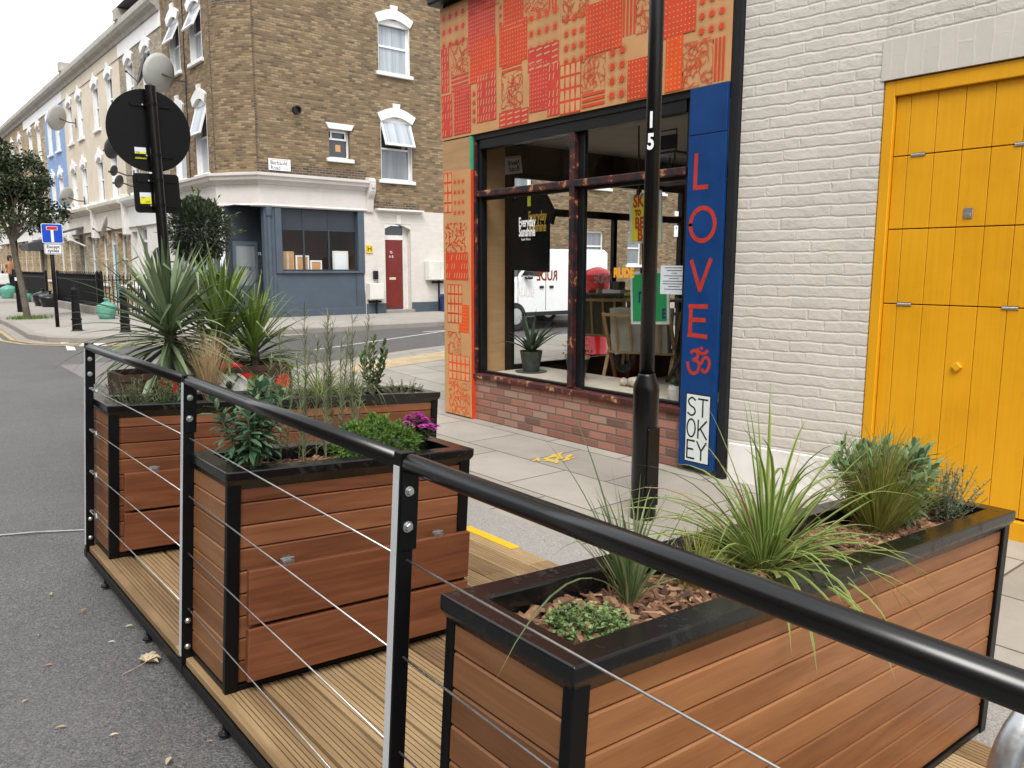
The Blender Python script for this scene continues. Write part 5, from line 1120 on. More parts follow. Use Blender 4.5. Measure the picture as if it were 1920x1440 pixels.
def window(par,fn,u0,u1,z0,z1,hood=True,sill=True,tilt=0,pane='pane_sky',mat='white_upvc',mid=True,hmat='white_paint',dep=.11,sash=.05,bars=0):
    f=MB(); s=sash; D=-dep
    fbox(f,fn,u0,u0+s,D-.06,D,z0,z1); fbox(f,fn,u1-s,u1,D-.06,D,z0,z1); fbox(f,fn,u0+s,u1-s,D-.06,D,z0,z0+s); fbox(f,fn,u0+s,u1-s,D-.06,D,z1-s-.02,z1)
    zm=(z0+z1)/2
    if mid: fbox(f,fn,u0+s,u1-s,D-.06,D+.008,zm-.025,zm+.025)
    for k in range(bars): uu=u0+(u1-u0)*(k+1)/(bars+1); fbox(f,fn,uu-.014,uu+.014,D-.05,D-.005,z0+s,z1-s)
    w_=f.build('window',MAT[mat],par)
    p=MB(); 
    if tilt:
        fbox(p,fn,u0+s,u1-s,D-.05,D-.03,z0+s,zm-.025)
    else: fbox(p,fn,u0+s,u1-s,D-.05,D-.03,z0+s,z1-s-.02)
    p.build('pane',MAT[pane],w_)
    if tilt:
        q=MB(); h=z1-.05-zm; t=R(tilt)
        def ft(u,e,w): # hinged at the top, swinging outward
            return fn(u,D+.02+w*math.sin(t)+e*math.cos(t),z1-.05-w*math.cos(t)+e*math.sin(t))
        for (a,b,c,d) in ((u0+.02,u0+.07,0,h),(u1-.07,u1-.02,0,h),(u0+.07,u1-.07,0,.05),(u0+.07,u1-.07,h-.05,h)):
            i=len(q.v); q.v+=[ft(u,e,w) for e in (0,.04) for u,w in ((a,c),(b,c),(b,d),(a,d))]
            for fc in ((0,3,2,1),(4,5,6,7),(0,1,5,4),(1,2,6,5),(2,3,7,6),(3,0,4,7)): q.face([i+k for k in fc])
        q.build('open_sash',MAT[mat],w_); q=MB(); i=len(q.v); q.v+=[ft(u,e,w) for e in (.012,.022) for u,w in ((u0+.07,.05),(u1-.07,.05),(u1-.07,h-.05),(u0+.07,h-.05))]
        for fc in ((0,3,2,1),(4,5,6,7),(0,1,5,4),(1,2,6,5),(2,3,7,6),(3,0,4,7)): q.face([i+k for k in fc])
        q.build('pane',MAT['pane_sky'],w_)
        d_=MB(); fbox(d_,fn,u0+s,u1-s,D-.058,D-.052,zm,z1-s); d_.build('pane',MAT['pane_dark'],w_)
    W=u1-u0
    if hood:
        h=MB(); n=10; low=[]; up=[]
        for k in range(n+1):
            t=k/n; a=math.sin(math.pi*t); low.append((u0-.005+(W+.01)*t,z1-.14+.15*a)); up.append((u0-.12+(W+.24)*t,z1+.06+.2*a))
        c=(u0+u1)/2; up=[p for p in up if p[0]<c-.1]+[(c-.1,z1+.26),(c-.12,z1+.37),(c+.12,z1+.37),(c+.1,z1+.26)]+[p for p in up if p[0]>c+.1]
        h.prism(low+up[::-1],lambda a,b,d:fn(a,d,b),-.03,.055); h.build('hood',MAT[hmat],w_)
        r=MB()
        for q in (0,1): uu=u0-.002 if q==0 else u1-.008; fbox(r,fn,uu,uu+.01,D,.006,z0,z1-.1)
        fbox(r,fn,u0+.0085,u1-.0085,D+.002,-.031,z1-.16,z1-.001); r.build('reveal',MAT[hmat],w_)
    if sill: s_=MB(); fbox(s_,fn,u0-.09,u1+.09,-.1,.08,z0-.1,z0-.003); s_.build('sill',MAT[hmat],w_,bevel=.012)
    return w_
def sweep(mb,path,prof,tone=.5,cap=True):
    # path: xy list, outward = right-hand side of travel; prof: closed (d,z) polygon
    P=[Vector(p) for p in path]; rings=[]
    for k,p in enumerate(P):
        ns=[]
        for a,b in ((k-1,k),(k,k+1)):
            if a>=0 and b<len(P): t=(P[b]-P[a]).normalized(); ns.append(Vector((t.y,-t.x)))
        if len(ns)==2: m=(ns[0]+ns[1]).normalized(); m=m/max(.3,m.dot(ns[0]))
        else: m=ns[0]
        rings.append([mb.vert((p.x+m.x*d,p.y+m.y*d,z)) for d,z in prof])
    n=len(prof)
    for a,b in zip(rings,rings[1:]):
        for i in range(n): mb.face((a[i],a[(i+1)%n],b[(i+1)%n],b[i]),tone)
    if cap: mb.face(rings[0][::-1],tone); mb.face(rings[-1],tone)
CORN=[(0,0),(0,-.02),(.06,0),(.1,.06),(.2,.1),(.22,.17),(.26,.2),(.26,.26),(0,.3)]
def corner_building():
    t=thing('corner_building','three storey yellow brown brick corner building with grey stucco fascia and slate blue shopfront','building',(0,0,0))
    A=fA(20.0); B=fB(7.5); top=10.4
    Aw=[(11.75,12.75,6.98,8.40),(11.77,12.78,4.08,5.80),(10.19,10.81,4.53,5.30)]
    gw=[(19.3,20.75,1.85,2.92),(22.0,22.75,1.75,2.95),(16.2,17.3,4.1,5.8),(16.2,17.3,7,8.4),(20,21,4.4,5.9),(23,24,4.4,5.9)]
    mb=MB(); wall(mb,A,8.2,28,4.02,top,Aw+[g_ for g_ in gw if g_[2]>4]); wall(mb,A,13.9,28,GZ-.05,4.02,[g_ for g_ in gw if g_[2]<4])
    wall(mb,A,11.3,13.9,3.24,4.02,[])
    Bw=[(21.55,22.45,6.95,8.40),(23.3,24.15,6.95,8.40),(21.5,22.38,4.08,5.98),(23.3,24.15,4.08,5.98)]
    mb.build('wall',MAT['stock_brick'],t); mb=MB(); wall(mb,B,21.0,24.82,4.02,top,Bw); mb.build('wall',MAT['stock_brick'],t)
    # rounded corner with grooved edges
    mb=MB(); pts=[]; n=8
    for k in range(n+1):
        q=k/n; x=7.5+.7*q; y=21-1.*q; b=.09*math.sin(math.pi*q); pts.append((x-b*.82,y-b*.57))
    L=0
    for k in range(n):
        a,b=pts[k],pts[k+1]; l=math.dist(a,b); mb.poly([(a[0],a[1],4.02),(b[0],b[1],4.02),(b[0],b[1],top),(a[0],a[1],top)],.5,((L,4.02),(L+l,4.02),(L+l,top),(L,top))); L+=l
    mb.build('rounded_corner',MAT['stock_brick'],t,smooth=True,recalc=False)
    mb=MB(); L=0
    for k in range(1,n-1):
        a,b=pts[k],pts[k+1]; l=math.dist(a,b); o=.006; mb.poly([(a[0]-o,a[1]-o,8.05),(b[0]-o,b[1]-o,8.05),(b[0]-o,b[1]-o,8.7),(a[0]-o,a[1]-o,8.7)],.5,((L,8.05),(L+l,8.05),(L+l,8.7),(L,8.7))); L+=l
    mb.build('dark_brick_band',MAT['stock_dark'],t,recalc=False)
    mb=MB(); fbox(mb,A,8.22,11.3,.0,.006,4.03,4.26); fbox(mb,A,11.6,13.0,0,.006,3.25,3.45); mb.build('dark_brick_band',MAT['stock_dark'],t)
    mb=MB()
    for (x,y) in ((7.49,20.995),(8.195,19.992)): mb.box((x-.012,y-.012,4.05),(x+.02,y+.02,top))
    mb.build('corner_groove',MAT['stock_dark'],t)
    # fascia and cornice round the corner
    path=[(7.5,24.82),(7.5,21.0),(8.2,20.0),(11.25,20.0)]
    mb=MB(); sweep(mb,path,[(-.3,3.17),(.05,3.17),(.07,3.2),(.03,3.24),(.03,3.72),(-.3,3.72)]); mb.build('fascia',MAT['grey_stucco'],t)
    mb=MB(); sweep(mb,path,[(d-.0,3.725+z) for d,z in CORN]+[(-.3,4.025),(-.3,3.725)]); mb.build('cornice',MAT['grey_stucco'],t)
    for u in (11.25,):
        mb=MB(); prof=[(0,3.12),(.07,3.16),(.09,3.3),(.12,3.5),(.2,3.62),(.24,3.72),(.26,4.0),(.2,4.07),(0,4.1)]; mb.prism(prof,lambda a,b,d:A(u+d,a,b),0,.2); fbox(mb,A,u+.05,u+.15,.26,.285,3.8,3.93); mb.build('corbel',MAT['grey_stucco'],t,bevel=.012)
    # slate blue shopfront: stallriser, pilasters, window with boxes stored behind it
    mb=MB(); fbox(mb,A,8.58,11.17,-.2,-.02,GZ-.05,1.47); fbox(mb,A,8.58,11.18,-.02,.0,GZ-.05,.52); fbox(mb,A,8.58,8.76,-.2,.03,1.471,3.168); fbox(mb,A,10.98,11.17,-.2,.03,1.471,3.168); fbox(mb,A,8.76,10.98,-.05,.05,1.472,1.53); fbox(mb,A,8.3,8.578,-.2,.01,GZ-.05,3.168); fbox(mb,A,10.9,10.93,-.021,.012,.6,1.46)
    mb.build('shopfront',MAT['slate_blue'],t,bevel=.008)
    sw=MB(); D=-.08
    for u in (8.76,9.38,10.11,10.93): fbox(sw,A,u,u+.05,D-.05,D,1.531,3.165)
    for u0,u1 in ((8.81,9.38),(9.43,10.11),(10.16,10.93)):
        fbox(sw,A,u0,u1,D-.05,D,1.531,1.575); fbox(sw,A,u0,u1,D-.04,D-.012,2.62,3.165); fbox(sw,A,u0,u1,D-.045,D,2.6,2.66)
    sw=sw.build('shop_window',MAT['slate_dark'],t)
    for u0,u1 in ((8.81,9.38),(9.43,10.11),(10.16,10.93)): p=MB(); fbox(p,A,u0,u1,D-.03,D-.025,1.575,2.6); p.build('pane',MAT['glass'],sw)
    mb=MB(); fbox(mb,A,8.7,11.1,-1.6,-.14,1.42,1.44); mb.poly([A(8.7,-1.4,1.4),A(11.1,-1.4,1.4),A(11.1,-1.4,3.2),A(8.7,-1.4,3.2)]); mb.poly([A(8.7,-1.4,3.2),A(11.1,-1.4,3.2),A(11.1,-.2,3.2),A(8.7,-.2,3.2)]); mb.poly([A(8.72,-1.4,1.4),A(8.72,-.2,1.4),A(8.72,-.2,3.2),A(8.72,-1.4,3.2)]); mb.poly([A(11.1,-1.4,1.4),A(11.1,-.2,1.4),A(11.1,-.2,3.2),A(11.1,-1.4,3.2)]); mb.build('stockroom',MAT['cloth_brown'],t)
    # corner door set back under the fascia
    mb=MB(); mb.poly([(7.5,21.02,GZ),(7.5,21.02,3.2),(7.62,21.5,3.2),(7.62,21.5,GZ)]); mb.box((7.58,20.75,GZ),(8.6,20.85,3.2)); mb.box((8.5,20.05,GZ),(8.58,20.75,3.2)); mb.box((7.6,20.15,3.17),(8.6,20.8,3.19)); mb.build('door_recess',MAT['slate_dark'],t)
    mb=MB(); 
    for (a,b,c,d) in ((7.72,7.8,GZ,2.3),(8.3,8.38,GZ,2.3),(7.8,8.3,2.2,2.3),(7.8,8.3,GZ,1.15)): mb.box((a,20.70,c),(b,20.748,d))
    dr=mb.build('shop_door',MAT['slate_blue'],t); mb=MB(); mb.box((7.8,20.72,1.15),(8.3,20.73,2.2)); mb.build('pane',MAT['pane_grey'],dr); mb=MB(); mb.box((8.33,20.66,1.3),(8.345,20.70,1.36)); mb.box((8.22,20.65,1.32),(8.345,20.662,1.335)); mb.build('handle',MAT['silver_metal'],dr)
    text('area',.2,MAT['slate_dark'],dr,'lettering',(8.04,20.717,1.62),FY,.0005,.002,mirror=True); text('75',.1,MAT['sign_white'],t,'number',(8.45,20.744,1.98),FY,.0008)
    mb=MB(); mb.lathe([(.05,GZ),(.05,2.9),(.08,2.95),(.09,3.1),(.09,3.17)],14,(8.42,19.98,0)); mb.build('column',MAT['slate_blue'],t,smooth=False)
    # white painted ground floor with the red door
    mb=MB(); wall(mb,A,11.18,13.95,GZ-.05,3.24,[(11.84,12.70,GZ-.05,2.86)],.25); mb.build('painted_wall',MAT['white_brick_far'],t)
    mb=MB(); fbox(mb,A,11.2,11.83,.001,.02,GZ-.05,.62); fbox(mb,A,12.71,13.95,.001,.02,GZ-.05,.62); mb.build('blue_plinth',MAT['slate_blue'],t)
    d=MB(); fbox(d,A,11.86,12.5,-.2,-.15,.47,2.42); rdoor=d.build('red_door',MAT['door_red'],t,bevel=.004)
    m_=MB(); fbox(m_,A,12.05,12.26,-.149,-.14,1.28,1.35); m_.build('letterbox',MAT['stone_pale'],rdoor); text('75\nA B',.1,MAT['sign_white'],rdoor,'number',(12.12,20.148,2.0),FY,.0006,.0,line=1.2)
    mb=MB(); fbox(mb,A,11.84,12.52,-.2,-.13,2.43,2.55); fbox(mb,A,12.505,12.54,-.2,-.12,GZ,2.43); fbox(mb,A,11.84,11.855,-.2,-.13,GZ,2.43); fbox(mb,A,12.54,12.70,-.24,-.2,GZ,2.86); mb.build('door_frame',MAT['stone_white'],t)
    mb=MB(); fbox(mb,A,11.86,12.5,-.2,-.17,2.55,2.82); mb.build('fanlight',MAT['pane_dark'],t); mb=MB(); fbox(mb,A,11.8,12.75,-.3,.12,GZ-.03,.42); mb.build('step',MAT['concrete'],t,bevel=.01)
    mb=MB(); n=10; c=12.27; low=[(11.84+.86*k/n,2.72+.13*math.sin(math.pi*k/n)) for k in range(n+1)]; mb.prism(low+[(12.70,2.88),(11.84,2.88)],lambda a,b,d:A(a,d,b),-.2,-.01); fbox(mb,A,12.22,12.36,.0,.02,2.87,3.12); fbox(mb,A,11.56,13.06,-.02,.1,3.19,3.22); fbox(mb,A,11.54,13.08,-.02,.16,3.221,3.27); mb.build('door_hood',MAT['stone_white'],t)
    for k,(u0,u1,z0,z1) in enumerate(Aw):
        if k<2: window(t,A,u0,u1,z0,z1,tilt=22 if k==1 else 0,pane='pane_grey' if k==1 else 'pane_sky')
        else:
            w_=window(t,A,u0,u1,z0,z1,hood=False,sill=True,pane='pane_dark',mid=False); h=MB(); h.prism([(u0-.02,z1-.01),(u1+.02,z1-.01),(u1+.11,z1+.14),(u0-.11,z1+.14)],lambda a,b,d:A(a,d,b),-.05,.06); h.build('hood',MAT['white_paint'],w_)
            h=MB(); fbox(h,A,u0+.05,u1-.05,-.17,-.09,z1-.28,z1-.235); fbox(h,A,u0+.08,u0+.12,-.1,-.08,z1-.24,z1-.05); fbox(h,A,u1-.12,u1-.08,-.1,-.08,z1-.24,z1-.05); fbox(h,A,u0+.12,u1-.12,-.1,-.08,z1-.09,z1-.05); h.build('vent_sash',MAT['white_upvc'],w_); h=MB(); fbox(h,A,u0+.25,u0+.4,-.139,-.135,z0+.2,z0+.38); h.build('sticker',MAT['kraft_lite'],w_)
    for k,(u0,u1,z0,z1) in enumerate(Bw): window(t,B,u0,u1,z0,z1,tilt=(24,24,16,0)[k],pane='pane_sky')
    for (u0,u1,z0,z1) in gw: window(t,A,u0,u1,z0,z1,hood=z0>4,pane='pane_grey',dep=.08)
    # street side ground floor: slate front with white window
    mb=MB(); wall(mb,B,21.02,24.82,GZ-.05,3.17,[(21.5,24.5,1.5,2.5)],.1); mb.build('street_shopfront',MAT['slate_blue'],t)
    window(t,B,21.5,24.5,1.5,2.5,hood=False,sill=True,pane='pane_sky',mid=False,bars=2,mat='slate_blue',hmat='slate_blue',dep=.06)
    mb=MB(); fbox(mb,B,24.5,24.82,.001,.06,GZ,3.16); mb.build('pilaster',MAT['stone_white'],t)
    mb=MB(); mb.lathe([(.11,0),(.11,.12),(.075,.12),(.07,.05)],18,(9.22,19.88,5.62),axis='y'); mb.v=[(x,39.76-y-.0,z) for x,y,z in mb.v]; mb.build('flue_vent',MAT['frame_black'],t)
    for pts in ([B(22.9,.02,8.8),B(22.92,.02,6.2),B(22.95,.02,4.05)],): mb=MB(); mb.tube(pts,.012,5); mb.build('cable',MAT['black_iron'],t)
    sweep_=MB(); sweep(sweep_,[(7.5,24.82),(7.5,21.0),(8.2,20.0),(28,20.0)],[(d,9.6+z) for d,z in CORN]+[(-.3,9.9),(-.3,9.6)]); sweep_.build('roof_cornice',MAT['cornice_old'],t)
    rf=MB(); rf.poly([(7.5,24.82,top-.4),(7.5,21,top-.4),(8.2,20,top-.4),(28,20,top-.4),(28,30,top-.4),(7.5,30,top-.4)]); rf.poly([(28,20,0),(28,30,0),(28,30,10),(28,20,10)]); rf.build('roof',MAT['roof_lead'],t)
corner_building()
# things seen in that shop window
def stock(name,label,cat,u0,u1,z0,z1,y,kind):
    t=thing(name,label,cat,((u0+u1)/2,y,1.44)); w=(u1-u0)/2; h=z1-1.44
    if kind=='card': mb=MB(); mb.box((-w,0,0),(w,.3,h)); mb.build('carton',MAT['kraft'],t,bevel=.004); mb=MB(); mb.box((-w,-.002,h*.55),(-w+.0,-.001,h*.6)) if False else mb.box((-.03,-.003,0),(.03,-.0005,h)); mb.build('tape',MAT['stone_pale'],t)
    elif kind=='frame':
        mb=MB(); 
        for a in (((-w,0,0),(-w+.04,.03,h)),((w-.04,0,0),(w,.03,h)),((-w+.04,0,0),(w-.04,.03,.04)),((-w+.04,0,h-.04),(w-.04,.03,h))): mb.box(*a)
        mb.build('frame',MAT['white_paint'],t); mb=MB(); mb.box((-w+.04,.01,.04),(w-.04,.02,h-.04)); mb.build('backing_board',MAT['kraft'],t)
    else: mb=MB(); mb.box((-w,0,0),(w,.03,h)); mb.build('panel_board',MAT['cream_trim'],t,bevel=.004); mb=MB(); mb.box((-w+.06,-.006,.06),(w-.06,-.0005,h-.06)); mb.build('panel_face',MAT['paper'],t)
stock('cardboard_carton','tall cardboard carton at the left of the blue shopfront window','box',8.85,9.22,1.44,2.05,20.3,'card')
stock('picture_frame','white edged frame with brown backing beside the tall carton','frame',9.24,9.62,1.44,1.95,20.25,'frame')
stock('picture_frame','smaller white edged frame at the middle of the blue shopfront window','frame',9.64,9.98,1.44,1.82,20.22,'frame')
stock('blank_panel','cream panel leaning at the right of the blue shopfront window','panel',10.32,10.8,1.44,2.08,20.25,'panel')
# ---- terrace along the street
def terrace():
    B=fB(7.5)
    def house(label,y0,y1,mat,cols,gf,fasc='cream_trim',trim='white_paint',corn='cornice_old',cz=8.86,frieze=None,party=False,gmat='yellow_brick'):
        t=thing('terraced_house',label,'house',(0,0,0),group='terrace houses along the street'); ups=[(c-.42,c+.42,6.6,8.2) for c in cols]+[(c-.42,c+.42,4.05,5.6) for c in cols]
        mb=MB(); wall(mb,B,y0+.005,y1-.005,3.75,9.2,ups); mb.build('wall',MAT[mat],t)
        mb=MB(); gops=[(a,b,c,d) for k,a,b,c,d,m_ in gf]; wall(mb,B,y0+.005,y1-.005,GZ-.05,3.75,gops); mb.build('ground_floor_wall',MAT[gmat],t)
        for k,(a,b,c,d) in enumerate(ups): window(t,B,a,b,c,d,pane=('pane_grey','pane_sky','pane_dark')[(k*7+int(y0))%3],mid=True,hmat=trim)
        for kind,a,b,c,d,m_ in gf:
            if kind=='w': window(t,B,a,b,c,d,hood=False,pane='pane_grey',bars=1,dep=.16,sash=.08)
            else:
                mb=MB(); fbox(mb,B,a+.08,b-.08,-.22,-.17,c,d-.5); dd=mb.build('front_door',MAT[m_],t); mb=MB(); fbox(mb,B,a,a+.08,-.22,-.12,c,d); fbox(mb,B,b-.08,b,-.22,-.12,c,d); fbox(mb,B,a+.08,b-.08,-.22,-.13,d-.5,d-.42); fbox(mb,B,a+.08,b-.08,-.22,-.13,d-.08,d); mb.build('door_frame',MAT['white_paint'],dd); mb=MB(); fbox(mb,B,a+.08,b-.08,-.22,-.2,d-.42,d-.08); mb.build('fanlight',MAT['pane_grey'],dd)
        mb=MB(); ym=(y0+y1)/2; fbox(mb,B,y0+.12,y1-.12,0,.07,2.95,3.62); mb.build('fascia',MAT[fasc],t,bevel=.01)
        mb=MB(); mb.prism([(0,3.63),(.1,3.63),(.16,3.72),(.32,3.78),(.34,3.88),(0,3.96)],lambda a,b,d:B(d,a,b),y0+.1,y1-.1); mb.build('shop_cornice',MAT[fasc],t)
        for yy in (y0,y1-.16): mb=MB(); fbox(mb,B,yy+.003,yy+.157,-.05,.2,2.7,4.05); mb.build('corbel',MAT['stone_white'],t,bevel=.02)
        if frieze: mb=MB(); fbox(mb,B,y0+.006,y1-.006,0,.03,cz-.42,cz-.002); mb.build('frieze',MAT[frieze],t)
        mb=MB(); mb.prism([(0,cz),(.08,cz),(.12,cz+.1),(.24,cz+.16),(.3,cz+.26),(.3,cz+.34),(0,cz+.4)],lambda a,b,d:B(d,a,b),y0+.001,y1-.001); mb.prism([(-.35,cz),(-.001,cz),(-.001,cz+.75),(-.35,cz+.75)],lambda a,b,d:B(d,a,b),y0,y1); mb.build('roof_cornice',MAT[corn],t)
        if party: mb=MB(); fbox(mb,B,y1-.25,y1+.15,-4,.05,cz+.76,cz+1.1); mb.build('party_wall',MAT[corn],t)
        mb=MB(); mb.poly([B(y0,-.3,cz+.5),B(y1,-.3,cz+.5),B(y1,-9,cz+.5),B(y0,-9,cz+.5)]); mb.build('roof',MAT['roof_lead'],t)
        return t
    def door(a,m_): return ('d',a,a+1.0,GZ,2.93,m_)
    def win(a,w=1.15): return ('w',a,a+w,1.0,2.8,None)
    house('pale grey brick terraced house joined to the corner building',24.83,29.5,'pale_brick',(26.4,28.3),[door(27.5,'door_grey'),win(25.3),win(28.6,.7)],'white_paint',frieze='white_paint',party=True,gmat='stone_white')
    house('first cream rendered terraced house beside the pale brick one',29.5,34.0,'cream_render',(30.9,32.9),[win(30.0),door(31.5,'door_blue'),win(32.7)],frieze='cream_render')
    house('second cream rendered terraced house beside the blue house',34.0,38.5,'cream_render',(35.5,37.3),[win(34.6),door(36.2,'cream_trim'),win(37.4,.8)],frieze='cream_render',party=True,gmat='pale_brick')
    house('blue rendered terraced house in the middle of the terrace',38.5,42.7,'blue_render',(39.9,41.6),[win(39.0),door(40.6,'door_grey')],'white_paint',frieze='white_paint')
    house('tan brick terraced house next beyond the blue one',42.7,48.0,'yellow_brick',(44.2,46.4),[win(43.3),door(45,'door_grey'),win(46.4)],'white_paint',frieze='white_paint')
    house('tan brick terraced house two beyond the blue one',48.0,53.5,'yellow_brick',(49.4,51.8),[win(48.6),door(50.4,'door_grey'),win(51.8)],'white_paint')
    house('tan brick terraced house three beyond the blue one',53.5,59.0,'yellow_brick',(55,57.4),[win(54),door(56,'door_grey')],'white_paint')
    house('farthest tan brick terraced house at the left edge of the photo',59.0,66.0,'yellow_brick',(60.6,63.6),[win(60),door(62,'door_grey')],'white_paint')
    # porch canopies
    t=thing('porch_canopy','small white lean-to canopy over the cream door','canopy',(7.5,36.7,0)); mb=MB(); mb.prism([(0,3.25),(1.0,2.95),(1.0,2.88),(0,3.18)],lambda a,b,d:(-a,d,b),-.7,.7); mb.build('canopy_roof',MAT['roof_lead'],t)
    for s in (-.6,.6): mb=MB(); mb.bar((-.02,s,2.45),(-.95,s,2.9),.06,.05); mb.build('bracket',MAT['white_paint'],t)
    mb=MB(); mb.prism([(0,2.95),(.8,2.7),(.8,2.4),(0,2.4)],lambda a,b,d:(7.5-a,d,b),44.3,46.4); mb.build('shade',MAT['awning'],t) if False else None
    a=thing('shop_awning','dark grey box awning over a far terrace door','awning',(7.5,45.2,0)); mb.v=[(x-7.5,y-45.2,z) for x,y,z in mb.v]; mb.build('awning_cloth',MAT['awning'],a); mb=MB(); mb.bar((0,-.95,2.45),(-.8,-.95,2.42),.03,.03); mb.build('awning_arm',MAT['awning'],a)
    # opposite side of the street (behind the camera, mirrored in the glass)
    t=thing('opposite_terrace','brown brick terrace across the street mirrored in the shop glass','house',(0,0,0)); O=lambda u,d,z:(-9+d,u,z)
    mb=MB(); ops=[(u,u+1,z,z+1.6) for u in range(-8,60,4) for z in (1,4.2,7)]; wall(mb,O,-14,64,-.3,9.5,ops); mb.build('wall',MAT['brown_brick'],t); mb=MB()
    for o in ops: fbox(mb,O,o[0],o[1],-.2,-.15,o[2],o[3])
    mb.build('window_panes',MAT['pane_grey'],t); mb=MB(); mb.poly([O(-14,-.2,9.5),O(64,-.2,9.5),O(64,-8,9.5),O(-14,-8,9.5)]); mb.build('roof',MAT['roof_lead'],t)
terrace()
# ---- satellite dishes
def dish(label,x,y,z,r,mat,yaw,pitch=-15,wallx=7.5):
    t=thing('satellite_dish',label,'satellite dish',(x,y,z)); M=Matrix.Rotation(R(yaw),4,'Z')@Matrix.Rotation(R(90+pitch),4,'X')
    mb=MB(M); n=28; rings=[]
    for k in range(6):
        q=r*k/5; rings.append([mb.vert((q*math.cos(2*math.pi*j/n),q*1.08*math.sin(2*math.pi*j/n),.25*q*q/r-.02)) for j in range(n)] if k else [mb.vert((0,0,-.02))])
    for j in range(n): mb.face((rings[0][0],rings[1][j],rings[1][(j+1)%n]))
    for k in range(1,5):
        for j in range(n): mb.face((rings[k][j],rings[k+1][j],rings[k+1][(j+1)%n],rings[k][(j+1)%n]))
    o=mb.build('reflector',MAT[mat],t,smooth=True,recalc=False); md=o.modifiers.new('thick','SOLIDIFY'); md.thickness=.012
    mb=MB(M); mb.tube([(0,-r*.9,.05),(0,-r*.5,r*.9)],.014,6); mb.lathe([(.03,0),(.035,.06)],10,(0,-r*.48,r*.9)); mb.build('feed_arm',MAT['dish_dark'],t)
    mb=MB(); c=M@Vector((0,0,-.03)); mb.tube([c,(wallx-x-.25,0,-.12),(wallx-x,0,-.12)],.022,6); mb.box((wallx-x-.02,-.06,-.3),(wallx-x,.06,.06)); mb.build('bracket',MAT['dish_dark'],t)
# dishes show their backs toward the camera
dish('big pale satellite dish rising above the round sign back',6.85,22.9,6.70,.47,'dish_grey',200)
dish('dark satellite dish seen edge on just behind the big pale dish',6.9,24.6,7.1,.43,'dish_dark',262)
dish('pale grey dish on the cream house near the blue house roofline',6.9,36.3,7.39,.46,'dish_grey',215)
dish('dark dish at the pale house, highest of three beside the sign',6.9,28.4,5.4,.33,'dish_dark',215)
dish('small dark dish, middle one of three beside the sign',6.9,28.5,4.7,.16,'dish_dark',215)
dish('small dark dish, lowest of three beside the sign',6.9,27.95,4.31,.19,'dish_dark',215)
dish('grey dish fixed under the fascia of the cream houses',6.9,30.1,2.98,.36,'dish_grey',250)
dish('dark dish low beside the white window, partly behind the sign post',6.95,24.4,1.9,.28,'dish_dark',215)
dish('pale dish behind the street tree crown',6.9,35.8,4.33,.36,'dish_grey',215)
# ---- railings in front of the terrace
def fence(label,y0,y1,x=5.15,plinth=True,hoops=False,gap=.11,rot=0):
    t=thing('iron_railing',label,'fence',(x,y0,GZ),(0,0,rot),group='iron railings before the terrace'); L=y1-y0
    if plinth: mb=MB(); mb.box((-.12,0,-.02),(.12,L,.22)); mb.build('plinth',MAT['concrete'],t,bevel=.01)
    zb=.2 if plinth else .0
    mb=MB(); n=int(L/gap)
    for k in range(n+1):
        y=L*k/n; mb.box((-.011,y-.011,zb),(.011,y+.011,1.02)); mb.lathe([(.02,1.02),(.001,1.12)],4,(0,y,0))
        if hoops and k%3==0 and k+2<=n: mb.tube([(0,y+gap*1.5-.12+.24*q/6,1.0+.17*math.sin(math.pi*q/6)) for q in range(7)],.008,4)
    mb.build('pickets',MAT['black_iron'],t,recalc=False); mb=MB(); mb.box((-.02,0,.93),(.02,L,.955)); mb.box((-.02,0,zb+.1),(.02,L,zb+.125)); mb.build('rail',MAT['black_iron'],t)
    for yy in (0,L): mb=MB(); mb.box((-.04,yy-.04,-.02),(.04,yy+.04,1.1)); mb.lathe([(.05,1.1),(.04,1.16),(.01,1.2)],8,(0,yy,0)); mb.build('post',MAT['black_iron'],t)
fence('spear topped black railing before the slate blue street shopfront',21.2,23.4,6.6,False); fence('black railing on a low stone plinth nearest the bollard',24.0,29.4,5.2,True,True,.09); fence('dark railing before the cream houses behind the black bags',31.4,38,5.2,True,False,.07); fence('dark railing farther along the terrace beyond the bags',39.2,46,5.3,True,False,.07); fence('most distant dark railing at the left edge',47,58,5.4,True,False,.09)
fence('short black railing returning to the pale brick house behind the green bag',23.95,26.1,5.28,False,False,.09,R(-90))
# ---- bollards
def bollard(label,x,y):
    t=thing('bollard',label,'bollard',(x,y,GZ),group='black bollards on the far pavement corner'); mb=MB(); mb.lathe([(.11,-.02),(.11,.02),(.095,.04),(.088,.22),(.1,.23),(.1,.26),(.085,.27),(.07,.68),(.085,.69),(.085,.72),(.068,.73),(.066,.8),(.078,.81),(.075,.85),(.03,.89),(.022,.91),(.02,.93),(.001,.94)],16); mb.build('bollard_body',MAT['black_iron'],t); mb=MB(); mb.lathe([(.13,-.01),(.13,.012),(.11,.013)],16); mb.build('base_collar',MAT['concrete'],t)
bollard('black cast iron bollard beside the blue sign post',3.5,18.2); bollard('black bollard mostly hidden behind the big cordyline',4.17,17.2)
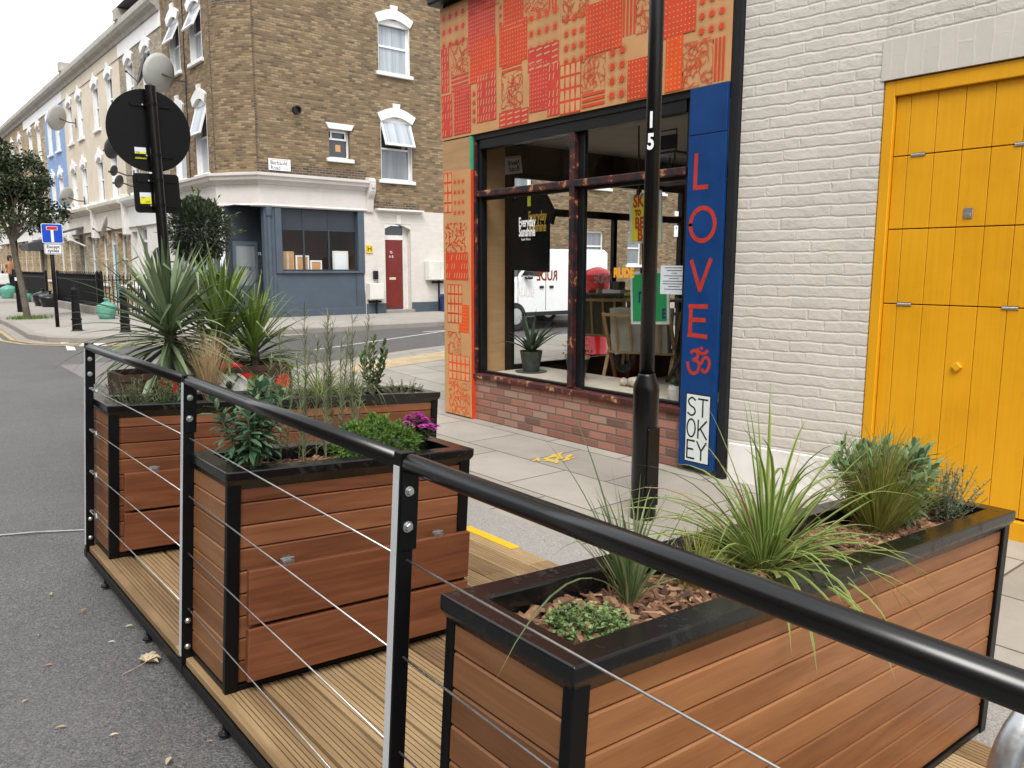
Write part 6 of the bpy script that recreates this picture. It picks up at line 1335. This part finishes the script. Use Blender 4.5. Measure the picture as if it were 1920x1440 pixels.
# ---- blue no through road sign
def blue_sign():
    t=thing('traffic_sign','blue no through road sign over an Except cycles plate on a black post','sign',(3.42,19.75,GZ)); mb=MB(); mb.lathe([(.04,-.02),(.04,2.2)],14); mb.build('post',MAT['black_iron'],t,smooth=True)
    M=Matrix.Rotation(R(8),4,'Z'); y=-.06
    def plate(u0,u1,z0,z1,d0,d1,mat,nm,r=.03,par=t):
        mb=MB(M); pts=[]
        for cx_,cz_,a in ((u1-r,z0+r,-90),(u1-r,z1-r,0),(u0+r,z1-r,90),(u0+r,z0+r,180)):
            for k in range(5): b=R(a+k*22.5); pts.append((cx_+r*math.cos(b),cz_+r*math.sin(b)))
        mb.prism(pts,lambda a,b,d:(a,d,b),d0,d1); return mb.build(nm,MAT[mat],par)
    p=plate(-.19,.23,1.81,2.22,y,y+.004,'sign_white','blue_plate'); plate(-.178,.218,1.822,2.208,y-.002,y-.0005,'sign_blue','blue_field',.025,p)
    plate(-.01,.045,1.83,2.09,y-.004,y-.0025,'sign_white','white_bar',.004,p); plate(-.095,.13,2.085,2.165,y-.0055,y-.0041,'sign_white','red_bar_edge',.006,p); plate(-.085,.12,2.093,2.157,y-.007,y-.0056,'sign_red','red_bar',.004,p)
    q=plate(-.16,.19,1.57,1.80,y,y+.004,'sign_white','small_plate'); 
    bd=MB(M); 
    for a in ((-.15,1.582,.18,1.59),(-.15,1.78,.18,1.788),(-.15,1.59,-.143,1.78),(.173,1.59,.18,1.78)): bd.box((a[0],y-.002,a[1]),(a[2],y-.0006,a[3]))
    bd.build('border',MAT['ink_black'],q)
    text('Except\ncycles',.095,MAT['ink_black'],q,'lettering',tuple(M@Vector((.015,y-.0022,1.688))),(R(90),0,R(8)),.0006,.0015,line=.85)
blue_sign()
# ---- street tree, grass at its foot, second pale tree
def tree(label,x,y,trunk,crown,mat,n,seed,leaf=(.11,.05),group=None,z=GZ,fork=None):
    t=thing('street_tree',label,'tree',(x,y,z)); rnd=random.Random(seed); mb=MB(); tp=[Vector(p) for p in trunk]; mb.tube(tp,[.085,.075,.07,.06][:len(tp)] if len(tp)<=4 else .07,10); top=tp[-1]; ends=[]
    for c in crown:
        e=Vector(c[:3]); m_=top.lerp(e,.5)+Vector((0,0,.1)); mb.tube([top-Vector((0,0,.05)),m_,e],[.045,.03,.012],7); ends.append((e,c[3]))
        for k in range(5): d=rdir(rnd,-20,70); mb.tube([m_.lerp(e,.5),e+d*c[3]*.7],[.015,.006],5)
    mb.build('trunk',MAT['bark'],t); lf=MB()
    cl=[]
    for e,r in ends:
        for k in range(int(26*r/.5)): d=rdir(rnd,-60,90); cl.append((e+d*r*(.55+.5*rnd.random()),.13+.12*rnd.random(),rnd.random()))
    for k in range(n):
        c,r,tn=cl[int(rnd.random()*len(cl))]; d=rdir(rnd,-90,90); p=c+d*r*rnd.random()**.5; dd=(rdir(rnd,-70,25)); lf.leaf(p,dd,rdir(rnd,20,90),leaf[0]*(.6+.7*rnd.random()),leaf[1],min(1,max(0,tn*.6+.4*rnd.random())),.2)
    lf.build('crown',mat,t,recalc=False); return t
tree('leaning street tree with dense dark green crown at the left edge',3.37,23.2,[(0,0,-.05),(-.06,0,.7),(-.14,0,1.4),(-.2,0,1.95)],[(-.55,0,2.7,.6),(.1,.1,2.6,.6),(.5,-.1,2.9,.55),(-.1,.2,3.4,.65),(.35,0,3.55,.5),(-.7,.1,3.4,.6),(-.1,-.3,2.95,.6),(.7,.1,2.55,.4),(-.2,.1,3.85,.4)],MAT['tree_leaf'],7500,41)
tree('thin street tree with pale green leaves farther along the pavement',3.6,33.0,[(0,0,-.05),(.0,0,1),(.05,0,1.9),(.02,0,2.4)],[(-.5,0,2.6,.5),(.2,0,2.3,.5),(.1,.2,3.0,.5),(-.4,.1,3.2,.4)],MAT['tree_pale'],1800,42)
mb=MB(); r_=random.Random(5)
for k in range(420):
    a=r_.random()*6.28; q=.42*r_.random()**.6; mb.blade((q*math.cos(a)*1.25,q*math.sin(a)*.8,0),rdir(r_,45,90),.07+.06*r_.random(),.012,.8,3,r_.random())
o=mb.build('grass_patch',MAT['grass_green'],None,recalc=False,loc=(3.42,23.2,GZ)); o['kind']='stuff'
def street_lamp():
    t=thing('street_lamp','black street lamp column with curved top behind the leaning tree','lamp post',(3.75,26.9,GZ)); mb=MB(); mb.lathe([(.09,-.02),(.09,1.1),(.06,1.2),(.055,4.3)],14); mb.build('column',MAT['black_iron'],t); mb=MB(); mb.tube([(0,0,4.28)]+[(-.45+.45*math.cos(R(k*15)),0,4.3+.75*math.sin(R(k*15))) for k in range(7)]+[(-1.0,0,5.0)],.05,10); mb.lathe([(.05,4.98),(.15,4.9),(.14,5.02),(.05,5.1)],12,(-1.1,0,0)); mb.build('lantern_arm',MAT['black_iron'],t); mb=MB(); mb.lathe([(.0915,.9),(.0915,1.0)],14); mb.build('white_band',MAT['sign_white'],t)
street_lamp()
# ---- refuse bags, bin, bicycle
def bag(name,label,x,y,z,r,h,mat,seed):
    rnd=random.Random(seed); t=thing(name,label,'bag',(x,y,z)); mb=MB(); n=18; rings=[]
    for i in range(9):
        q=i/8; rr=r*(.82+.25*math.sin(q*2.6))*(1 if q<.8 else 1-(q-.8)*4.3); rings.append([mb.vert((rr*(1+.16*(rnd.random()-.5))*math.cos(j*6.283/n),rr*(1+.16*(rnd.random()-.5))*math.sin(j*6.283/n),h*q)) for j in range(n)])
    for a,b in zip(rings,rings[1:]):
        for j in range(n): mb.face((a[j],a[(j+1)%n],b[(j+1)%n],b[j]))
    mb.face(rings[0][::-1]); mb.face(rings[-1]); mb.build('bag_body',MAT[mat],t,smooth=True); mb=MB(); mb.lathe([(.03,h*.96),(.02,h),(.07,h+.07),(.05,h+.08)],7,(0,0,0)); mb.build('tied_neck',MAT[mat],t)
bag('recycling_bag','pale green recycling bag beside the railing plinth and cordyline',4.95,22.1,GZ,.21,.44,'bag_green',1); bag('refuse_bag','left black refuse bag standing against the dark railing',4.95,30.6,GZ,.3,.5,'bag_black',2); bag('refuse_bag','right black refuse bag slumped beside the blue sign post',5.0,29.7,GZ,.3,.45,'bag_black',3); bag('recycling_bag','pale green recycling bag at the feet of the person with a tote',5.0,38.5,GZ,.3,.55,'bag_green',4); bag('recycling_bag','little pale green bag at the end of the dark railing',4.98,34.2,GZ,.2,.35,'bag_green',5)
t=thing('blue_bin','small dark blue recycling box bin beside the white wall','bin',(13.72,19.7,GZ)); mb=MB(); mb.lathe([(.15,0),(.19,.42),(.21,.43),(.21,.47),(.18,.47)],16); mb.build('bin_body',MAT['bin_blue'],t); mb=MB(); mb.lathe([(.215,.471),(.2,.51),(.05,.53)],16); mb.build('lid',MAT['bin_blue'],t)
def bike():
    t=thing('bicycle','dark bicycle leaning on the railing behind the big cordyline','bicycle',(6.05,22.6,GZ),(0,R(8),R(90))); 
    for x in (-.52,.52): mb=MB(); mb.tube([(x+.33*math.cos(k*.2618),0,.34+.33*math.sin(k*.2618)) for k in range(25)],.02,6,cap=False); mb.build('wheel',MAT['rubber'],t)
    mb=MB(); 
    for p,q in (((-.52,0,.34),(-.05,0,.3)),((-.05,0,.3),(-.18,0,.82)),((-.18,0,.82),(.36,0,.78)),((.36,0,.78),(-.05,0,.3)),((.36,0,.86),(.52,0,.34)),((-.52,0,.34),(-.16,0,.76))): mb.tube([p,q],.017,6)
    mb.build('frame',MAT['black_iron'],t); mb=MB(); mb.box((-.32,-.06,.9),(-.08,.06,.94)); mb.tube([(-.18,0,.8),(-.2,0,.92)],.013,6); mb.build('saddle',MAT['rubber'],t); mb=MB(); mb.tube([(.36,0,.84),(.34,0,1.0)],.013,6); mb.tube([(.3,-.28,1.02),(.36,-.1,1.0),(.36,.1,1.0),(.3,.28,1.02)],.013,6); mb.build('handlebar',MAT['black_iron'],t)
bike()
# ---- wall things on the corner building
def flat_sign(name,label,cat,x0,x1,z0,z1,y,mat): 
    t=thing(name,label,cat,((x0+x1)/2,y,(z0+z1)/2)); mb=MB(); w,h=(x1-x0)/2,(z1-z0)/2; mb.box((-w,0,-h),(w,.02,h)); mb.build('plate',MAT[mat],t,bevel=.004); return t,w,h
t,w_,h_=flat_sign('street_name_sign','white Barbauld Road street name sign on the brick corner','sign',8.47,9.06,4.085,4.375,19.96,'sign_white')
text('Barbauld',.138,MAT['ink_black'],t,'lettering',(-.25,-.001,.04),FY,.0006,.0008,'LEFT',sx=.93); text('Road',.138,MAT['ink_black'],t,'lettering',(-.25,-.001,-.085),FY,.0006,.0008,'LEFT',sx=.93); text('N16',.075,MAT['sign_red'],t,'lettering',(.1,-.001,-.095),FY,.0006,0,'LEFT'); text('LONDON BOROUGH OF HACKNEY',.03,MAT['sign_red'],t,'lettering',(0,-.001,.118),FY,.0006)
t,w_,h_=flat_sign('hydrant_sign','small yellow hydrant sign with a black H on the white wall','sign',11.22,11.42,2.03,2.25,19.97,'hydrant_yellow'); text('H',.2,MAT['ink_black'],t,'lettering',(0,-.001,-.0),FY,.0006,.004)
def meter(label,x0,x1,z0,z1,dbl):
    t=thing('meter_box',label,'meter box',((x0+x1)/2,19.98,z0)); w=(x1-x0)/2; h=z1-z0; mb=MB(); mb.box((-w,-.2,0),(w,.0,h)); mb.build('box_body',MAT['meter_white'],t,bevel=.01)
    for a,b in (((-w+.02,-.012),(.012,w-.02)) if dbl else ((-w+.02,w-.02),)): mb=MB(); mb.box((a,-.212,.02),(b,-.2,h-.02)); mb.build('door',MAT['meter_white'],t,bevel=.004)
    mb=MB(); mb.tube([(0,-.08,0),(0,-.08,-.1)] if False else [(.05,-.06,0),(.05,-.06,-z0+GZ)],.03,8); mb.tube([(-.2,-.06,-.06),(.2,-.06,-.06)],.03,8); mb.build('pipe',MAT['grey_strip'],t)
meter('twin white meter boxes on the white wall right of the red door',13.17,13.97,1.26,1.83,True); meter('single pale meter box low on the wall left of the red door',11.2,11.66,.73,1.19,False)
t=thing('door_entry_box','small dark entry box with a hanging cable beside the red door','box',(11.48,19.98,1.42)); mb=MB(); mb.box((-.07,-.08,-.12),(.07,0,.12)); mb.build('box_body',MAT['frame_black'],t,bevel=.01); mb=MB(); mb.tube([(.05,-.03,-.12),(.1,-.03,-.35),(.2,-.03,-.4),(.24,-.03,-.55),(.12,-.03,-.6)],.008,5); mb.build('cable',MAT['frame_black'],t)
t,w_,h_=flat_sign('wall_notice','small pale yellow notice on the brick wall seen through the shop','sign',17.55,17.95,2.62,2.92,19.97,'kraft_lite'); mb=MB(); mb.box((-w_+.05,-.002,-.02),(w_-.05,-.0005,.02)); mb.build('printed_line',MAT['ink_black'],t)
t=thing('parking_sign','thin black post with white parking plates seen through the shop','sign',(20.75,16.7,GZ)); mb=MB(); mb.lathe([(.04,0),(.04,4)],10); mb.build('post',MAT['black_iron'],t)
for z0,z1 in ((2.95,3.1),(2.3,2.65)): mb=MB(); mb.box((-.25,-.05,z0),(.12,-.04,z1)); p=mb.build('plate',MAT['sign_white'],t)
text('P',.14,MAT['sign_blue'],p,'lettering',(-.15,-.052,2.55),FY,.0006,.003)
# ---- pillar box and van in the side road, seen through both shop windows
t=thing('pillar_box','red pillar post box on the side road pavement seen through the shop','post box',(10.08,9.85,g(9.85))); mb=MB(); mb.lathe([(.235,.0),(.235,.1),(.2,.12),(.2,1.22),(.215,1.24),(.215,1.3),(.23,1.36),(.27,1.40),(.275,1.46),(.265,1.48),(.18,1.55),(.06,1.59),(.001,1.6)],36); o=mb.build('box_body',MAT['pillar_red'],t,smooth=False)
for p in o.data.polygons: p.use_smooth=len(p.vertices)==4
mb=MB(); mb.lathe([(.24,-.02),(.24,.09)],24); mb.build('black_base',MAT['black_iron'],t); mb=MB(); th=R(215); c,s_=math.cos(th),math.sin(th); mb.obox((c*.205,s_*.205,1.18),(-s_,c,0),(c,s_,0),(0,0,1),.11,.02,.022); mb.build('slot',MAT['ink_black'],t); mb=MB(); mb.obox((c*.198,s_*.198,.98),(-s_,c,0),(c,s_,0),(0,0,1),.07,.01,.09); mb.build('notice_plate',MAT['sign_white'],t)
def van():
    t=thing('parked_van','white panel van parked across the side road behind the pillar box','van',(11.5,14.45,g(15.2)-.115)); W=1.75
    prof=[(0,.32),(0,.8),(.05,.98),(.25,1.1),(.7,1.24),(1.2,1.78),(1.5,1.92),(3.55,1.93),(3.68,1.85),(3.7,.32)]
    mb=MB(); mb.prism(prof,lambda a,b,d:(a,d,b),0,W); mb.build('body',MAT['van_white'],t,bevel=.06,seg=3)
    mb=MB(); mb.prism([(.72,1.27),(1.16,1.72),(1.38,1.78),(1.38,1.27)],lambda a,b,d:(a,d,b),-.006,.02); mb.build('side_window',MAT['pane_dark'],t)
    mb=MB(); mb.obox((.95,W/2,1.54),(.5,0,.54),(0,1,0),(-.54,0,.5),.36,W/2-.14,.008); mb.build('windscreen',MAT['pane_dark'],t)
    for x in (.62,1.5,2.6): mb=MB(); mb.box((x,-.004,.45),(x+.012,.01,1.8)); mb.build('door_seam',MAT['grey_strip'],t)
    for x in (1.3,1.62): mb=MB(); mb.box((x,-.03,.98),(x+.13,.0,1.04)); mb.build('door_handle',MAT['rubber'],t,bevel=.01)
    mb=MB(); mb.box((.06,-.02,.33),(3.66,.01,.42)); mb.box((2.65,-.012,1.0),(3.6,.01,1.05)); mb.build('side_trim',MAT['rubber'],t)
    mb=MB(); mb.box((.8,-.2,1.2),(.95,-.01,1.4)); mb.build('wing_mirror',MAT['rubber'],t,bevel=.03)
    mb=MB(); mb.box((-.02,.1,.72),(.05,.45,.9)); mb.build('headlight',MAT['paper'],t); mb=MB(); mb.box((-.02,W-.45,.72),(.05,W-.1,.9)); mb.build('headlight',MAT['paper'],t)
    for x in (.55,3.0):
        for y in (-.02,W-.2): mb=MB(); mb.lathe([(.1,0),(.31,0),(.33,.03),(.33,.19),(.31,.22),(.1,.22)],28,(x,y,.33),axis='y'); wh=mb.build('wheel',MAT['rubber'],t); mb=MB(); mb.lathe([(.03,-.01),(.19,-.006),(.2,.228),(.03,.23)],20,(x,y,.33),axis='y'); mb.build('hub',MAT['galvanised'],wh)
van()
# ---- brown street planters with cordylines, behind the parklet
def corten(label,x0,x1,y,zt,ring):
    t=thing('street_planter',label,'planter',((x0+x1)/2,y,-.06)); w=(x1-x0)/2; h=zt+.06; mb=MB(); d=.5
    for a in (((-w,0,0),(w,.03,h)),((-w,d-.03,0),(w,d,h)),((-w,.03,0),(-w+.03,d-.03,h)),((w-.03,.03,0),(w,d-.03,h))): mb.box(*a)
    mb.box((-w-.01,-.012,h-.05),(w+.01,-.0005,h+.006)); mb.build('steel_box',MAT['corten'],t); mb=MB(); mb.box((-w+.03,.03,h-.15),(w-.03,d-.03,h-.08)); mb.build('earth',MAT['soil'],t)
    if ring=='ring':
        cx_,cz_=-.17,.54; n=36; fn=lambda a,b,d_:(a,-d_,b); mb=MB(); mb.poly([fn(cx_+.24*math.cos(k*6.283/n),cz_+.24*math.sin(k*6.283/n),.003) for k in range(n)]); mb.build('white_disc',MAT['sign_white'],t,recalc=False); mb=MB()
        for k in range(n):
            a,b=k*6.283/n,(k+1)*6.283/n; mb.poly([fn(cx_+r*math.cos(q),cz_+r*math.sin(q),.004) for r,q in ((.23,a),(.31,a),(.31,b),(.23,b))])
        mb.build('red_ring',MAT['sign_red'],t,recalc=False)
        mb=MB(); f2=[(-.09,-.12),(-.08,.0),(-.04,.04),(-.05,.07),(-.02,.06),(.02,.06),(.06,.02),(.09,-.12)]; mb.poly([fn(cx_+.02+a,cz_+b,.005) for a,b in f2]); mb.poly([fn(cx_+.02+.032*math.cos(k*.628),cz_+.095+.04*math.sin(k*.628),.006) for k in range(10)]); mb.build('figure_picture',MAT['ink_black'],t,recalc=False)
        mb=MB(); mb.poly([fn(w-.09+.09*math.cos(k*.628)*.8,cz_+.08+.08*math.sin(k*.628),.003) for k in range(10)]); mb.build('red_spot',MAT['sign_red'],t,recalc=False)
    else: mb=MB(); mb.box((w-.24,-.006,.2),(w-.12,-.0005,h-.02)); mb.build('red_stripe',MAT['sign_red'],t)
corten('dark brown steel street planter with a red stripe under the big cordyline',1.68,2.24,7.15,.74,'stripe'); corten('dark brown steel street planter with a red ringed round sign on its face',2.28,3.2,7.2,.73,'ring'); corten('dark brown street planter at the foot of the bay tree stem',2.45,3.15,8.15,.7,'none')
def cordyline(label,x,y,z0,zc,n,L,w,mat,seed,el=(-35,85)):
    rnd=random.Random(seed); t=thing('cordyline',label,'plant',(x,y,z0)); mb=MB(); h=zc-z0; mb.tube([(0,0,-.1),(.01,.01,h*.5),(0,0,h)],[.05,.045,.04],10); mb.build('stem',MAT['bark'],t); lf=MB()
    for k in range(n):
        q=(k+.5)/n; e=R(el[0]+(el[1]-el[0])*q**.8+rnd.uniform(-14,14)); a=k*2.3998+rnd.uniform(-.6,.6); LL=L*(.75+.35*rnd.random())*(1 if q<.85 else .8)
        lf.blade((.02*math.cos(a),.02*math.sin(a),h-.22+.3*q),(math.cos(a)*math.cos(e),math.sin(a)*math.cos(e),math.sin(e)),LL,w*(.8+.4*rnd.random()),.1+1.5*(1-q)*rnd.random()+.35*rnd.random(),9,rnd.random(),.2,wb=.55,kink=.6+.2*rnd.random() if rnd.random()<.08 else 0)
    lf.build('leaf_blades',mat,t,recalc=False)
cordyline('large cordyline with sword leaves arching over the railing end',2.12,7.3,.66,1.14,165,.86,.048,MAT['cordyline'],51,(-45,78))
cordyline('tall greener cordyline beside the bay trunk, behind the tan grass',2.68,7.6,.64,1.08,95,.8,.05,MAT['cordyline_yellow'],52,(5,84))
cordyline('yellow green cordyline at the front of the red ringed planter',2.92,7.4,.64,.9,150,.66,.032,MAT['cordyline_yellow'],53,(-30,82))
def bay():
    t=thing('bay_tree','clipped ball shaped standard bay tree on a bare stem','tree',(2.79,8.4,.55)); rnd=random.Random(54); mb=MB(); mb.tube([(0,0,0),(-.02,0,.5),(.01,0,.9),(.0,0,1.25)],[.028,.026,.024,.02],8); C0=Vector((0,0,1.46)); 
    for k in range(16): d=rdir(rnd,-30,90); mb.tube([(0,0,1.18),C0+d*.12,C0+d*.27],[.01,.007,.003],5)
    mb.build('trunk',MAT['bark'],t); lf=MB()
    for k in range(5200):
        d=rdir(rnd,-90,90); d=Vector((d.x,d.y,d.z)); q=.288*(.45+.6*rnd.random()**.6)*(1+.07*math.sin(7*d.x+3)*math.cos(6*d.z+d.y*5)); p=C0+d*q; dd=(d+Vector((rnd.random()-.5,rnd.random()-.5,rnd.random()-.4))*1.4).normalized(); lf.leaf(p,dd,(0,0,1),.068*(.6+.6*rnd.random()),.023,rnd.random(),.15)
    for (az,el) in ((200,5),(185,-5),(20,10),(340,0),(120,60),(300,50),(240,70),(60,75),(350,25),(170,40)):
        a,e=R(az),R(el); d=Vector((math.cos(a)*math.cos(e),math.sin(a)*math.cos(e),math.sin(e)))
        for i in range(11): lf.leaf(C0+d*(.26+.016*i),(d+rdir(rnd,-60,60)*.9).normalized(),(0,0,1),.06,.02,rnd.random(),.12,1)
    lf.build('crown',[MAT['bay_leaf'],MAT['bay_new']],t,recalc=False)
bay()
def black_signs():
    t=thing('road_sign_back','black backs of a round sign and square plate on a leaning post','sign',(2.30,7.75,-.08),(0,R(-1.4),0)); mb=MB(); mb.lathe([(.047,0),(.047,3.32),(.02,3.34)],20); mb.build('post',MAT['black_gloss'],t,smooth=False)
    d=MB(); d.lathe([(.36,0),(.362,.002),(.362,.01),(.36,.012)],48,(-.02,.062,2.94),axis='y'); do=d.build('round_plate',MAT['black_metal'],t)
    mb=MB(); pts=[]; r=.035
    for cx_,cz_,a in ((.2-r,-.175+r,-90),(.2-r,.175-r,0),(-.2+r,.175-r,90),(-.2+r,-.175+r,180)):
        for k in range(5): b=R(a+k*22.5); pts.append((cx_+r*math.cos(b),2.39+cz_+r*math.sin(b)))
    mb.prism(pts,lambda a,b,d_:(a,d_,b),.06,.07); po=mb.build('square_plate',MAT['black_metal'],t)
    for z,pl_ in ((3.16,do),(2.72,do),(2.5,po),(2.28,po)):
        mb=MB(); mb.lathe([(.051,z-.015),(.051,z+.015)],20); mb.box((-.17,.045,z-.013),(.17,.0595,z+.013)); mb.build('clamp',MAT['black_metal'],pl_); mb=MB(); mb.lathe([(.008,0),(.006,.006)],8,(-.07,.036,z),axis='y'); mb.build('bolt',MAT['zinc'],pl_)
    for x,z,p in ((-.115,2.74,do),(-.105,2.345,po)):
        mb=MB(); mb.box((x-.048,.054,z-.05),(x+.048,.0575,z+.012)); mb.box((x-.048,.054,z+.0122),(x+.048,.0575,z+.05)); s=mb.build('sticker',[MAT['sticker_yellow'],MAT['paper']],p)
        for q in s.data.polygons: q.material_index=1 if q.center.z>z+.0121 else 0
        text('TP',.03,MAT['sign_blue'],s,'lettering',(x-.024,.0535,z-.0),FY,.0004); text('4567',.02,MAT['ink_black'],s,'lettering',(x+.015,.0535,z-.033),FY,.0004)
black_signs()
# ---- two people far down the pavement
def person(label,x,y,top,legs,bag_,yaw):
    t=thing('person',label,'person',(x,y,GZ),(0,0,R(yaw)))
    me=bpy.data.meshes.new('body'); J={'pel':(0,0,.95),'waist':(0,0,1.1),'chest':(0,.0,1.35),'neck':(0,0,1.5),'head':(0,-.02,1.62),'crown':(0,-.02,1.74)}
    V=[(0,0,.95),(0,0,1.12),(0,0,1.36),(0,0,1.5),(0,-.015,1.6),(0,-.015,1.72),(.1,0,.9),(.11,-.03,.5),(.11,.02,.08),(.11,-.12,.03),(-.1,0,.9),(-.11,.06,.5),(-.11,.14,.1),(-.11,.02,.04),(.19,0,1.42),(.24,.03,1.15),(.25,-.06,.9),(.25,-.07,.8),(-.19,0,1.42),(-.24,.03,1.15),(-.26,-.04,.9),(-.26,-.05,.8)]
    E=[(0,1),(1,2),(2,3),(3,4),(4,5),(0,6),(6,7),(7,8),(8,9),(0,10),(10,11),(11,12),(12,13),(2,14),(14,15),(15,16),(16,17),(2,18),(18,19),(19,20),(20,21)]
    rr=[.15,.13,.15,.055,.085,.07,.09,.06,.04,.035,.09,.06,.04,.035,.06,.045,.035,.03,.06,.045,.035,.03]
    me.from_pydata(V,E,[]); me.materials.append(MAT['skin']); me.materials.append(MAT[top]); me.materials.append(MAT[legs]); o=bpy.data.objects.new('body',me); COL.objects.link(o); o.parent=t
    o.modifiers.new('skin','SKIN')
    for k,sv in enumerate(me.skin_vertices[0].data): sv.radius=(rr[k],rr[k]*(.75 if k in(0,1,2) else 1)); sv.use_root=(k==0)
    sb=o.modifiers.new('sub','SUBSURF'); sb.levels=1; sb.render_levels=1
    dg=bpy.context.evaluated_depsgraph_get(); m2=bpy.data.meshes.new_from_object(o.evaluated_get(dg)); o.modifiers.clear(); o.data=m2
    m2.materials.clear()
    for q in ('skin',top,legs): m2.materials.append(MAT[q])
    for p in m2.polygons:
        z=p.center.z; xx=abs(p.center.x); p.material_index=0 if z>1.47 or (xx>.2 and z<1.2) else (1 if z>.96 else 2); p.use_smooth=True
    mb=MB(); mb.lathe([(.05,1.52),(.092,1.58),(.095,1.68),(.07,1.75),(.02,1.775)],14,(0,.015,0)); mb.build('hair',MAT['hair_dark'],t,smooth=True)
    if bag_:
        b=thing('tote_bag','white tote bag hanging from the shoulder of the far person','bag',(x-.28,y-.1,GZ+.55)); mb=MB(); mb.prism([(-.2,0),(.2,0),(.17,.45),(-.17,.45)],lambda a,q,d:(a,d,q),-.06,.06); mb.build('bag_body',MAT['tote_white'],b,bevel=.03); mb=MB(); mb.tube([(-.1,0,.44),(-.04,0,.85),(.04,0,.85),(.1,0,.44)],.012,5); mb.build('strap',MAT['tote_white'],b)
person('person in brown with dark hair carrying a white tote bag down the pavement',5.25,39.4,'cloth_orange','trouser_dark',True,20)
person('person in a lilac top walking at the far left edge',4.9,41.5,'cloth_lilac','trouser_dark',False,10)
